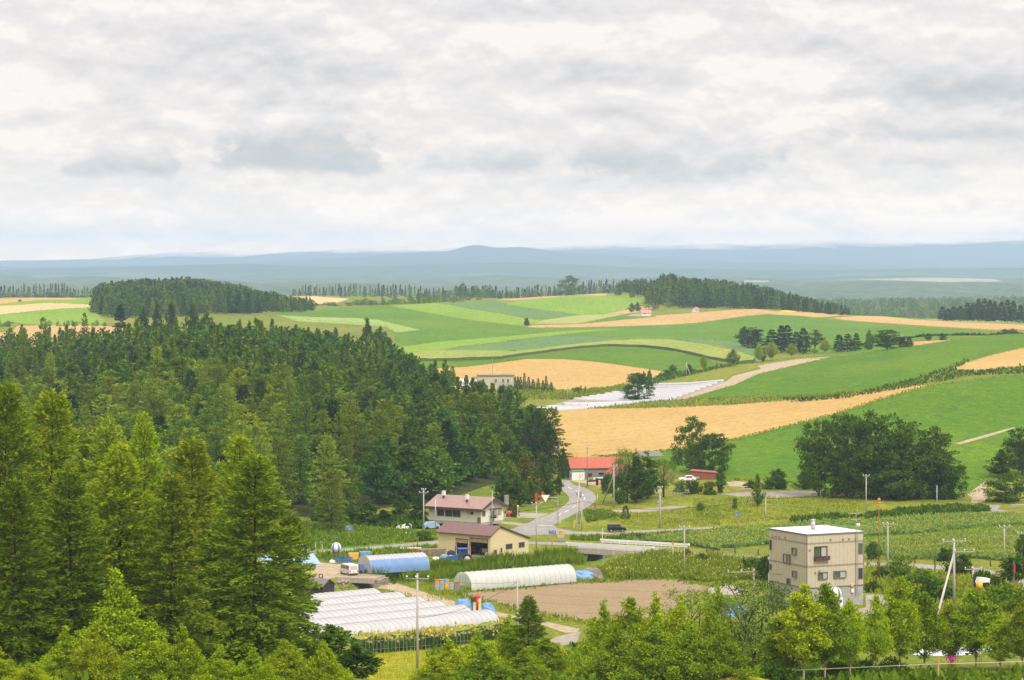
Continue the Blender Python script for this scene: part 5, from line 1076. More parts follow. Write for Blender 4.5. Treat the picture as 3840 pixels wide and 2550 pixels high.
wood('far_wood', 'dark wooded dome behind the left forest', [(345, 1880), (420, 1800), (700, 1830), (950, 1930), (1150, 2080), (1190, 2200), (1000, 2250), (700, 2300), (480, 2300), (360, 2200)], 800, ['lowspruce', 'lowlarch', 'lowbroad'], (10, 16), 5, (.8, .88, 1.1), ([345, 500, 900, 1190], [.8, 1, 1, .7]))
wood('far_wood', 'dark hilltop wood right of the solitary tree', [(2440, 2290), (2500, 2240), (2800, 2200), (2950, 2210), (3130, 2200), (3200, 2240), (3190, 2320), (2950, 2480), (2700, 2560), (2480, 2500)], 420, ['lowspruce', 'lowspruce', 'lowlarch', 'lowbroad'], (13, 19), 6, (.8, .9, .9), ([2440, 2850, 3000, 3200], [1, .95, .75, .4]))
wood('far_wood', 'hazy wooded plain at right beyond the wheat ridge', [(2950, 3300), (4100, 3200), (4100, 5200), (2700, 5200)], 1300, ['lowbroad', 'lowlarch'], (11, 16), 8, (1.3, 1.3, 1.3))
# ------------------------------------------------------------------ buildings
# local frame of a building: origin at its near ground corner, x along the right-hand wall (y = 0), y along the left-hand wall (x = 0)
def wbox(mb, wall, a0, a1, z0, z1, d0, d1, mi=0):
    return mb.box(a0, a1, -d1, -d0, z0, z1, mi) if wall == 'X' else mb.box(-d1, -d0, a0, a1, z0, z1, mi)
def window(par, wall, a0, a1, z0, z1, glass='glass', frame='trim', split=True, t=.07, d=.1, pale=None, sill=False):
    mb = MB()
    for q in ((a0, a1, z0, z0 + t), (a0, a1, z1 - t, z1), (a0, a0 + t, z0 + t, z1 - t), (a1 - t, a1, z0 + t, z1 - t)): wbox(mb, wall, *q, 0, d)
    m = (a0 + a1) / 2
    if split: wbox(mb, wall, m - t / 2, m + t / 2, z0 + t, z1 - t, 0, d * .8)
    w = mb.obj('window', M[frame], par)
    if pale and split:
        g = MB(); wbox(g, wall, a0 + t, m - t / 2, z0 + t, z1 - t, .01, d * .4); g.obj('pane', M[glass], w)
        g = MB(); wbox(g, wall, m + t / 2, a1 - t, z0 + t, z1 - t, .01, d * .4); g.obj('pane', M[pale], w)
    else:
        g = MB(); wbox(g, wall, a0 + t, a1 - t, z0 + t, z1 - t, .01, d * .4); g.obj('pane', M[glass], w)
    if sill: s_ = MB(); wbox(s_, wall, a0 - .08, a1 + .08, z0 - .08, z0, .0, d + .08); s_.obj('sill', M[frame], w)
    return w

# -- beige three-storey house
Yb = 390; nb = up(3026.4, 2291, Yb); beta = rad(26.5)
A_, B_, HT = 9.9, 10.4, 11.0
h = thing('three_storey_house', 'beige flat-roofed three-storey house with a concrete ground floor', 'house', nb, beta)
zb = HT * (1 - .70)
mb = MB(); mb.box(0, A_, 0, B_, zb, HT); mb.obj('wall', M['beige'], h)
mb = MB(); mb.box(.06, A_ - .06, .06, B_ - .06, -1.5, zb); mb.obj('garage_base', M['concrete'], h)
mb = MB()
for z, t in ((zb - .06, .13), (HT * (1 - .41) - .02, .06), (HT * (1 - .41) - .16, .06), (HT * (1 - .105), .05), (HT * (1 - .105) - .13, .05)):
    mb.box(-.025, A_ + .025, -.025, 0, z, z + t); mb.box(-.025, 0, 0, B_, z, z + t); mb.box(A_, A_ + .025, 0, B_, z, z + t)
for x, y in ((-.03, -.03), (A_ - .06, -.03)): mb.box(x, x + .09, y, y + .09, zb + .08, HT - .03)
mb.obj('trim_band', M['trim'], h)
mb = MB(); mb.box(-.08, A_ + .08, -.08, B_ + .08, HT - .02, HT + .22); mb.obj('parapet', M['trim'], h)
mb = MB(); mb.add([(-.05, -.05, HT + .225), (A_ + .05, -.05, HT + .225), (A_ + .05, B_ + .05, HT + .225), (-.05, B_ + .05, HT + .225)], [(0, 1, 2, 3)]); mb.add([(2.2, 7.5, HT + .24), (6.8, 6.4, HT + .24), (6.8, 6.5, HT + .24), (2.2, 7.7, HT + .24)], [(0, 1, 2, 3)]); mb.obj('roof', M['white_roof'], h)
fx = lambda x: (x - 440) / 515 * A_
fl = lambda x: (440 - x) / 322 * B_
def zr(x, y): # height on the right-hand wall from its picture row
    top = 258 - 23 * (x - 440) / 515; return HT - (y - top) / 650 * HT
def zl(x, y):
    top = 258 - 58 * (440 - x) / 322; return HT - (y - top) / 655 * HT
w = window(h, 'X', fx(505), fx(618), zr(560, 442), zr(560, 350), 'greenglass', 'brown_trim', True, .1, .22, 'paleglass')
mb = MB(); a, b, z0, z1 = fx(500), fx(632), zr(565, 470), zr(565, 436)
for q in ((a, b, z0, z0 + .1, 0, .5), (a, b, z1 - .05, z1, .45, .5), (a, a + .05, z0, z1, 0, .5), (b - .05, b, z0, z1, 0, .5), (a, b, z0 + .1, z0 + .42, .46, .49)): wbox(mb, 'X', *q)
mb.obj('balcony_rail', M['brown_trim'], h)
window(h, 'X', fx(536), fx(622), zr(579, 637), zr(579, 573), 'greenglass', 'trim', True, .1, .18, 'paleglass')
window(h, 'X', fx(677), fx(792), zr(734, 628), zr(734, 564), 'greenglass', 'trim', True, .1, .18, 'paleglass')
window(h, 'X', fx(905), fx(946), zr(925, 422), zr(925, 325), 'greenglass', 'trim', False, .08, .06)
window(h, 'X', fx(905), fx(946), zr(925, 640), zr(925, 541), 'glass', 'trim', False, .08, .06)
window(h, 'Y', fl(355), fl(322), zl(338, 426), zl(338, 362), 'paleglass', 'trim', False, .14, .3)
window(h, 'Y', fl(302), fl(246), zl(274, 500), zl(274, 418), 'ochre', 'trim', True, .12, .25, 'paleglass')
window(h, 'Y', fl(356), fl(325), zl(340, 623), zl(340, 563), 'paleglass', 'trim', False, .14, .3)
window(h, 'Y', fl(142), fl(122), zl(132, 384), zl(132, 292), 'glass', 'trim', False, .1, .06)
window(h, 'Y', fl(143), fl(122), zl(132, 562), zl(132, 506), 'glass', 'trim', False, .1, .06)
window(h, 'Y', fl(302), fl(270), zl(286, 690), zl(286, 632), 'glass', 'trim', False, .1, .1)
for x, y in ((152, 256), (180, 260), (206, 264), (258, 272)):
    mb = MB(); mb.ball((-.06, fl(x), zl(x, y)), .14, 8, 5); mb.obj('vent', M['ochre'], h)
for x, y in ((652, 293), (766, 290), (821, 287), (880, 286), (464, 382), (551, 562), (513, 578)):
    mb = MB(); wbox(mb, 'X', fx(x) - .14, fx(x) + .14, zr(x, y) - .1, zr(x, y) + .1, 0, .14); mb.obj('vent', M['ochre'], h)
mb = MB(); wbox(mb, 'X', fx(832), fx(855), zr(843, 700), zr(843, 678), 0, .2); mb.obj('wall_lamp', M['signyellow'], h)
mb = MB(); wbox(mb, 'X', fx(838), fx(862), zr(850, 755), zr(850, 724), 0, .15); mb.obj('meter_box', M['white'], h)
c = MB(); c.cone((4.6, 5.5, HT + .2), (4.6, 5.5, HT + 1.55), .34, .34, 10); c.cone((4.6, 5.5, HT + 1.55), (4.6, 5.5, HT + 1.75), .4, .36, 10); c.obj('chimney', M['steel'], h, True)
mx = fx(882); a = MB(); a.cone((mx, -.12, 1.8), (mx, -.12, HT + 3.0), .06, .05, 6); a.cone((mx + .3, -.12, 1.8), (mx + .3, -.12, HT + .3), .03, .03, 5)
for z, l, n in ((HT + 2.95, 1.0, 7), (HT + 2.05, .95, 6)):
    a.cone((mx - l, -.12, z), (mx + l * .8, -.12, z), .04, .04, 5)
    for i in range(n): a.cone((mx - l + i * l * .28, -.4, z), (mx - l + i * l * .28, .16, z), .015, .015, 4)
a.obj('antenna', M['steel'], h)
d_ = MB(); d_.ball((mx + .25, -.3, HT + 1.2), .3, 12, 6, 1); o = d_.obj('satellite_dish', M['white'], h, True)
# garage door and things beside the house
mb = MB(); wbox(mb, 'X', .9, 4.2, -1.2, 2.4, .01, .05); mb.obj('garage_door', ribbed('shutter', (.45, .44, .42), 'Z', .12, .5), h)
t = thing('water_tank', 'white box tank on a lattice stand at the left of the beige house', 'tank', up(2899, 2190, 402), beta)
mb = MB(); mb.box(-.55, .55, -.5, .5, .4, 1.7); mb.obj('tank_box', M['offwhite'], t)
mb = MB()
for x, y in ((-.5, -.45), (.5, -.45), (-.5, .45), (.5, .45)): mb.cone((x * 1.3, y * 1.3, -2.6), (x, y, .4), .05, .05, 5)
for z in (-2.0, -1.3, -.6, .1):
    mb.cone((-.65, -.6, z), (.65, -.6, z), .03, .03, 4); mb.cone((-.65, -.6, z), (.6, -.55, z + .6), .025, .025, 4)
mb.obj('stand', M['offwhite'], t)
def netball(name, loc, r, ca, cb, label, post):
    t = thing(name, label, 'ball', loc); mb = MB(); mb.ball((0, 0, 0), r, 16, 10)
    for i, f in enumerate(mb.f): mb.m[i] = 1 if (i * 7 + i // 16 * 3) % 5 < 2 else 0
    mb.obj('patterned_ball', [M[ca], M[cb]], t, True)
    mb = MB(); mb.cone((0, 0, -post), (0, 0, -r * .8), .08, .08, 6); mb.obj('post', M['steel'], t); return t
netball('ball_ornament', up(1261, 2054, 497), 1.02, 'white', 'signblue', 'white and dark chequered ball on a post beside the valley road', 2.6)
netball('ball_ornament', up(3131, 2226, 382), 1.0, 'white', 'green_roof', 'white and green chequered ball before the concrete ground floor of the beige house', 2.2)
o = thing('heat_pump', 'white unit beside the green ball at the foot of the beige house', 'machine', up(3148, 2262, 383), beta); mb = MB(); mb.box(-.4, .4, -.3, .3, -1.2, .9); mb.obj('casing', M['white'], o); mb = MB(); mb.cone((0, -.31, .3), (0, -.33, .3), .25, .25, 14); mb.obj('fan_grille', M['trim'], o)

# -- cream machine barn, open garage doors
nb = up(1840, 2090, 503); beta = rad(52); Lx, Ly = 11.7, 12.8; He, Hb, zrid, yr = 4.15, 2.7, 5.6, 2.6
h = thing('machine_barn', 'cream barn with a brown roof and two open garage doors', 'barn', nb, beta)
prof = [(0, -.6), (Lx, -.6), (Lx, Hb), (yr, zrid - .1), (0, He)]
mb = MB(); mb.prism([(0, -.6), (Lx, -.6), (Lx, Hb), (yr, zrid - .1), (0, He)], 'y', 0, .2)
mb.prism(prof, 'y', Ly - .2, Ly); mb.box(Lx - .2, Lx, .2, Ly - .2, -.6, Hb)
d1, d2 = (.75, 5.0), (5.6, 8.4) # door openings along the left-hand wall
mb.box(0, .2, .2, d1[0], -.6, He); mb.box(0, .2, d1[1], d2[0], -.6, He); mb.box(0, .2, d2[1], Ly - .2, -.6, He)
mb.box(0, .2, d1[0], d1[1], 3.35, He); mb.box(0, .2, d2[0], d2[1], 3.0, He); mb.obj('wall', M['cream'], h)
mb = MB(); mb.box(.2, Lx - .2, .2, Ly - .2, -.5, .02); mb.obj('floor', M['concrete'], h)
for q in (d1, d2):
    z = 3.35 if q is d1 else 3.0
    mb = MB(); mb.box(.06, .12, q[0], q[1], z - .75, z); mb.obj('shutter', ribbed('tan_shutter', (.52, .36, .22), 'Z', .15, .6), h)
    mb = MB(); mb.box(-.03, .0, q[0] - .12, q[0], -.1, z + .12); mb.box(-.03, .0, q[1], q[1] + .12, -.1, z + .12); mb.box(-.03, .0, q[0], q[1], z, z + .12); mb.obj('door_frame', M['brown_trim'], h)
mb = MB(); t_ = .16
mb.prism([(-.45, He - .25), (-.45, He - .07), (yr, zrid + t_), (Lx + .35, Hb + .05 + t_ - .1), (Lx + .35, Hb - .12), (yr, zrid)], 'y', -.35, Ly + .35); mb.obj('roof', M['brown_roof'], h)
window(h, 'X', 4.6, 6.6, 1.1, 2.1, 'glass', 'trim', True, .07, .08)
window(h, 'X', 8.6, 10.4, 1.1, 2.1, 'glass', 'trim', True, .07, .08)
mb = MB(); wbox(mb, 'X', .9, 1.85, -.3, 1.3, 0, .05); mb.obj('door', M['brown_roof'], h)
mb = MB(); wbox(mb, 'X', 3.0, 3.4, .7, 1.5, 0, .12); mb.obj('meter_box', M['stump'], h)
# machinery dimly seen inside the barn
def machine(loc, rz, label, kind):
    t = thing('farm_machine', label, 'farm machine', loc, rz); mb = MB()
    mb.box(-1.2, 1.2, -.5, .5, .5, .75); mb.box(-.7, .6, -.4, .4, .75, 1.25); mb.tube([(-1.2, 0, .6), (-1.8, 0, .5)], .06); mb.obj('body', M[kind], t)
    for x in (-.8, .8):
        for y in (-.62, .62):
            w_ = MB(); w_.cone((x, y - .08, .42), (x, y + .08, .42), .42, .42, 12); w_.obj('wheel', M['rubber'], t)
    return t
hx, hy = math.cos(beta), math.sin(beta)
def loc_in(p, b, x, y, z=0): return (p.x + x * math.cos(b) - y * math.sin(b), p.y + x * math.sin(b) + y * math.cos(b), p.z + z)
machine(loc_in(nb, beta, 2.2, 3.0, .05), beta + 1.6, 'grey implement parked inside the larger barn door', 'steel')
machine(loc_in(nb, beta, 2.6, 7.0, .05), beta + 1.3, 'red implement parked inside the smaller barn door', 'red')
o = thing('stored_bag', 'white sack lying inside the right of the larger barn door', 'sack', loc_in(nb, beta, .9, 1.5, .1)); mb = MB(); mb.ball((0, 0, .4), .45, 9, 6, .9); mb.obj('sack', M['white'], o, True)

# -- white house with faded roof
nb = up(1804.8, 1957, 551); beta = rad(57); Lx, Ly = 8.3, 13.2; He = 2.75; zrid = 4.7; yr = 4.0
h = thing('white_house', 'white bungalow with a faded red-brown roof and two flues', 'house', nb, beta)
mb = MB(); mb.prism([(0, -.2), (Lx, -.2), (Lx, He), (yr, zrid - .3), (0, He)], 'y', 0, Ly); mb.obj('wall', M['offwhite'], h)
mb = MB(); mb.box(.03, Lx - .03, .03, Ly - .03, -.8, -.2); mb.obj('foundation', M['concrete'], h)
mb = MB(); mb.prism([(-.9, He - .55), (-.9, He - .08), (yr, zrid + .12), (Lx + .8, He - .0), (Lx + .8, He - .4), (yr, zrid - .1)], 'y', -.8, Ly + .6); r_ = mb.obj('roof', M['red_brown_roof'], h)
mb = MB(); mb.box(-.96, -.9, -.85, Ly + .65, He - .58, He - .04); mb.prism([(-.9, He - .5), (-.9, He - .1), (yr, zrid + .08), (Lx + .8, He - .03), (Lx + .8, He - .45), (yr, zrid - .75)], 'y', -.86, -.8); mb.obj('fascia', M['brown_trim'], h)
for yc, xc in ((11.2, 2.6), (4.6, 1.6)):
    z = He + (xc + .9) / (yr + .9) * (zrid + .2 - He); c = MB(); c.cone((xc, yc, z - .1), (xc, yc, z + .5), .24, .24, 8, 1); c.box(xc - .3, xc + .3, yc - .3, yc + .3, z + .5, z + 1.45); c.obj('chimney', [M['white'], M['brown_trim']], h)
window(h, 'Y', 9.3, 11.0, .75, 2.15, 'glass', 'trim'); window(h, 'Y', 5.2, 7.1, .7, 2.1, 'glass', 'trim'); window(h, 'Y', 7.25, 9.0, .7, 2.1, 'glass', 'trim')
window(h, 'Y', 1.8, 3.7, 1.3, 2.1, 'glass', 'white', True, .07, .08, 'paleglass'); window(h, 'X', .4, 1.4, 1.1, 2.2, 'greenglass', 'trim')
window(h, 'X', 6.3, 7.4, 1.0, 2.1, 'paleglass', 'trim')
mb = MB(); wbox(mb, 'X', 3.0, 5.8, 2.35, 2.5, 0, 1.4); mb.obj('porch_roof', M['brown_trim'], h)
mb = MB(); wbox(mb, 'X', 3.9, 4.8, -.2, 1.9, 0, .06); mb.obj('door', M['trim'], h)
mb = MB(); wbox(mb, 'Y', .15, .95, -.2, .9, 0, .05); mb.obj('side_panel', M['trim'], h)
t = thing('oil_tank', 'round dark oil tank beside the right wall of the white house', 'tank', loc_in(nb, beta, 3.4, -.8)); mb = MB(); mb.cone((-.6, 0, .9), (.6, 0, .9), .38, .38, 12); mb.obj('drum', M['stump'], t, True); mb = MB()
for x in (-.45, .45): mb.cone((x, 0, -.3), (x, 0, .6), .04, .04, 4)
split_obj(mb, 'leg', M['steel'], t)

# -- generic gabled building
def gabled(name, label, p, beta, Lx, Ly, He, rise, wall, roof, ridge='x', over=.35, base=-.6, cat='barn'):
    h = thing(name, label, cat, p, rad(beta)); mb = MB()
    if ridge == 'x':
        c = Ly / 2; mb.prism([(0, base), (Ly, base), (Ly, He), (c, He + rise), (0, He)], 'x', 0, Lx); mb.obj('wall', M[wall], h)
        k = rise / c; mb = MB(); mb.prism([(-over, He - over * k - .02), (-over, He - over * k + .14), (c, He + rise + .16), (Ly + over, He - over * k + .14), (Ly + over, He - over * k - .02), (c, He + rise)], 'x', -over, Lx + over)
    else:
        c = Lx / 2; mb.prism([(0, base), (Lx, base), (Lx, He), (c, He + rise), (0, He)], 'y', 0, Ly); mb.obj('wall', M[wall], h)
        k = rise / c; mb = MB(); mb.prism([(-over, He - over * k - .02), (-over, He - over * k + .14), (c, He + rise + .16), (Lx + over, He - over * k + .14), (Lx + over, He - over * k - .02), (c, He + rise)], 'y', -over, Ly + over)
    mb.obj('roof', M[roof], h); return h
u, v = px('H', 714, 592); h = gabled('red_roofed_barn', 'long grey board barn with a bright red roof', up(u, v, 692), 10, 13.5, 7, 3.2, 2.3, 'greywood', 'red_roof')
window(h, 'X', 7.2, 8.7, 1.2, 1.9, 'dark', 'greywood', False); mb = MB(); wbox(mb, 'X', 4.4, 5.5, .9, 1.7, .01, .04); mb.obj('shutter', M['darkwood'], h)
mb = MB(); mb.box(-.03, 0, 1.2, 5.4, -.2, 2.9); mb.obj('door', M['darkwood'], h)
u, v = px('H', 1195, 655); h = gabled('pink_roofed_barn', 'barn with a steep faded red roof half hidden by trees', up(u, v, 668), 28, 6.5, 5, 2.4, 2.9, 'greywood', 'pink_roof', 'y')
# white hut with a painted mark
u, v = px('H', 722, 598); p = up(u, v, 686); h = gabled('white_hut', 'white hut with a green roof and a black brush mark', p, 14, 3.4, 2.6, 2.3, .25, 'white', 'green_roof', 'x', .12, cat='hut')
window(h, 'Y', .6, 1.2, .9, 1.6, 'glass', 'trim', False)
tm = link('painted_mark', text_mesh('い', 1.15, M['black'], 'painted_mark'), h); tm.location = (2.45, -.03, 1.35); tm.rotation_euler = (rad(90), 0, 0)
mb = MB()
for i in range(7): wbox(mb, 'X', 1.3 + i * .27, 1.5 + i * .27, .62, .7, .005, .012)
mb.obj('lettering', M['trim'], h)
for x, lab in ((916, 'low brown heap left of the pole before the red barn'),):
    t = thing('timber_pile', 'low pile of brown boards before the red barn', 'pile', gpf('H', 960, 608)); mb = MB()
    for i in range(5): mb.box(-1.5 + i * .1, 1.4 + i * .05, -.5 + i * .1, .5 - i * .05, .1 * i, .1 * i + .09)
    split_obj(mb, 'board', M['stump'], t)
t = thing('white_drum', 'small white drum beside the boards at the red barn', 'drum', gpf('H', 968, 600)); mb = MB(); mb.cone((0, 0, 0), (0, 0, .8), .3, .3, 10); mb.cone((0, 0, .8), (0, 0, .86), .32, .32, 10); mb.obj('barrel', M['white'], t)
u, v = px('H', 1012, 690); p = up(u, v, 662); t = thing('sign_shed', 'dark little shed carrying a yellow board beside the bend', 'shed', p, rad(20)); mb = MB(); mb.box(0, 1.7, 0, 1.5, -.3, 2.6); mb.obj('wall', M['darkwood'], t); mb = MB(); mb.box(-.1, 1.8, -.1, 1.6, 2.6, 2.75); mb.obj('roof', M['pale_roof'], t)
mb = MB(); mb.box(.1, .6, -.06, -.01, -.1, 2.2); s_ = mb.obj('notice_board', M['signyellow'], t); mb = MB()
for i in range(5): mb.box(.2, .5, -.075, -.062, .2 + i * .36, .36 + i * .36)
mb.obj('lettering', M['redwall'], s_)
# rust red shed and its bay
u, v = px('H', 2030, 610); h = thing('rust_red_shed', 'rust red lean-to shed with an open bay on the rise', 'shed', up(u, v, 655), rad(-14)); mb = MB()
mb.box(0, .12, 0, 4.5, -.3, 2.6); mb.prism([(0, -.3), (7.3, -.3), (7.3, 2.2), (0, 2.7)], 'y', 4.4, 4.5); mb.prism([(2.6, -.3), (7.3, -.3), (7.3, 2.2), (2.6, 2.52)], 'y', 0, .12); mb.prism([(.12, 1.6), (2.6, 1.6), (2.6, 2.52), (.12, 2.68)], 'y', 0, .12); mb.obj('wall', M['redwall'], h)
mb = MB(); mb.prism([(-.2, 2.68), (7.5, 2.2), (7.5, 2.3), (-.2, 2.8)], 'y', -.2, 4.7); mb.obj('roof', M['redwall'], h)
window(h, 'X', 6.4, 7.0, .9, 1.6, 'paleglass', 'trim', False)
mb = MB(); mb.box(.3, 1.2, .5, .56, .9, 1.55); mb.box(1.4, 2.4, .4, .46, .8, 1.5); mb.obj('hanging_sheet', M['white'], h)
mb = MB(); mb.box(1.3, 1.4, .1, .2, -.3, 1.6); mb.obj('post', M['white'], h)
# bicycles and small stuff by it
for x, c, lab in ((1895, 'blue', 'blue bicycle leaning in front of the pale plume bush'), (1990, 'steel', 'grey bicycle beside the blue spruce in the garden')):
    t = thing('bicycle', lab, 'bicycle', gpf('H', x, 762) , .2); t.scale = (1.5, 1.5, 1.5)
    for s in (-.5, .5):
        mb = MB()
        for i in range(16):
            a, b = i * math.pi / 8, (i + 1) * math.pi / 8; mb.cone((s + .32 * math.cos(a), 0, .33 + .32 * math.sin(a)), (s + .32 * math.cos(b), 0, .33 + .32 * math.sin(b)), .025, .025, 4)
        mb.obj('wheel', M['rubber'], t)
    mb = MB(); mb.tube([(-.5, 0, .33), (-.15, 0, .8), (.35, 0, .8), (.5, 0, .33)], .03); mb.tube([(-.15, 0, .8), (0, 0, .33), (.35, 0, .8)], .03); mb.tube([(.3, -.25, 1.0), (.35, 0, .95), (.3, .25, 1.0)], .02); mb.box(-.28, -.05, -.08, .08, .9, .96); mb.obj('frame', M[c], t)
t = thing('parked_car', 'white car half hidden behind bushes at the rust red shed', 'car', gpf('H', 1998, 606), rad(95))
def car_body(t, L, W, Hh, paint, kind):
    """body with wheels, glass and lamps; front along +y"""
    mb = MB()
    if kind == 'van': pr = [(-L / 2, .32), (-L / 2, 1.05), (-L / 2 + .08, Hh - .12), (-L / 2 + .25, Hh), (L / 2 - 1.25, Hh), (L / 2 - 1.05, Hh - .06), (L / 2 - .28, 1.12), (L / 2, .95), (L / 2, .32)]
    elif kind == 'box': pr = [(-L / 2, .35), (-L / 2, .95), (-L / 2 + .06, Hh - .1), (-L / 2 + .2, Hh), (L / 2 - 1.5, Hh), (L / 2 - 1.3, Hh - .05), (L / 2 - .95, 1.05), (L / 2 - .12, .98), (L / 2, .8), (L / 2, .35)]
    else: pr = [(-L / 2, .35), (-L / 2, .85), (-L / 2 + .3, .95), (-L / 2 + .9, Hh), (L / 2 - 1.9, Hh), (L / 2 - 1.2, .95), (L / 2 - .1, .85), (L / 2, .35)]
    mb.prism(pr, 'x', -W / 2, W / 2); b = mb.obj('body', M[paint], t)
    m_ = b.modifiers.new('b', 'BEVEL'); m_.width = .07; m_.segments = 2; m_.limit_method = 'ANGLE'
    for s in (-1, 1):
        for y in (-L / 2 + .78, L / 2 - .78):
            w = MB(); w.cone((s * (W / 2 - .16), y, .32), (s * (W / 2 + .02), y, .32), .32, .32, 16); w = w.obj('wheel', M['rubber'], t); r_ = MB(); r_.cone((s * (W / 2 + .01), y, .32), (s * (W / 2 + .035), y, .32), .19, .17, 12); r_.obj('rim', M['steel'], w)
    return pr
def car_glass(t, W, sides, front, rear, tint='glass'):
    for a, b, z0, z1, sk in sides:
        for s in (-1, 1):
            mb = MB(); x = s * (W / 2 + .004); mb.add([(x, a, z0), (x, b, z0), (x, b - sk, z1), (x, a, z1)], [(0, 1, 2, 3)]); mb.obj('side_window', M[tint], t)
    for nm, q in (('windscreen', front), ('rear_window', rear)):
        if q: (y0, z0), (y1, z1) = q; mb = MB(); k = W / 2 - .14; mb.add([(-k, y0, z0), (k, y0, z0), (k * .93, y1, z1), (-k * .93, y1, z1)], [(0, 1, 2, 3)]); mb.obj(nm, M[tint if nm == 'windscreen' else 'paleglass' if t.name.startswith('delivery') else tint], t)
car_body(t, 4.2, 1.7, 1.45, 'white', 'sedan'); car_glass(t, 1.7, [(-1.1, .6, .95, 1.35, .35)], ((.93, .98), (.26, 1.4)), ((-1.83, .98), (-1.28, 1.4)))
# white van by the blue tunnel
p = gpf('K', 880, 443); t = thing('delivery_van', 'white van seen from behind beside the blue tunnel', 'van', p + Vector((0, 0, .0)), rad(25)); t.rotation_euler = (0, 0, rad(27))
L, W, Hh = 4.5, 1.72, 1.98; car_body(t, L, W, Hh, 'white', 'van')
car_glass(t, W, [(-1.85, -.55, 1.15, 1.72, .0), (-.42, .62, 1.15, 1.72, .0), (.75, 1.75, 1.15, 1.72, .35)], ((1.99, 1.18), (1.22, 1.86)), ((-2.262, 1.15), (-2.19, 1.82)))
for s in (-1, 1):
    mb = MB(); mb.box(s * .72 - .09, s * .72 + .09, -L / 2 - .02, -L / 2 + .02, .68, 1.05); mb.obj('tail_light', M['red'], t)
    mb = MB(); mb.box(s * .6 - .15, s * .6 + .15, L / 2 - .02, L / 2 + .02, .7, .9); mb.obj('headlight', M['lamp'], t)
mb = MB(); mb.box(-.8, .8, -L / 2 - .09, -L / 2 + .02, .34, .55); mb.obj('bumper', M['trim'], t); mb = MB(); mb.box(-.22, .22, -L / 2 - .03, -L / 2 - .005, .72, .92); mb.obj('number_plate', M['signyellow'], t)
# dark boxy car on the upper road
u, v = px('H', 1216, 1166); p = gp(u, v); t = thing('black_car', 'black boxy car driving along the upper road behind the bridge', 'car', p, rad(-90)); t.rotation_euler = (0, 0, rad(-87))
car_body(t, 3.9, 1.7, 1.65, 'black', 'box'); car_glass(t, 1.7, [(-1.75, -.75, 1.02, 1.45, 0), (-.65, .15, 1.02, 1.45, 0), (.25, 1.0, 1.02, 1.45, .38)], ((.98, 1.06), (.63, 1.55)), ((-1.96, .98), (-1.9, 1.5)))
mb = MB(); mb.box(-.6, .6, -1.7, .3, 1.655, 1.68); mb.obj('roof_panel', M['trim'], t)
for s in (-1, 1):
    mb = MB(); mb.box(s * .72 - .08, s * .72 + .08, -1.97, -1.93, .75, .95); mb.obj('tail_light', M['red'], t); mb = MB(); mb.box(s * .6 - .14, s * .6 + .14, 1.93, 1.97, .66, .82); mb.obj('headlight', M['lamp'], t)
# blue tractor before the barn
p = gpf('L', 362, 312); t = thing('tractor', 'blue farm tractor with a cab parked before the cream barn', 'tractor', p + Vector((0, 0, -.1)), rad(20)); t.scale = (1.25, 1.25, 1.12)
mb = MB(); mb.prism([(-2.0, .8), (-.3, .75), (-.3, 1.35), (-1.9, 1.25), (-2.05, 1.1)], 'y', -.38, .38); mb.obj('bonnet', M['blue'], t)
mb = MB(); mb.box(-1.9, .9, -.25, .25, .5, .8); mb.obj('chassis', M['trim'], t)
mb = MB()
for x, y in ((-.3, -.6), (-.3, .6), (1.0, -.6), (1.0, .6)): mb.cone((x, y, .8), (x * .92, y * .95, 2.3), .05, .05, 5)
cab = mb.obj('cab', M['blue'], t); mb = MB(); mb.box(-.27, .95, -.57, .57, .95, 2.25); mb.obj('cab_glass', M['glass'], cab); mb = MB(); mb.box(-.5, 1.15, -.72, .72, 2.3, 2.46); mb.obj('cab_roof', M['blue'], cab)
for s in (-1, 1):
    for x, r_ in ((-1.5, .46), (.75, .78)):
        w = MB(); w.cone((x, s * .5, r_ - .0), (x, s * .85, r_ - .0), r_, r_, 18); w = w.obj('wheel', M['rubber'], t); q = MB(); q.cone((x, s * .86, r_), (x, s * .875, r_), r_ * .55, r_ * .45, 12); q.obj('rim', M['lamp'], w)
    mb = MB()
    for i in range(6):
        a, b = rad(20 + 25 * i), rad(45 + 25 * i); mb.add([(.75 + .86 * math.cos(a), s * .5, .78 + .86 * math.sin(a)), (.75 + .86 * math.cos(b), s * .5, .78 + .86 * math.sin(b)), (.75 + .86 * math.cos(b), s * .9, .78 + .86 * math.sin(b)), (.75 + .86 * math.cos(a), s * .9, .78 + .86 * math.sin(a))], [(0, 1, 2, 3)])
    mb.obj('mudguard', M['blue'], t)
mb = MB(); mb.cone((-.9, -.2, 1.3), (-.9, -.2, 2.9), .05, .05, 6); mb.obj('exhaust', M['trim'], t)
mb = MB(); mb.box(1.2, 1.9, -.6, .6, .3, .9); mb.tube([(.9, 0, .6), (1.3, 0, .9), (1.9, 0, .4)], .06); mb.obj('rear_implement', M['red'], t)
t = thing('covered_implement', 'implement under a blue and pale sheet left of the tractor', 'farm machine', gpf('L', 190, 285), .3); mb = MB(); mb.ball((0, 0, .5), .9, 10, 6, .7); mb.ball((1.3, .1, .4), .7, 10, 6, .7, 1); mb.ball((-1.6, 0, .25), .8, 10, 6, .5, 1); mb.obj('sheet', [M['tarp'], M['white']], t, True); mb = MB(); mb.ball((1.7, 1.2, .9), .9, 10, 6, .9); mb.obj('dark_bundle', M['rubber'], t, True)
t = thing('log_stack', 'stack of old grey boards left of the cream barn', 'stack', gpf('L', 60, 232), rad(20)); mb = MB()
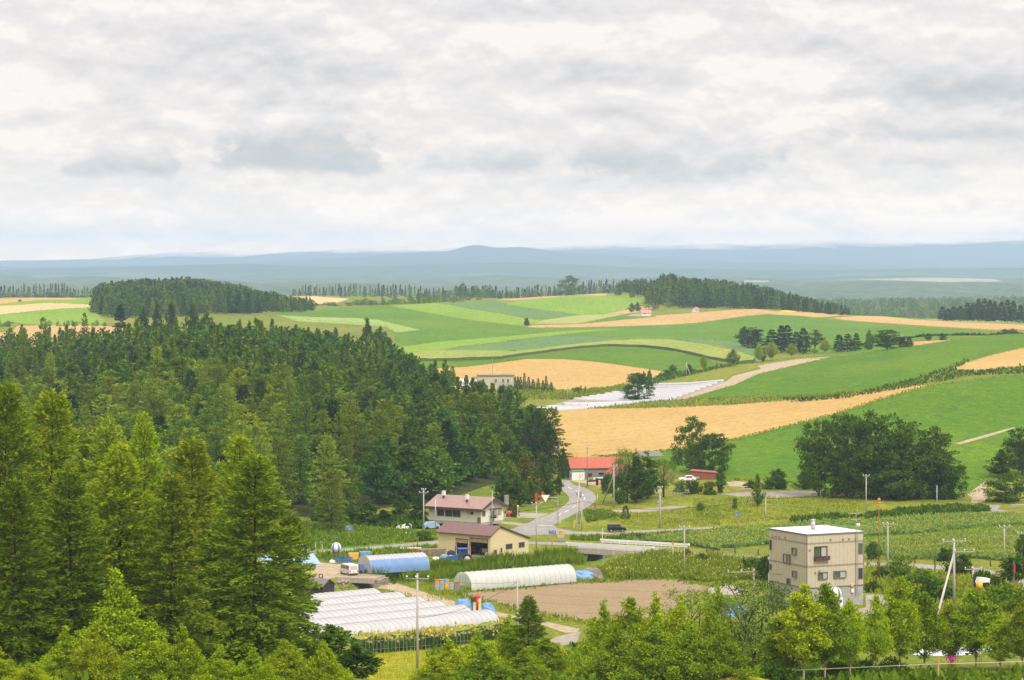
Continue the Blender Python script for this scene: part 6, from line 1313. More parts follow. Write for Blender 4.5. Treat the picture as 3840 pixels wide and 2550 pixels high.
for i in range(5):
    for j in range(6): mb.cone((-2.8 + R.uniform(-.3, .3), j * .3 - .8, .15 + i * .24), (2.4 + R.uniform(-.3, .3), j * .3 - .8, .15 + i * .24), .13, .12, 6)
split_obj(mb, 'board', M['lumber'], t)
# harvester under tarpaulin between the tunnels and the field track
p = gpf('L', 505, 855); t = thing('covered_harvester', 'red and cream harvester half wrapped in a blue tarpaulin at the tunnel ends', 'farm machine', p, rad(15))
mb = MB(); mb.box(-.3, 1.0, -.7, .8, .2, 2.3); mb.obj('cream_panel', M['cream'], t)
mb = MB(); mb.box(.2, .55, -.75, -.7, .6, 2.5); mb.ball((.5, -.2, 2.6), .55, 10, 6, .5); mb.obj('red_cover', M['red'], t, True); mb = MB(); mb.box(-.45, .2, -.8, .1, 1.9, 2.55); mb.obj('engine_box', M['stump'], t)
def drape(name, par, cx, cy, rx, ry, hh, m, seed, loc=None):
    g = random.Random(seed); n, k = 14, 6; vs = []
    for j in range(k + 1):
        f = j / k
        for i in range(n):
            a = 2 * math.pi * i / n; s = f ** .55 * (1 + (g.uniform(-.12, .12) if j else 0)); vs.append((cx + rx * s * math.cos(a), cy + ry * s * math.sin(a), hh * (1 - f ** 2.2) + g.uniform(-.05, .05) * hh * (f < 1)))
    fs = [(j * n + i, j * n + (i + 1) % n, (j + 1) * n + (i + 1) % n, (j + 1) * n + i) for j in range(k) for i in range(n)]
    return link(name, np_mesh(name, vs, fs, [M[m]], smooth_=False), par)
drape('tarpaulin', t, -1.6, .2, 1.7, 1.3, 2.3, 'tarp', 3); drape('tarpaulin', t, 2.2, .1, 1.3, 1.0, 1.6, 'tarp', 4)
def pile(fr, x, y, rx, ry, hh, m, nm, lab, cat='pile', seed=1):
    p = gpf(fr, x, y); o = drape(nm, None, 0, 0, rx, ry, hh, m, seed); o.location = p; return tag(o, lab, cat)
pile('L', 1668, 488, 2.4, 1.2, 1.5, 'tarp', 'tarpaulin_heap', 'bright blue tarpaulin heap at the right end of the long white tunnel', 'tarpaulin', 5)
pile('L', 1765, 482, 2.2, 1.4, 1.9, 'greytarp', 'tarpaulin_heap', 'grey tent-like tarpaulin heap right of the blue one', 'tarpaulin', 6)
pile('G', 1250, 680, 2.2, 1.0, .9, 'white', 'white_heap', 'pale heap of sacks in the weeds left of the white house', 'heap', 7)
pile('G', 1185, 755, 2.6, .9, .6, 'steel', 'sheet_heap', 'grey sheet lying in the weeds by the valley road', 'sheet', 8)
pile('G', 437, 1058, .7, .5, .5, 'white', 'white_bag', 'small white bag on the grass behind the van', 'bag', 9)
t = thing('covered_car', 'pale blue covered car by the path at the white house', 'car', gpf('G', 1525, 690), .4); mb = MB(); mb.prism([(-1.7, .3), (-1.6, .9), (-.8, 1.5), (.9, 1.5), (1.6, .9), (1.8, .3)], 'y', -.75, .75); mb.obj('cover', M['blue_roof'], t); mb = MB()  # boat-like blue shape, taken for a car
for x in (-1.1, 1.1):
    for y in (-.76, .76): mb.cone((x, y - .05, .32), (x, y + .05, .32), .32, .32, 12)
split_obj(mb, 'wheel', M['rubber'], t)
for x, c, lab in ((1345, 'steel', 'small pale container under the long white tunnel'),):
    t = thing('blue_drum', 'pale blue drum lying under the lifted side of the long white tunnel', 'drum', gpf('L', 858, 558)); mb = MB(); mb.cone((-.6, 0, .4), (.6, 0, .4), .4, .4, 12); mb.cone((-.3, 0, .4), (-.24, 0, .4), .43, .43, 12); mb.obj('barrel', M['tarp'], t, True)
mb = MB(); o = thing('tyre', 'dark tyre ring lying on the yard near the blue-roofed house', 'tyre', gpf('K', 580, 482))
for i in range(14):
    a, b = i * math.pi / 7, (i + 1) * math.pi / 7; mb.cone((.35 * math.cos(a), 0, .42 + .35 * math.sin(a)), (.35 * math.cos(b), 0, .42 + .35 * math.sin(b)), .1, .1, 6)
mb.obj('tread', M['rubber'], o)
t = thing('disc_cultivator', 'dark blue row cultivator on the grass behind the van', 'farm machine', gpf('G', 548, 1058), .2); mb = MB(); mb.box(-1.8, 1.8, -.1, .1, .8, .95); mb.box(-1.6, 1.6, .7, .85, .7, .85); mb.box(-.1, .1, -.4, 1.0, .85, 1.1); mb.obj('beam', M['blue'], t); mb = MB()
for i in range(8): mb.cone((-1.6 + i * .45, -.1, .35), (-1.6 + i * .45, .1, .35), .35, .35, 10)
split_obj(mb, 'disc', M['signblue'], t)
t = thing('seed_hopper', 'yellow hopper with a blue bin beside the blue tunnel end', 'farm machine', gpf('G', 665, 1050), .2); mb = MB(); mb.prism([(-1.0, 1.6), (1.0, 1.6), (.7, .5), (-.7, .5)], 'y', -.6, .6); mb.obj('hopper', M['yellow'], t); mb = MB(); mb.prism([(1.1, 1.8), (3.2, 1.8), (2.6, .3), (1.4, .3)], 'y', -.7, .7); mb.obj('bin', M['tarp'], t); mb = MB()
for x in (-.8, .8): mb.cone((x, 0, -.1), (x, 0, .6), .08, .08, 5)
split_obj(mb, 'leg', M['stump'], t)
t = thing('loose_pallet', 'flat board with a red rod lying behind the blue tunnel', 'board', gpf('G', 1290, 935), .1); mb = MB(); mb.box(-2.2, 2.2, -.5, .5, .55, .65); mb.obj('board', M['offwhite'], t); mb = MB(); mb.box(-1, 1, -.55, -.5, .2, .5); mb.obj('support', M['red'], t)

# stacked crates by the long tunnel
ci = 0
cp = gpf('L', 215, 600)
for x, z, c, lab in [(-1.65, 0, 'greycrate', 'grey crate at the bottom left of the crate stack'), (-1.65, .62, 'greycrate', 'grey crate second from the bottom at the left of the stack'), (-1.65, 1.24, 'orange', 'orange-edged crate on top of the left column'),
                     (-.85, 0, 'greycrate', 'grey crate at the foot of the second column'), (-.85, .62, 'steel', 'pale crate in the second column of the stack'), (-.85, 1.24, 'greycrate', 'grey crate on top of the second column'),
                     (-.05, 0, 'yellow', 'lower of two yellow crates in the stack'), (-.05, .62, 'yellow', 'upper of two yellow crates in the stack'), (-.05, 1.24, 'greycrate', 'grey crate resting on the yellow crates'),
                     (.75, 0, 'greycrate', 'grey crate right of the yellow crates'), (.75, .62, 'greycrate', 'upper grey crate right of the yellow crates'), (1.7, 0, 'greycrate', 'low grey crate near the tunnel mouth'), (1.7, .62, 'orange', 'orange crate nearest the tunnel mouth'), (2.5, 0, 'greycrate', 'grey crate beside the tunnel leg')]:
    t = thing('crate', lab, 'crate', (cp.x + x, cp.y + x * .35, cp.z + z - .05), .3, 'crates stacked by the long white tunnel'); mb = MB(); mb.box(-.37, .37, -.28, .28, 0, .05); 
    for q in ((-.37, -.33, -.28, .28), (.33, .37, -.28, .28), (-.33, .33, -.28, -.24), (-.33, .33, .24, .28)): mb.box(*q, .05, .55)
    for q in ((-.4, .4, -.31, -.28), (-.4, .4, .28, .31)): mb.box(*q, .45, .6); mb.box(*q, .0, .1)
    mb.obj('box', M[c], t)

# blue-roofed house behind the larches
u, v = px('K', 530, 520); h = gabled('blue_roofed_house', 'cream house with a pale blue roof behind the larch twigs', up(u, v, 462) - Vector((11 * math.cos(rad(35)), 11 * math.sin(rad(35)), 0)), 35, 11, 9, 3.4, 2.7, 'cream', 'blue_roof', 'x', .6, cat='house')
u, v = px('K', 600, 645); p = up(u, v, 450); t = thing('black_gabled_shed', 'low black shed by the stone bank at the tunnels', 'shed', p, rad(60)); mb = MB(); mb.prism([(0, -1), (3.5, -1), (3.5, 1.3), (1.75, 2.2), (0, 1.3)], 'y', 0, 6); mb.obj('wall', M['darkwood'], t); mb = MB(); mb.prism([(-.25, 1.15), (-.25, 1.28), (1.75, 2.35), (3.75, 1.28), (3.75, 1.15), (1.75, 2.22)], 'y', -.2, 6.2); mb.obj('roof', M['trim'], t)
t = thing('grey_bin', 'small grey box beside the black shed', 'box', gpf('K', 682, 640)); mb = MB(); mb.box(-.8, .8, -.4, .4, -.4, 1.6); mb.box(-.85, .85, -.45, .45, 1.6, 1.7); mb.obj('casing', M['steel'], t)
# stone bank under the yard
p, q = gpf('K', 600, 525), gpf('K', 860, 500); t = thing('stone_bank', 'dry stone retaining wall beside the farm bridge', 'wall', (p + q) / 2); mb = MB(); g = random.Random(5); dvec = (q - p)
for i in range(70):
    f = g.random(); z = g.uniform(-2.4, -.1); c = p + dvec * f - (p + q) / 2; mb.ball((c.x + g.uniform(-.3, .3), c.y - .6 + z * .25 + g.uniform(-.2, .2), z), g.uniform(.25, .5), 7, 5, .7)
mb.obj('stone', M['stone'], t)
# far houses
u, v = px('B', 1990, 1300); h = thing('far_house', 'far beige flat house with a mast by the wheat dome', 'house', up(u, v, 985), rad(4)); mb = MB(); mb.box(0, 13.2, 0, 8, -1, 4.0); mb.obj('wall', M['beige'], h); mb = MB(); mb.box(-.3, 13.5, -.3, 8.3, 4.0, 4.3); mb.obj('roof', M['trim'], h)
for a in (6, 8.8, 10.6): window(h, 'X', a, a + 1.0, 1.4, 3.0, 'glass', 'white', True)
mb = MB(); wbox(mb, 'X', 7.6, 13.2, .35, 1.3, .6, .68); wbox(mb, 'X', 7.6, 13.2, .2, .35, 0, .68); mb.obj('balcony_rail', M['steel'], h)
mb = MB(); mb.cone((5.5, 3, 4.3), (5.5, 3, 10.5), .12, .05, 5); mb.obj('mast', M['steel'], h)
for fr, x, y, w, d, he, wl, rf, lab, Y in (('B', 1790, 1312, 9, 6, 2.2, 'white', 'white_roof', 'long white far shed left of the far beige house', 990), ('B', 1620, 1330, 8, 5, 2.6, 'white', 'white_roof', 'low white far shed behind the wood edge', 985)):
    u, v = px(fr, x, y); gabled('far_white_shed', lab, up(u, v, Y), 5, w, d, he, .9, wl, rf, 'x', .3, cat='shed')
u, v = px('C', 1195, 674); h = gabled('pink_roofed_shed', 'small white shed with a dusty pink roof below the hilltop wood', up(u, v, ray(u, v)), 8, 7.5, 5.5, 2.6, 1.9, 'offwhite', 'dusty_roof', 'x', .4, cat='shed')
mb = MB(); wbox(mb, 'X', 1.6, 3.4, 1.6, 2.2, .0, .04); mb.obj('opening_shade', M['dark'], h)  # solid near-black panel, its colour standing in for the shade inside
u, v = px('C', 1640, 640); Y = ray(u, v); h = gabled('pink_roofed_hut', 'tiny hut with a dusty pink roof at the edge of the hilltop wood', up(u, v, Y), -25, 4.5, 5, 2.2, 1.8, 'offwhite', 'dusty_roof', 'y', .4, cat='hut')
u, v = px('H', 1500, 420); h = gabled('hidden_white_house', 'white house with a pale roof showing above the tree clump', up(u, v, 745), 20, 6, 6, 2.3, 1.1, 'offwhite', 'trim', 'x', .4, cat='house')
# pale ribbed roof at lower right
u, v = px('N', 1215, 1400); p = up(u, v, 288); t = thing('ribbed_roof_shed', 'low shed with a pale ribbed metal roof behind the birch row', 'shed', p, rad(-12)); mb = MB(); mb.add([(0, 0, 0), (9.2, -.3, 0), (10.4, 7, 1.1), (3.2, 7.5, 1.1)], [(0, 1, 2, 3)]); mb.add([(0, 0, -.1), (9.2, -.3, -.1), (10.4, 7, 1.0), (3.2, 7.5, 1.0)], [(3, 2, 1, 0)]); mb.obj('roof', M['pale_roof'], t)
mb = MB(); mb.box(.0, 9.2, -.04, .02, -.32, -.0); mb.obj('fascia', M['signblue'], t); mb = MB(); mb.box(.4, 8.8, .3, 6, -2.4, -.15); mb.obj('wall', M['greywood'], t)
pile('M', 1590, 880, 2.6, 1.6, 1.6, 'tarp', 'tarpaulin_heap', 'pale blue tarpaulin heap seen through the willow trunks', 'tarpaulin', 11)

# ------------------------------------------------------------------ tunnels
def tunnel(label, p, ang, length, w, hh, fm, pitch=.9, group=None, ends=(True, True), lifted=None, part=None):
    """arched plastic tunnel; p: ground point at the middle of its right-hand end, running back along ang"""
    t = thing('plastic_tunnel', label, 'greenhouse', p, ang, group)
    n = 18; ns = int(length / pitch); g = random.Random(int(length * 100) + int(p[0] * 7))
    def arc(f): a = math.pi * f; return (-math.cos(a) * w / 2 * (1 + .06 * math.sin(a)), math.sin(a) ** .82 * hh)
    vs, fs = [], []; k = 2; rows = ns * k + 1
    for j in range(rows):
        y = -length * j / (rows - 1); sag = 0 if j % k == 0 else -.035
        for i in range(n + 1):
            x, z = arc(i / n); lift = 0
            if lifted and i < 4 and 0 < j < rows - 1: lift = max(0, lifted(j / (rows - 1))) * (4 - i) / 4
            vs.append((x * (1 + sag), y, max(z * (1 + sag), lift)))
    for j in range(rows - 1): fs += [(j * (n + 1) + i, j * (n + 1) + i + 1, (j + 1) * (n + 1) + i + 1, (j + 1) * (n + 1) + i) for i in range(n)]
    link('film', np_mesh('film', vs, fs, [M[fm]], smooth_=True), t)
    mb = MB()
    for j in range(ns + 1):
        y = -length * j / ns; pts = [(arc(i / 10)[0] * 1.012, y, arc(i / 10)[1] * 1.012) for i in range(11)]; mb.tube(pts, .02, 4)
    mb.obj('hoop_frame', M['steel'], t)
    for e, y in ((0, .01), (1, -length - .01)):
        if ends[e]:
            m2 = MB(); pts = [arc(i / 12) for i in range(13)]; m2.prism(pts, 'y', y - .015, y + .015); m2.obj('end_wall', M[fm if fm != 'bluefilm' else 'clearfilm'], t)
    return t
# six white tunnels side by side
ENDS = [(1400, 2213), (1491, 2227.3), (1568, 2245.5), (1642, 2262), (1733, 2278.8), (1828, 2298)]
tdir = math.atan2(.62, .78); side = ('first, rearmost', 'second', 'third', 'fourth', 'fifth', 'sixth, nearest')
for i, (u, v) in enumerate(ENDS):
    Y = 52.5e4 / (v - 1000); x = (u - CU) / F * Y; c = Vector((x, Y, .1 + gz(x, Y) * .4))
    tunnel(f'white plastic tunnel, {side[i]} of six side by side', c, tdir - math.pi / 2, (24, 30, 34, 38, 40, 40)[i], 6.1, 2.6, 'film', 1.0, 'six white tunnels in the valley')
# blue tunnel: right end further back
def two_end(label, l, r, hh, w, fm, **kw):
    P0 = []
    for u, v in (l, r):
        Y = (ZC - hh - .3) * 1e4 / (v - 1000); P0.append(Vector(((u - CU) / F * Y, Y, .2)))
    d = P0[1] - P0[0]; return tunnel(label, P0[1], math.atan2(d.y, d.x) - math.pi / 2, d.length, w, hh, fm, **kw)
tb = two_end('blue plastic tunnel with a white top stripe beside the van', px('K', 1045, 232), px('K', 1665, 195), 3.0, 5.6, 'bluefilm', pitch=.75)
# white strip over the crown of the blue tunnel
for ch in list(tb.children):
    if ch.name.startswith('film'):
        me = ch.data; me.materials.append(M['film']); mi = []
        for p_ in me.polygons: mi.append(1 if p_.center.z > 2.45 or p_.center.y < -me.vertices[-1].co.y * 0 - 10.8 and False else 0)
        me.polygons.foreach_set('material_index', mi)
tw_ = two_end('long white tunnel with its near side rolled up by the tilled field', px('L', 385, 408), px('L', 1505, 321), 2.9, 5.4, 'clearfilm', pitch=1.05, ends=(True, False), lifted=lambda f: 1.0 * math.sin(max(0, (f - .25)) * 4.19) * (1 if .25 < f < .98 else 0) + .12 * math.sin(f * 40))
mb = MB()
for x, z in ((-1.3, 2.2), (-.5, 2.6), (.5, 2.6), (1.3, 2.2)): mb.cone((x, -22.2, -.1), (x, -22.2, z), .04, .04, 5)
mb.cone((-2.2, -22.2, 1.7), (2.2, -22.2, 1.7), .04, .04, 5); mb.obj('end_frame', M['steel'], tw_)
# clutter in the mouth of the blue tunnel
t = thing('cart', 'dark blue cart and tools at the mouth of the blue tunnel', 'cart', gpf('K', 1015, 425), .6); mb = MB(); mb.box(-.7, .7, -.5, .5, .5, .8); mb.box(-.5, .3, -.3, .3, .8, 1.6); mb.obj('bed', M['signblue'], t); mb = MB()
for x in (-.5, .5): mb.cone((x, -.55, .3), (x, -.45, .3), .3, .3, 10)
split_obj(mb, 'wheel', M['rubber'], t); mb = MB()
for i in range(5): mb.cone((-.6 + i * .3, .1, .3), (-.8 + i * .35, .2, 2.1 - i * .15), .03, .03, 4)
split_obj(mb, 'tool_handle', M['wood'], t)
# low white tunnels on the slope
low_R = [('C', 1300, 1284, 1915, 1252), ('C', 1190, 1303, 1862, 1274), ('C', 1090, 1322, 1812, 1292), ('C', 1010, 1339, 1762, 1309), ('C', 935, 1355, 1708, 1329), ('C', 870, 1368, 1656, 1349), ('C', 800, 1381, 1604, 1368), ('C', 735, 1391, 1550, 1386), ('C', 670, 1402, 1498, 1401), ('C', 600, 1412, 1452, 1415), ('D', 1300, 933, 1530, 920.5), ('D', 1262, 939, 1500, 924), ('D', 1240, 943, 1470, 927), ('D', 1222, 947, 1420, 932)]
base_low = None
for i, q in enumerate(low_R):
    l, r = gpf(*q[:3]), gpf(q[0], *q[3:])
    n = 40; mb = MB(); V, Fc = [], []; pr = [(-.85, 0), (-.76, .42), (-.4, .74), (0, .84), (.4, .74), (.76, .42), (.85, 0)]
    d = (r - l); nrm = Vector((-d.y, d.x, 0)).normalized(); mid = (r + l) / 2
    for j in range(n + 1):
        x = l.x + d.x * j / n; y = l.y + d.y * j / n; z = gz(x, y); k = 1 + .05 * math.sin(j * 2.1 + i)
        wgt = 1 + .1 * math.sin(j * .9 + i)
        V += [(x + nrm.x * a * wgt - mid.x, y + nrm.y * a * wgt - mid.y, z + b * k + .02 - mid.z) for a, b in pr]
    Fc = [(j * 7 + a, j * 7 + a + 1, (j + 1) * 7 + a + 1, (j + 1) * 7 + a) for j in range(n) for a in range(6)]
    mb.add(V, Fc); mb.f.append(tuple(n * 7 + a for a in range(7))); mb.m.append(0); mb.f.append(tuple(6 - a for a in range(7))); mb.m.append(0)
    o = mb.obj('low_tunnel', M['lowfilm'], None, True); o.location = mid; tag(o, 'low white plastic row tunnel in the set beyond the wheat', 'row tunnel', 'white row tunnels beyond the wheat')

# ------------------------------------------------------------------ bridges
u0, v0 = px('H', 700, 1345); u1, v1 = px('H', 1640, 1392)
bz = .45
def onroad(x, y, z=bz):
    u, v = px('H', x, y); Y = (ZC - z) * 1e4 / (v - 1000); return Vector(((u - CU) / F * Y, Y, z))
a, b = onroad(665, 1338), onroad(1620, 1395); c_, d = onroad(1045, 1302), onroad(2010, 1358)
bd = (b - a).normalized(); ang = math.atan2(bd.y, bd.x); Lb = (b - a).length; n_ = Vector((-bd.y, bd.x, 0)); wid = abs((c_ - a).dot(n_)); off = (c_ - a).dot(bd)
t = thing('road_bridge', 'concrete road bridge with white guard rails over the creek', 'bridge', a, ang)
mb = MB(); mb.box(2.6, Lb - 2.2, -.25, .35, -.95, .12); mb.box(2.6 + off * .6, Lb - 2.2 + off * .8, wid - .3, wid + .3, -.95, .12); split_obj(mb, 'girder', M['stainconc'], t)
mb = MB(); mb.box(1.5, Lb - 1.5, .35, wid - .3, -.6, .03); mb.obj('deck', M['asphalt'], t)
for x in (3.4, Lb - 3.2):
    mb = MB(); mb.box(x - 1.0, x, .1, wid - .1, -3.5, -.96); mb.obj('abutment', M['concrete'], t)
for y, x0, x1, lab in ((0, 0, Lb, 'near guard rail'), (wid, off, off + (d - c_).length, 'far guard rail')):
    mb = MB(); n = 11
    for z0, z1 in ((.72, 1.12), (.42, .6)): mb.box(x0, x1, y - .06, y + .04, z0, z1)
    mb.cone((x0 - .1, y, .92), (x0, y, .92), .22, .22, 10); mb.cone((x1, y, .92), (x1 + .3, y, .92), .22, .22, 10)
    r_ = mb.obj('guard_rail', M['white'], t)
    for i in range(n):
        x = x0 + .3 + (x1 - x0 - .6) * i / (n - 1); mb = MB(); mb.box(x - .06, x + .06, y + .05, y + .17, -.1, 1.05); mb.obj('rail_post', M['white'], r_)
mb = MB(); mb.cone((off + .3, wid, 1.0), (off + .3, wid, 3.2), .06, .06, 6); mb.obj('marker_post', M['white'], t)
# farm bridge of concrete slabs
pa, pb = gpf('K', 760, 478), gpf('K', 1150, 578); pa.z = pb.z = max(pa.z, pb.z) + .05
pc = gpf('K', 1010, 452); dv = (pb - pa); t = thing('farm_bridge', 'narrow concrete slab bridge on the farm road by the van', 'bridge', pa, math.atan2(dv.y, dv.x)); Lf = dv.length
mb = MB(); mb.box(-.4, Lf, -.25, .2, -.75, .18); mb.obj('kerb', M['stainconc'], t); mb = MB(); mb.box(-.4, Lf, 4.6, 4.95, -.75, .2); mb.obj('kerb', M['stainconc'], t)
mb = MB(); mb.box(-.2, Lf - .2, .2, 4.6, -.5, .04)
mb.obj('slab', M['dirt'], t)
mb = MB()
for i in range(7): mb.box(.6 + i * 1.0, .66 + i * 1.0, .25, 4.5, .04, .055)
mb.obj('slab_joint', M['stone'], t)
mb = MB(); mb.box(-1.2, -.4, -.3, 4.6, -3.2, -.1); mb.box(Lf, Lf + .8, -.3, 4.6, -3.2, -.1); mb.obj('abutment', M['stone'], t)

# ------------------------------------------------------------------ poles, wires, signs
def pole(label, fr, x, yt, yb, Y=None, arms=((0, 1.0),), r=.14, m='pole', ins=True, brace=None, ang=0.2, gear=False, name='utility_pole', base=None, group='utility poles in the valley', cat='pole'):
    """arms: (distance below the top, half length); brace: foot of a slanting prop in the same frame"""
    u, v = px(fr, x, yb)
    if Y is None: Y = ray(u, v)
    b = gy(u, Y); b.z = min(b.z, ZC - (v - HV) / F * Y) if base is None else base; top = ZC - (px(fr, x, yt)[1] - HV) / F * Y; H = top - b.z
    t = thing(name, label, cat, b, ang, group); mb = MB(); mb.cone((0, 0, -.3), (0, 0, H), r, r * .68, 9); mb.obj('shaft', M[m], t, True)
    for dz, hl, *sh in arms:
        s = sh[0] if sh else 0; mb = MB(); mb.box(-hl + s, hl + s, -.16, -.06, H - dz - .12, H - dz); mb.cone((s * .5 + hl * .6, -.1, H - dz - .1), (0, -.1, H - dz - .8), .025, .025, 4); ar = mb.obj('crossarm', M['steel'], t)
        if ins:
            for f in (-.92, 0 if abs(s) > .3 else -.12, .92):
                q = MB(); zz = H - dz; q.cone((f * hl + s, -.11, zz), (f * hl + s, -.11, zz + .12), .03, .03, 5); q.ball((f * hl + s, -.11, zz + .2), .12, 8, 5, .9); q.obj('insulator', M['white'], ar, True)
    if gear:
        mb = MB(); mb.cone((.35, 0, H * .58), (.35, 0, H * .68), .28, .28, 10); mb.cone((-.5, 0, H * .6), (-.5, 0, H * .66), .2, .2, 8); mb.box(-.6, .5, -.05, .05, H * .56, H * .58); mb.obj('transformer', M['steel'], t)
    if brace:
        q = gpf(fr, *brace[:2]) if len(brace) == 2 else up(*px(fr, brace[0], brace[1]), brace[2]); f = brace[2] if False else .8; q = q - b
        q = Matrix.Rotation(-ang, 3, 'Z') @ q; mb = MB(); mb.cone(q - Vector((0, 0, .2)), (0, 0, H * f), r * .85, r * .7, 8); mb.obj('prop', M[m], t, True)
    t['top'] = (b.x, b.y, b.z + H); return t
def wires(label, pts, sag=.6, r=.022):
    """a run of cable between pole tops"""
    mb = MB()
    for p, q in zip(pts[:-1], pts[1:]):
        p, q = Vector(p), Vector(q); n = 14; mb.tube([p.lerp(q, i / n) - Vector((0, 0, sag * 4 * (i / n) * (1 - i / n))) for i in range(n + 1)], r, 4)
    return tag(mb.obj('overhead_wire', M['cable'], None), label, 'wire', 'overhead wires')
top = lambda o, dz=0.: (o['top'][0], o['top'][1], o['top'][2] - dz)
pA = pole('tall grey pole with a six-insulator crossarm before the corn strip', 'K', 1612, 428, 1470, None, ((.55, 1.35), ), .17, ang=.0)
pB = pole('plain pole without crossarm beside the tilled field', 'L', 969, 488, 1130, None, (), .16)
pC = pole('pole with two crossarms left of the white house', 'G', 1442, 245, 705, None, ((.15, .45), (.75, .95)), .16)
pD = pole('thin metal pole before the left windows of the white house', 'G', 1572, 355, 730, None, (), .11, 'steel')
pE = pole('thin pole before the right gable of the white house', 'G', 2200, 265, 560, 546, (), .08, 'steel')
pF = pole('pole with a small crossarm right of the cream barn', 'H', 329, 845, 1385, None, ((.1, 1.0),), .15)
pG = pole('pole with a leaning prop by the road junction', 'H', 803, 545, 1080, None, (), .15, brace=(765, 1105), gear=True)
pH = pole('short pole right of the propped pole at the junction', 'H', 832, 820, 1145, None, (), .13)
pI = pole('pole at the top of the hill road beside the dark tree', 'H', 584, 145, 540, None, ((.2, .6),), .14, 'greywood')
pJ = pole('tall pole in front of the red-roofed barn', 'H', 893, 222, 662, None, ((.25, .75),), .15, 'greywood')
pK = pole('propped pole before the tree clump by the red barn', 'H', 1187, 430, 912, None, ((.1, .7),), .16, brace=(1060, 845))
pL = pole('pole with transformer gear on the dry knoll bank', 'H', 1697, 665, 1122, None, ((.15, .5), (1.1, .75, -.4)), .17, gear=True)
pM = pole('pole with a crossarm in front of the far guard rail end', 'M', 1045, -75, 452, None, ((.15, .95),), .15)
pN = pole('pole on the dry knoll above the blue arrow sign', 'I', 851, 830, 1115, None, (), .13)
pO = pole('pole with a small crossarm before the big roadside trees', 'J', 151, 570, 1028, None, ((.1, .75),), .15)
pP = pole('plain pole at the right end of the knoll', 'J', 983, 688, 968, None, (), .13)
pQ = pole('pole with a crossarm between the rusty pole and sunflowers', 'N', 1156, 143, 632, None, ((.15, .95),), .15)
pR = pole('tall rusty pole with an orange lamp top right of the beige house', 'N', 1077, -62, 668, None, (), .10, 'rust', group=None)
mb = MB(); Hh = pR['top'][2] - pR.location.z; mb.ball((0, 0, Hh), .28, 8, 5); mb.ball((.05, 0, Hh - .55), .24, 8, 5); mb.ball((-.1, 0, Hh - .95), .2, 8, 5); mb.obj('lamp_cluster', M['orange'], pR, True)
pS = pole('big pole with a long leaning prop and two crossarms at lower right', 'N', 1742, 285, 880, 372, ((.25, 1.75), (1.75, 1.5, 1.5)), .2, brace=(1592, 960, 352))
pT = pole('pole with a crossarm in the sunflower field at right', 'N', 2187, 165, 480, None, ((.2, 1.0),), .15)
pU = pole('short stout pole with a crossarm in the right garden', 'N', 1910, 530, 745, None, ((.35, 1.4),), .2)
pV = pole('pole whose arm with three insulators sticks out left of the beige house', 'M', 1787, 380, 560, 402, ((.35, 2.2, -2.0),), .17)
pW = pole('pole with a crossarm at the right edge of the photo', 'N', 2342, 232, 640, None, ((.1, .8),), .15)
fX = [pole('far thin pole on the track below the wheat dome', 'C', 540, 1237, 1412, None, ((.3, .8),), .16, group='far poles'), pole('far thin pole behind the white mulch rows', 'C', 1291, 1158, 1282, None, (), .16, group='far poles'),
      pole('far pole with a slanting prop by the creek track', 'C', 1591, 1080, 1202, None, (), .18, brace=(1630, 1198), group='far poles'), pole('far pole at the row of young spruces', 'C', 392, 1198, 1330, None, (), .15, group='far poles'), pole('far pole behind the young spruces', 'C', 218, 1205, 1325, None, (), .14, group='far poles'), pole('far pole beside the twin pale birches', 'C', 2196, 990, 1085, None, (), .16, group='far poles')]
wires('dark cable drooping across the road and knoll to the right', [top(pF, 0) if False else up(*px('G', 2330, 505), 560), up(*px('H', 845, 828), pH['top'][1]), up(*px('H', 1695, 918), pL['top'][1]), up(*px('I', 851, 845), pN['top'][1]), up(*px('J', 151, 762), pO['top'][1])], .35, .05)
wires('wires between the left poles and the white house pole', [up(-200, 1910, 520), top(pC, .7)], 1.2, .03)
wires('upper wire from the double crossarm pole to the forest edge', [up(700, 1880, 560), top(pC, .2)], .8, .025)
wires('wire from the six-insulator pole to the plain pole by the field', [top(pA, 5.2), top(pB, .4)], 1.0, .03)
wires('wire from the six-insulator pole toward the crates and long tunnel', [top(pA, .5), up(*px('L', 1000, 515), 440)], .5, .025)
wires('wire running left from the six-insulator pole over the white tunnels', [up(-300, 2260, 300), top(pA, .5)], 1.5, .03)
wires('wire from the braced pole down to the short garden pole', [top(pS, 1.7), top(pU, .3)], .5, .03)
wires('wire between the right edge poles', [top(pT, .2), top(pW, .1)], .4, .03)
wires('wire from the arm beside the beige house to its wall', [top(pV, .4), up(*px('N', 440, 572), 391)], .4, .03)
wires('wire over the knoll before the roadside trees', [top(pO, .2), top(pP, .2)], .7, .03)
wires('pair of stay wires beside the braced pole', [top(pS, .3), up(*px('N', 1690, 470), 372), up(*px('N', 1800, 740), 372)], .0, .03)

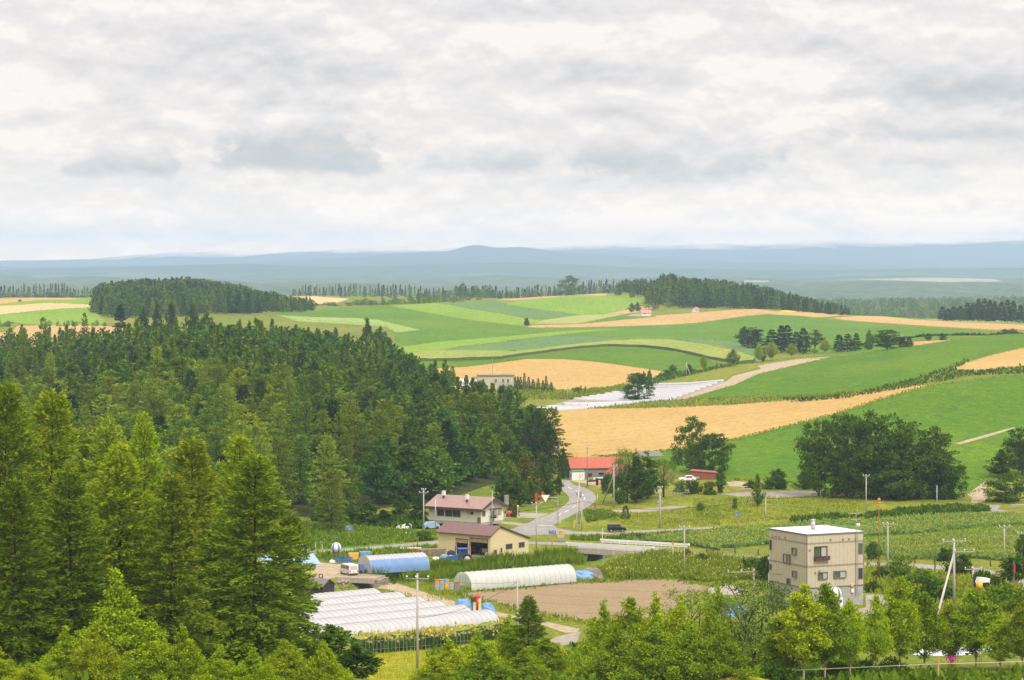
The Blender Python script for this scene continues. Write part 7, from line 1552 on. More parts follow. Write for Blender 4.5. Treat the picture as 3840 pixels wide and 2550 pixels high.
def sign(name, label, fr, xp, yt, yb, boards, m='steel', r=.05, cat='sign', Y=None, ang=0., group=None):
    """boards: (x0, y0, x1, y1, material, thickness, [text lines])"""
    u, v = px(fr, xp, yb); Y = Y or ray(u, v); b = gy(u, Y); s = FR[fr][0]; k = Y / F / s
    b.z = ZC - (v - HV) / F * Y; t = thing(name, label, cat, b, ang, group)
    mb = MB(); mb.cone((0, 0, -.4), (0, 0, (yb - yt) * k), r, r, 7); mb.obj('post', M[m], t)
    for x0, y0, x1, y1, mm, th, *tx in boards:
        q = MB(); q.box((x0 - xp) * k, (x1 - xp) * k, -th - r, -r, (yb - y1) * k, (yb - y0) * k); o = q.obj('board', M[mm], t)
        if tx:
            n = len(tx[0])
            for i, (line, col) in enumerate(tx[0]):
                hh = (y1 - y0) * k / n; e = link('lettering', text_mesh(line, hh * .8, M[col], 'lettering'), o); w = max(.01, e.dimensions.x); f = min(1, (x1 - x0) * k * .9 / w)
                e.scale = (f, 1, 1); e.location = ((x0 + x1) / 2 * k - xp * k, -th - r - .012, (yb - y0) * k - hh * (i + .5)); e.rotation_euler = (rad(90), 0, 0)
    return t
sign('road_sign', 'blue signboard on a wooden post in the weeds by the valley road', 'G', 615, 650, 815, [(573, 655, 662, 676, 'signblue', .06, [('美瑛  丘', 'white')]), (575, 680, 665, 700, 'signblue', .06, [('← 観光', 'white')])], 'wood', .09)
sign('road_sign', 'blue road sign on a brown post before the junction', 'H', 503, 1150, 1320, [(465, 1150, 545, 1187, 'signblue', .05, [('↑ →', 'white')])], 'wood', .09)
sign('notice_sign', 'yellow notice with lines of text over a blue panel by the bridge', 'H', 600, 1155, 1275, [(568, 1157, 633, 1224, 'signyellow', .05, [('農産物', 'redwall'), ('直売所', 'redwall'), ('この先', 'redwall')]), (570, 1226, 632, 1252, 'tarp', .05)], 'steel', .06)
sign('arrow_sign', 'blue arrow sign on an orange post below the knoll', 'I', 522, 1016, 1192, [(488, 1018, 560, 1054, 'signblue', .05, [('丘 →', 'white')])], 'wood', .08)
sign('knoll_board', 'small white notice board at the edge of the gravel lot', 'I', 526, 790, 830, [(508, 790, 546, 815, 'white', .05, [('駐車', 'trim')])], 'steel', .05)
sign('banner', 'narrow red and white banner beside the hill road', 'H', 977, 845, 935, [(968, 848, 988, 900, 'red', .03), (968, 900, 988, 930, 'tarp', .03)], 'steel', .05, 'banner')
for x, y0, y1, lab in ((327, 730, 838, 'left of two tall red banners under the trees by the bend'), (399, 715, 822, 'right of two tall red banners under the trees by the bend')):
    sign('banner', lab, 'H', x, y0, y1 + 18, [(x - 13, y0 + 3, x + 13, y1, 'red', .03)], 'steel', .05, 'banner', Y=590, group='red banners by the bend')
sign('grey_board', 'pale grey signboard beside the white house', 'H', 8, 755, 940, [(-25, 757, 22, 862, 'steel', .08, [('案内', 'trim')])], 'steel', .07)
sign('lamp_post', 'white lamp post with a round head beside the stop sign', 'H', 122, 890, 1008, [], 'white', .07, 'lamp')
o = [q for q in bpy.data.objects if q.name.startswith('lamp_post')][0]; mb = MB(); mb.ball((0, 0, (1008 - 885) * 595 / F / 2.951), .24, 8, 6); mb.obj('globe', M['lamp'], o, True)
def triangle(par, cx, cz, s, m, th=.05, y=-.1):
    mb = MB(); mb.prism([(cx - s, cz + s * .55), (cx, cz - s * 1.1), (cx + s, cz + s * .55)], 'y', y - th, y); return mb.obj('triangle_board', M[m], par)
t = sign('stop_sign', 'red triangular stop sign at the side road by the white house', 'H', 28, 925, 1040, [], 'steel', .06); b_ = triangle(t, 0, 1.7, .7, 'red')
e = link('lettering', text_mesh('止まれ', .42, M['white'], 'lettering'), b_); e.location = (0, -.17, 1.87); e.rotation_euler = (rad(90), 0, 0)
# overhanging white triangle sign
u, v = px('H', 567, 1078); Y = ray(u, v); k = Y / F / 2.951; t = thing('overhead_sign', 'white triangular sign hung from an arm over the junction', 'sign', gy(u, Y)); mb = MB(); mb.cone((0, 0, -.3), (0, 0, (1078 - 755) * k), .13, .1, 8); mb.obj('post', M['steel'], t)
mb = MB(); mb.cone((0, 0, (1078 - 785) * k), (-150 * k, 0, (1078 - 782) * k), .06, .05, 6); mb.cone((0, 0, (1078 - 830) * k), (-75 * k, 0, (1078 - 808) * k), .05, .04, 6); mb.obj('arm', M['steel'], t); triangle(t, -138 * k, (1078 - 782) * k, .92, 'white', .06, -.08)
mb = MB(); mb.box(-.2, .2, -.3, -.12, 1.2, 2.6); mb.obj('control_box', M['steel'], t)
t = sign('marker_post', 'orange diamond reflector on a white post past the bridge', 'H', 1840, 1330, 1460, [], 'white', .08); mb = MB(); z = (1460 - 1310) * k * 1.0; mb.prism([(-.26, z), (0, z - .45), (.26, z), (0, z + .45)], 'y', -.12, -.08); mb.obj('reflector', M['orange'], t)
t = sign('mirror_post', 'grey diamond sign on a post beside the upper road', 'H', 1913, 1050, 1120, [], 'steel', .05); mb = MB(); z = 1.55; mb.prism([(-.4, z), (0, z - .42), (.4, z), (0, z + .42)], 'y', -.1, -.06); mb.obj('reflector', M['mirror'], t)
t = thing('guy_guard', 'slanting yellow guard on the guy wire at the junction', 'guard', gpf('H', 742, 1120)); mb = MB(); mb.cone((0, 0, 0), (.25, 0, 1.55), .16, .16, 8); mb.obj('sleeve', M['yellow'], t)
for fr, x, y, lab in (('G', 318, 925, 'white roadside marker post left of the chequered ball'), ('G', 246, 915, 'white roadside marker post nearest the blue-roofed house'), ('H', 590, 1075, 'white marker post beside the overhead sign pole'), ('K', 1302, 620, 'white stake at the head of the tunnels'), ('H', 1005, 800, 'red and white marker on the outside of the bend'), ('I', 985, 860, 'white stake on the dry knoll by the lot')):
    t = thing('marker_post', lab, 'post', gpf(fr, x, y)); mb = MB(); mb.cone((0, 0, -.2), (0, 0, 1.1), .07, .06, 7); mb.obj('shaft', M['white'], t); mb = MB(); mb.cone((0, 0, 1.1), (0, 0, 1.35), .07, .06, 7); mb.obj('tip', M['orange' if '1005' in str(x) else 'steel'], t)
for fr, x, y in (('I', 158, 1480), ('I', 233, 1478), ('I', 492, 1492), ('I', 760, 1508), ('N', 1012, 480), ('N', 1210, 485), ('N', 1395, 502), ('N', 1571, 508), ('N', 2066, 532), ('N', 1570, 556), ('N', 1068, 540), ('I', 340, 1535)):
    p = gpf(fr, x, y); t = thing('road_stake', 'short dark brown stake in the row beside the valley road', 'stake', p, R.uniform(-.2, .2), 'dark stakes along the valley road'); mb = MB(); mb.cone((0, 0, -.2), (R.uniform(-.1, .1), 0, 1.05), .13, .11, 7); mb.obj('shaft', M['stump'], t)
for fr, pts, lab in (('I', [(540, 762), (680, 755)], 'pale low rail at the left of the gravel lot'), ('I', [(1390, 815), (1530, 805)], 'pale rail along the front of the gravel lot'), ('I', [(1430, 748), (1500, 748)], 'short pale rail behind the gravel lot'), ('J', [(60, 770), (115, 768)], 'short white rail at the right of the gravel lot')):
    p, q = gpf(fr, *pts[0]), gpf(fr, *pts[1]); t = thing('lot_rail', lab, 'rail', p); d = q - p; mb = MB(); mb.cone((0, 0, .45), d + Vector((0, 0, .45)), .16, .16, 7); mb.obj('beam', M['steel'], t)
    mb = MB()
    for f in (.05, .5, .95): mb.cone(d * f - Vector((0, 0, .1)), d * f + Vector((0, 0, .4)), .06, .06, 5)
    split_obj(mb, 'support', M['steel'], t)
t = sign('flag', 'thin pole with a red flag near the right edge', 'N', 2272, 480, 700, [(2270, 510, 2284, 590, 'red', .02)], 'steel', .05, 'flag')
t = thing('garden_box', 'white slanted box among the garden shrubs at right', 'box', up(*px('N', 1992, 668), 395), .3); mb = MB(); mb.prism([(-.9, 0), (.9, 0), (1.0, .55), (-.6, .75)], 'y', -.6, .6); mb.obj('casing', M['white'], t)
t = thing('garden_drum', 'orange drum in the garden below the white slanted box', 'drum', up(*px('N', 1965, 732), 388)); mb = MB(); mb.cone((0, 0, 0), (0, 0, 1.1), .5, .5, 12); mb.obj('barrel', M['yellow'], t, True)
# field fence along the bottom right
fp = []
for x, y in ((277, 1545), (1602, 1545), (2800, 1525)):
    u, v = px('N', x, y); fp.append(gp(u, v))
t = thing('wire_fence', 'low white wire fence with two posts along the bottom right', 'fence', fp[0])
for i, (p, hh) in enumerate(zip(fp, (1.9, 3.4, 3.0))):
    q = p - fp[0]; mb = MB(); mb.cone(q - Vector((0, 0, .3)), q + Vector((0, 0, hh * .62)), .09, .09, 7); mb.obj('post', M['wood' if i else 'pole'], t)
mb = MB()
for (p, h0), (q, h1) in zip(list(zip(fp, (1.0, 1.5, 1.6)))[:-1], list(zip(fp, (1.0, 1.5, 1.6)))[1:]): mb.tube([p - fp[0] + Vector((0, 0, h0)), q - fp[0] + Vector((0, 0, h1))], .022, 5)
mb.obj('rail', M['offwhite'], t)

# ------------------------------------------------------------------ ground cover
def scatter(name, label, mats, regions, n, hl, width, seed, up_=.9, tops=None, tint=(1, 1, 1), kind='stuff', zoff=0., lean=.5, per=1, clump=0.):
    """blades and leaves rooted on the ground inside picture-surveyed outlines"""
    g = np.random.default_rng(seed); P = []
    polys = [P_(*r) for r in regions]
    area = [max(1, (max(p[0] for p in q) - min(p[0] for p in q)) * (max(p[1] for p in q) - min(p[1] for p in q))) for q in polys]; tot = sum(area)
    for q, a in zip(polys, area):
        x0, x1, y0, y1 = min(p[0] for p in q), max(p[0] for p in q), min(p[1] for p in q), max(p[1] for p in q)
        for _ in range(int(n * a / tot)):
            u, v = g.uniform(x0, x1), g.uniform(y0, y1)
            if in_poly(u, v, q): P.append(tuple(gp(u, v, 1500)))
    P = np.array(P)
    if per > 1: P = np.repeat(P, per, 0) + np.column_stack([g.normal(size=len(P) * per) * clump, g.normal(size=len(P) * per) * clump, np.zeros(len(P) * per)])
    if len(P) == 0: return
    D = unit(g.normal(size=P.shape) * lean + np.array([0, 0, up_])); L_ = g.uniform(*hl, size=len(P)) * (.72 + .5 * np.clip(.5 + .55 * np.sin(P[:, 0] / 2.3 + 1.7 * np.sin(P[:, 1] / 5.1)) * np.sin(P[:, 1] / 3.7 + P[:, 0] / 6.1 + seed), 0, 1)); V, f = cards(P + np.array([0, 0, zoff - .05]), D, perp(D, g), L_, L_ * width); mi = np.zeros(len(f), int)
    if tops:
        k = g.random(len(P)) < tops[0]; Q = P[k] + D[k] * (L_[k] * .9)[:, None] + np.array([0, 0, zoff]); d2 = unit(g.normal(size=Q.shape) + np.array([0, -.3, .5])); l2 = g.uniform(tops[1] * .7, tops[1] * 1.2, size=len(Q)); V2, f2 = cards(Q, d2, perp(d2, g), l2, l2 * .45); V = np.vstack([V, V2]); f = np.vstack([f, f2 + 4 * len(P)]); mi = np.concatenate([mi, np.ones(len(f2), int)])
    o = link(name, np_mesh(name, V, f, [M[m] for m in mats], mi)); o.color = (*tint, 1); return tag(o, label, 'plants', None, kind)
scatter('reed_bed', 'tall dark green reeds along the creek', ['reed'], [('G', [(860, 1225), (1200, 1195), (1500, 1120), (1950, 1095), (2361, 1070), (2361, 1130), (1900, 1165), (1750, 1245), (1200, 1285)]), ('L', [(0, 410), (300, 375), (700, 315), (1090, 280), (1480, 225), (1700, 290), (1700, 340), (1500, 335), (700, 380), (400, 415), (280, 490), (0, 550)])], 30000, (1.0, 2.3), .05, 21, 1.0, lean=.28)
scatter('bank_weeds', 'rank weeds on the bank between the bridge and the beige house', ['weed', 'tassel'], [('M', [(0, 440), (150, 380), (450, 265), (700, 225), (1000, 245), (1900, 300), (1950, 480), (1300, 525), (880, 482), (300, 500)])], 20000, (.6, 1.7), .1, 22, 1.0, (.1, .3), (.95, 1, 1), lean=.45)
scatter('verge_weeds', 'weeds and bushes of the verge left of the cream barn', ['weed', 'tassel'], [('G', [(60, 640), (500, 660), (1000, 700), (1580, 740), (1580, 815), (800, 870), (160, 925)]), ('G', [(220, 1000), (850, 945), (1580, 880), (1600, 960), (1300, 950), (700, 1000), (480, 1060)])], 15000, (.5, 1.4), .16, 23, 1.0, (.08, .25), (.8, 1, .9), lean=.5)
scatter('junction_weeds', 'weeds and low hedge between the junction and the bridge', ['weed', 'tassel'], [('H', [(700, 1225), (1100, 1228), (1500, 1208), (2361, 1160), (2361, 1200), (1900, 1220), (1350, 1250), (850, 1266), (720, 1255)]), ('H', [(850, 940), (1150, 940), (1250, 1000), (900, 1060)])], 14000, (.4, 1.2), .18, 24, 1.0, (.1, .22), (.7, .88, .9), lean=.55)
scatter('hedge_band', 'leafy green band between the knoll and the sunflower field', ['leaf', 'weed'], [('J', [(140, 1090), (150, 1050), (500, 1020), (980, 965), (1500, 945), (1600, 990), (1300, 1025), (700, 1060), (300, 1100)]), ('I', [(1160, 1090), (1500, 1065), (2000, 1085), (2007, 1125), (1500, 1140), (1180, 1130)])], 12000, (.7, 1.7), .3, 25, .9, None, (.9, 1.05, 1), lean=.8)
scatter('knoll_grass', 'dry tufts over the grassy knoll', ['weed', 'tassel'], [('H', [(1000, 960), (1500, 955), (2361, 860), (2361, 1095), (1700, 1125), (1250, 1090)]), ('I', [(0, 850), (500, 830), (1500, 830), (2007, 800), (2007, 1060), (1100, 1095), (0, 1180)])], 16000, (.25, .7), .14, 26, 1.0, (.1, .16), (1.08, 1.1, 1), lean=.6)
scatter('sunflower_plants', 'sunflower plants with yellow heads filling the field by the road', ['sunleaf', 'sunhead'], [('H', [(1270, 1262), (1450, 1240), (1900, 1215), (2361, 1195), (2361, 1385), (2000, 1315)]), ('I', [(0, 1275), (450, 1220), (900, 1195), (1800, 1130), (2007, 1125), (2007, 1200), (1500, 1190), (910, 1260), (910, 1385), (500, 1432), (200, 1420), (0, 1400)]), ('J', [(100, 1135), (600, 1095), (1100, 1062), (1500, 1055), (2007, 1065), (2007, 1165), (1300, 1212), (700, 1275), (200, 1292), (100, 1260)])], 24000, (.5, 1.0), .28, 27, .8, (.6, .22), (1.3, 1.2, .9), zoff=.55, lean=.8)
scatter('sunflower_plants', 'sunflower plants in the nearer field at right beyond the grass strip', ['sunleaf', 'sunhead'], [('J', [(300, 1365), (800, 1330), (1500, 1270), (2007, 1220), (2007, 1520), (1000, 1568), (400, 1568)]), ('N', [(975, 340), (1300, 330), (2361, 290), (2361, 500), (2100, 475), (1600, 438), (1000, 428)])], 26000, (.5, 1.0), .28, 28, .8, (.5, .2), (1.25, 1.18, .9), zoff=.5, lean=.8)
scatter('grass_strip', 'bright green grass strip between the two sunflower fields', ['reed'], [('J', [(150, 1310), (700, 1285), (1300, 1220), (1940, 1165), (2007, 1170), (2007, 1205), (1500, 1262), (800, 1325), (300, 1355), (150, 1360)])], 7000, (.4, .9), .12, 29, 1.0, None, (1.6, 1.5, 1), lean=.4)
scatter('corn_plants', 'tall corn with pale tassels in the strip before the white tunnels', ['cornleaf', 'tassel'], [('K', [(905, 1258), (1000, 1250), (1400, 1213), (1996, 1168), (1996, 1225), (1400, 1262), (1060, 1290)]), ('L', [(0, 1165), (480, 1128), (860, 1092), (880, 1118), (480, 1175), (0, 1226)])], 9000, (.9, 1.7), .12, 30, 1.0, (.95, .5), (1, 1, 1), zoff=.75, lean=.35)
scatter('corn_plants', 'leafy stalks along the front of the corn strip', ['cornleaf'], [('K', [(1060, 1278), (1400, 1252), (1996, 1208), (1996, 1226), (1400, 1268), (1060, 1294)]), ('L', [(0, 1212), (480, 1165), (870, 1112), (880, 1122), (480, 1178), (0, 1228)])], 9000, (1.2, 2.3), .06, 31, 1.0, None, (.8, .95, 1), lean=.2)
t = thing('corn_fence', 'thin wire fence of slender stakes before the corn strip', 'fence', gpf('K', 1060, 1290)); pts_ = [gpf('K', x, y) for x, y in [(1060 + i * 40, 1296 - i * 3.05) for i in range(24)]]; pts_ += [gpf('L', 0 + i * 40, 1232 - i * 3.6) for i in range(1, 14)]
mb = MB()
for p in pts_: q = p - t.location; mb.cone(q, q + Vector((0, 0, 1.9)), .025, .025, 4)
split_obj(mb, 'stake', M['steel'], t); mb = MB()
for z in (.6, 1.7): mb.tube([p - t.location + Vector((0, 0, z)) for p in pts_], .018, 4)
mb.obj('wire', M['steel'], t)
scatter('meadow_grass', 'pale yellow-green grass of the near meadow', ['weed'], [('K', [(1060, 1300), (1400, 1270), (1996, 1222), (1996, 1568), (1150, 1568)]), ('L', [(0, 1232), (480, 1185), (900, 1155), (1500, 1215), (1600, 1300), (1600, 1568), (0, 1568)])], 12000, (.3, .6), .06, 32, 1.0, None, (1.7, 1.45, 1), lean=.3)
scatter('valley_grass', 'grass and weeds around the tunnels and field tracks', ['weed'], [('K', [(1180, 600), (1300, 595), (1700, 710), (1890, 770), (1860, 800), (1500, 700)]), ('K', [(520, 205), (900, 215), (950, 260), (760, 320), (560, 300)]), ('L', [(0, 600), (290, 650), (600, 728), (900, 805), (1500, 928), (1990, 975), (1900, 1010), (1300, 940), (600, 790), (0, 690)]), ('K', [(1010, 440), (1200, 440), (1996, 500), (1996, 690), (1450, 545)]), ('L', [(450, 615), (800, 560), (1600, 490), (1990, 470), (1990, 505), (1000, 588)])], 12000, (.3, .8), .1, 33, 1.0, None, (1.25, 1.15, 1), lean=.5)
scatter('garden_weeds', 'rough grass and weeds of the right-hand garden', ['weed', 'tassel'], [('N', [(960, 530), (1300, 550), (2000, 595), (2361, 730), (2361, 1300), (1900, 1250), (1200, 800), (960, 760)])], 12000, (.5, 1.4), .16, 34, 1.0, (.1, .2), (1.15, 1.1, 1), lean=.6)
scatter('undergrowth', 'dark undergrowth along the foot of the wood', ['leaf', 'weed'], [('G', [(200, 600), (600, 570), (900, 600), (1480, 600), (1480, 690), (900, 670), (400, 660)])], 6000, (.7, 1.8), .3, 35, .9, None, (.8, .9, 1), lean=.8)
scatter('near_undergrowth', 'leafy undergrowth below the bottom trees', ['leaf', 'weed'], [('P', [(1600, 2440), (2300, 2420), (2900, 2350), (3180, 2440), (3280, 2520), (3840, 2525), (3840, 2565), (1600, 2570)]), ('P', [(-40, 2440), (1250, 2440), (1300, 2570), (-40, 2570)])], 22000, (.4, 1.1), .3, 36, .9, None, (1.2, 1.2, 1), lean=.8)
scatter('slope_hedge', 'rough hedge band between the two green slopes', ['leaf', 'weed'], [('E', [(200, 1410), (700, 1378), (1000, 1330), (1440, 1222), (1690, 1130), (1860, 1065), (1880, 1080), (1720, 1150), (1950, 1165), (2361, 1118), (2361, 1185), (1900, 1200), (1600, 1260), (1200, 1330), (800, 1400), (300, 1440)])], 16000, (.6, 1.6), .28, 37, .9, None, (.95, 1, 1.1), lean=.8)
scatter('track_hedge', 'hedge band along the creek track beyond the mulch rows', ['leaf', 'weed'], [('C', [(1300, 1230), (1420, 1180), (1650, 1170), (1950, 1110), (2080, 1105), (1900, 1135), (1600, 1205), (1400, 1250), (1290, 1285)])], 5000, (.8, 1.9), .3, 38, .9, None, (.95, 1.05, 1.1), lean=.8)
scatter('wheat_edge_hedge', 'dark hedge along the lower edge of the long right wheat field', ['leaf', 'weed'], [('E', [(720, 712), (900, 725), (1500, 766), (2100, 798), (2361, 800), (2361, 822), (2000, 815), (1500, 785), (900, 738)])], 7000, (1.0, 2.2), .3, 39, .9, None, (.8, .95, 1.2), lean=.8)
scatter('mulch_edge_hedge', 'grassy edge between the mulch rows and the wheat', ['weed', 'leaf'], [('D', [(1225, 953), (1440, 929), (1580, 919), (1860, 914), (1990, 900), (1990, 906), (1860, 920), (1700, 934), (1500, 942), (1262, 944)])], 7000, (.6, 1.4), .25, 40, .9, None, (1, 1, 1.1), lean=.8)
scatter('house_scrub', 'scrub and grass before the wheat dome', ['weed', 'leaf'], [('C', [(60, 1290), (450, 1330), (900, 1310), (1040, 1280), (1050, 1320), (800, 1385), (560, 1417), (60, 1417)])], 6000, (.5, 1.4), .25, 41, .9, None, (1, 1, 1.2), lean=.8)
# magenta blooms at the bottom right
for x, y, s, lab in ((1712, 1420, .36, 'cluster of magenta flowers before the pale ribbed roof'), (1948, 1385, .22, 'single magenta bloom at the right of the pale ribbed roof')):
    u, v = px('N', x, y + 40); p = gp(u, v); g = np.random.default_rng(int(x)); n = 80 if s > .3 else 20; c = p + Vector((0, 0, 1.3)); Pq = np.array(c) + g.normal(size=(n, 3)) * np.array([s, s * .6, s * .4]); D = unit(g.normal(size=(n, 3))); V, f = cards(Pq, D, perp(D, g), .2, .1); mi = [0] * n
    S0 = np.column_stack([Pq[::4, 0], Pq[::4, 1], np.full(len(Pq[::4]), p.z)]); D0 = np.tile([0, 0, 1.], (len(S0), 1)); V2, f2 = cards(S0, D0, perp(D0, g), 1.3, .04)
    t = thing('flowering_plant', lab, 'flowers', p); off = np.array(p); link('bloom', np_mesh('bloom', V - off, f, [M['magenta']]), t); q = link('stem', np_mesh('stem', V2 - off, f2, [M['weed']]), t)
# grassy mound at the bottom centre
n, k = 40, 10; vs = []; c = gp(2760, 2565)
for j in range(k + 1):
    for i in range(n): a = 2 * math.pi * i / n; f = j / k; vs.append((c.x + 5.6 * f * math.cos(a) * (1 + .06 * math.sin(3 * a)), c.y - 1.0 + 5.0 * f * math.sin(a), gz(c.x, c.y) - .35 + 1.15 * math.cos(f * math.pi / 2) + .06 * math.sin(7 * a + 5 * f)))
o = link('grass_mound', np_mesh('grass_mound', vs, [(j * n + i, (j + 1) * n + i, (j + 1) * n + (i + 1) % n, j * n + (i + 1) % n) for j in range(k) for i in range(n)], [M['meadow']], smooth_=True)); tag(o, kind='structure')

# ragged grassy margins along the field edges
g = np.random.default_rng(77); Pm = []
for nm, mt, pts, a_, h_ in FIELDS:
    if pts == 'UY' or not nm.endswith('_field') or a_ > 3000 or nm in ('sunflower_field',): continue
    for u, v in densify(pts, 3.0):
        if not (-100 < u < 3950): continue
        Y = ray(u, v, a_)
        if Y > 2300: continue
        w_ = .5 + Y / 1500
        for _ in range(2):
            x = (u - CU) / F * Y + g.normal() * w_; y = Y + g.normal() * w_ * 1.6; Pm.append((x, y, gz(x, y)))
Pm = np.array(Pm); D = unit(g.normal(size=Pm.shape) * .5 + np.array([0, 0, 1.])); L_ = g.uniform(.3, .8, len(Pm)) * np.where(Pm[:, 1] > 1000, .75, 1); V, f = cards(Pm - np.array([0, 0, .05]), D, perp(D, g), L_, L_ * .3)
o = link('field_margin', np_mesh('field_margin', V, f, [M['weed']])); o.color = (1.0, 1.05, 1, 1); tag(o, 'ragged grass along the edges of the fields', 'grass', None, 'stuff')
# ------------------------------------------------------------------ air, sky, sun, camera
hz = MB().box(-12500, 12500, -900, 26800, -60, 390).mesh('haze', [])
hm = bpy.data.materials.new('haze_air'); t, N, L = nt(hm); N.remove(N['Principled BSDF']); pv = N.new('ShaderNodeVolumePrincipled')
pv.inputs['Color'].default_value = (.53, .72, 1.0, 1); pv.inputs['Density'].default_value = HAZE_D; pv.inputs['Anisotropy'].default_value = 0.0
L.new(pv.outputs[0], N['Material Output'].inputs['Volume']); hz.materials.append(hm)
ho = link('haze', hz); tag(ho, kind='stuff', label='thin bluish air over the whole valley')

w = bpy.data.worlds.new('World'); scene.world = w; w.use_nodes = True; t = w.node_tree; N, L = t.nodes, t.links
bg = N['Background']; bg.inputs['Strength'].default_value = .1
SUN_EL, SUN_AZ = rad(52), rad(150)  # azimuth clockwise from the view direction
sky = N.new('ShaderNodeTexSky'); sky.sky_type = 'NISHITA'; sky.sun_disc = False; sky.sun_elevation = SUN_EL; sky.sun_rotation = SUN_AZ
tc = N.new('ShaderNodeTexCoord'); sp = N.new('ShaderNodeSeparateXYZ'); L.new(tc.outputs['Generated'], sp.inputs[0])
def mth(op, a, b=None, c=None, clamp=False):
    n = N.new('ShaderNodeMath'); n.operation = op; n.use_clamp = clamp
    for i, q in enumerate((a, b, c)):
        if q is None: continue
        if isinstance(q, (int, float)): n.inputs[i].default_value = q
        else: L.new(q, n.inputs[i])
    return n.outputs[0]
X, Yd, Z = sp.outputs
az = mth('ARCTAN2', X, Yd); hyp = mth('SQRT', mth('ADD', mth('MULTIPLY', X, X), mth('MULTIPLY', Yd, Yd)))
el = mth('ARCTAN2', Z, hyp)
# cloud bearings in hundredths of a radian: a (to the right), e (upward)
a_ = mth('MULTIPLY', az, 100.0); e_ = mth('MULTIPLY', el, 100.0)
def vec(sa, se, off=0., lift=0.):
    c = N.new('ShaderNodeCombineXYZ'); L.new(mth('MULTIPLY', a_, sa), c.inputs[0]); L.new(mth('MULTIPLY', mth('ADD', e_, lift) if lift else e_, se), c.inputs[1]); c.inputs[2].default_value = off; return c.outputs[0]
def noise(v, s, d, r=.55, dist=0.):
    n = N.new('ShaderNodeTexNoise'); n.inputs['Scale'].default_value = s; n.inputs['Detail'].default_value = d; n.inputs['Roughness'].default_value = r; n.inputs['Distortion'].default_value = dist; L.new(v, n.inputs[0]); return n.outputs[0]
puff = noise(vec(.30, .50), 1.0, 9, .60, .2)      # billows
puff2 = noise(vec(.62, .95, 3), 1.0, 8, .62, .15)
broad_ = noise(vec(.07, .20, 7), 1.0, 4, .5, .3)   # broad grey sheets
bill = mth('SUBTRACT', .085, mth('ABSOLUTE', mth('SUBTRACT', noise(vec(.34, .5, 2), 1.0, 3, .5, .5), .5)))   # billow creases
pf = mth('SUBTRACT', puff, .5); pf2 = mth('SUBTRACT', puff2, .5)
def sstep(x, lo, hi, c=0., d=1.):
    n = N.new('ShaderNodeMapRange'); n.interpolation_type = 'SMOOTHSTEP'; n.inputs[1].default_value = lo; n.inputs[2].default_value = hi; n.inputs[3].default_value = c; n.inputs[4].default_value = d; L.new(x, n.inputs[0]); return n.outputs[0]
def D2a(x): return (x * 1.62643 - CU) / 100
def D2e(y): return (HV - y * 1.62643) / 100
# cumulus masses: bearing of the middle, level of the flat base, half width, height, darkness
CL = [(300, 414, 130, 120, .58), (690, 404, 205, 165, .86), (620, 262, 330, 170, .24), (1120, 408, 210, 85, .45), (1550, 424, 270, 130, .62), (1330, 404, 280, 140, .28), (2190, 338, 330, 150, .52), (2260, 394, 250, 55, .36), (2200, 240, 300, 150, .26),
      (1010, 132, 150, 65, .42), (1280, 62, 500, 90, .2), (370, 262, 360, 190, .2), (1460, 215, 200, 110, .28), (1800, 130, 240, 75, .22), (150, 560, 300, 90, .16), (1180, 500, 260, 60, .17), (1720, 520, 330, 60, .13)]
wob = mth('MULTIPLY_ADD', pf2, .75, mth('MULTIPLY', pf, .5)); rag = mth('MULTIPLY_ADD', bill, 2.2, mth('MULTIPLY_ADD', pf, -2.6, mth('MULTIPLY', pf2, -1.6)))
tot = None
for x, y, wd, hh, dk in CL:
    da = mth('ABSOLUTE', mth('DIVIDE', mth('SUBTRACT', a_, D2a(x)), wd * .0162643))
    ev = mth('ADD', mth('SUBTRACT', e_, D2e(y)), wob)
    up_ = mth('DIVIDE', ev, hh * .0162643)
    edge = mth('ADD', mth('ADD', mth('MULTIPLY', da, da), mth('MULTIPLY', mth('MAXIMUM', up_, 0), .55)), rag)
    m = mth('MULTIPLY', sstep(edge, .7, 1.3, dk * 1.2, 0), mth('MULTIPLY', sstep(ev, -.12, .42), sstep(up_, .1, 1.15, 1, .12)))
    tot = m if tot is None else mth('ADD', tot, m)
# lit tops and shaded undersides: compare the cloud just above with the cloud just below
def heap(lift): return noise(vec(.18, .46, 11, lift), 1.0, 9, .57, .25)
def heap2(lift): return noise(vec(.75, 1.25, 14, lift), 1.0, 6, .58, .1)
relief = mth('SUBTRACT', heap(.55), heap(-.35)); relief2 = mth('SUBTRACT', heap2(.22), heap2(-.14))
tone = mth('ADD', tot, sstep(broad_, .36, .68, -.02, .2))
tone = mth('ADD', tone, mth('MULTIPLY', relief, 2.0)); tone = mth('ADD', tone, mth('MULTIPLY', relief2, 2.0 * .45)); tone = mth('ADD', tone, mth('MULTIPLY', pf, -.35))
ramp = N.new('ShaderNodeValToRGB'); L.new(mth('MULTIPLY_ADD', tone, .72, .09), ramp.inputs[0]); cr = ramp.color_ramp
cr.elements[0].position = 0.0; cr.elements[0].color = (1.0, .95, .94, 1); cr.elements[1].position = 1.0; cr.elements[1].color = (.47, .50, .54, 1)
for p, c in ((.2, (.87, .825, .835)), (.36, (.80, .77, .79)), (.52, (.70, .685, .71)), (.75, (.575, .58, .61))):
    q = cr.elements.new(p); q.color = (*c, 1)
# the cloud deck is brighter overhead (seen only through the light it gives)
over = sstep(e_, 14, 90, 1.0, OVERHEAD)
sc_ = N.new('ShaderNodeVectorMath'); sc_.operation = 'SCALE'; L.new(ramp.outputs[0], sc_.inputs[0]); L.new(mth('MULTIPLY', over, 10.0 * CLOUD), sc_.inputs['Scale'])
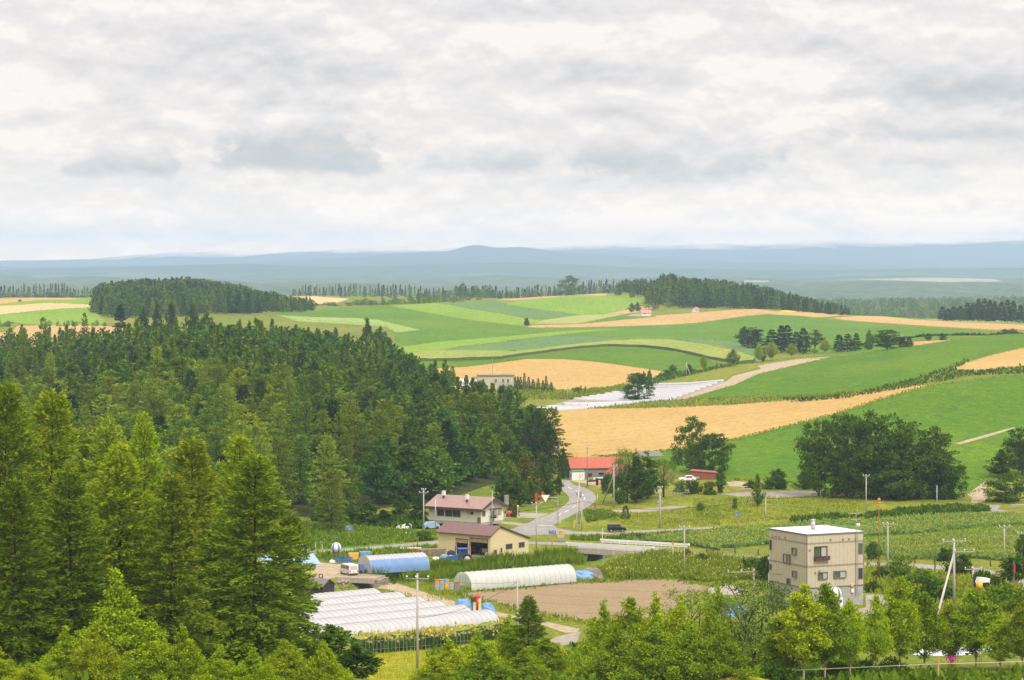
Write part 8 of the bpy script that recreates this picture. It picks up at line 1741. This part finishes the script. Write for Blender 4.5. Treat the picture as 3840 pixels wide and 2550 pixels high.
# sky colour raised warm and bright toward the horizon to offset the haze
wm = N.new('ShaderNodeMix'); wm.data_type = 'RGBA'; wm.blend_type = 'MULTIPLY'; wm.inputs[0].default_value = 1; L.new(sc_.outputs[0], wm.inputs[6])
hr = N.new('ShaderNodeValToRGB'); L.new(mth('MULTIPLY', e_, .1), hr.inputs[0]); h_ = hr.color_ramp
for i, (p, c) in enumerate(((0, (3.0, 2.2, 1.3)), (.1, (2.35, 1.8, 1.2)), (.3, (1.3, 1.14, .94)), (.6, (1.13, 1.05, .96)), (1, (1.06, 1.02, .97)))):
    q = h_.elements[0] if i == 0 else h_.elements[len(h_.elements) - 1] if i == 4 else h_.elements.new(p)
    q.position = p; q.color = tuple(k / 5 for k in c) + (1,)
hs = N.new('ShaderNodeVectorMath'); hs.operation = 'SCALE'; L.new(hr.outputs[0], hs.inputs[0]); hs.inputs['Scale'].default_value = 5; L.new(hs.outputs[0], wm.inputs[7])
mx = N.new('ShaderNodeMix'); mx.data_type = 'RGBA'; mx.inputs[0].default_value = .93; L.new(sky.outputs[0], mx.inputs[6]); L.new(wm.outputs[2], mx.inputs[7])
L.new(mx.outputs[2], bg.inputs[0])

sl = bpy.data.lights.new('sun', 'SUN'); sl.energy = SUN; sl.angle = rad(14); sl.color = (1, .95, .86); so = link('sun', sl)
d = Vector((math.sin(SUN_AZ) * math.cos(SUN_EL), math.cos(SUN_AZ) * math.cos(SUN_EL), math.sin(SUN_EL))); so.rotation_euler = d.to_track_quat('Z', 'Y').to_euler(); so.location = (0, 0, 400)

cd = bpy.data.cameras.new('camera'); cam = link('camera', cd); cam.location = (0, 0, ZC); cam.rotation_euler = (rad(90), 0, 0)
cd.sensor_width = 36; cd.lens = 36 * F / 3840; cd.shift_y = -(1275 - HV) / 3840; cd.clip_start = .5; cd.clip_end = 40000
scene.camera = cam
vs_ = scene.view_settings; vs_.view_transform = 'Standard'; vs_.look = 'None'; vs_.gamma = 1; vs_.exposure = EXPO
cy = scene.cycles; cy.max_bounces = 6; cy.diffuse_bounces = 2; cy.glossy_bounces = 2; cy.transmission_bounces = 3; cy.transparent_max_bounces = 8; cy.volume_bounces = 2
cy.use_denoising = True; cy.use_adaptive_sampling = True; cy.adaptive_threshold = .015; cy.sample_clamp_indirect = 6
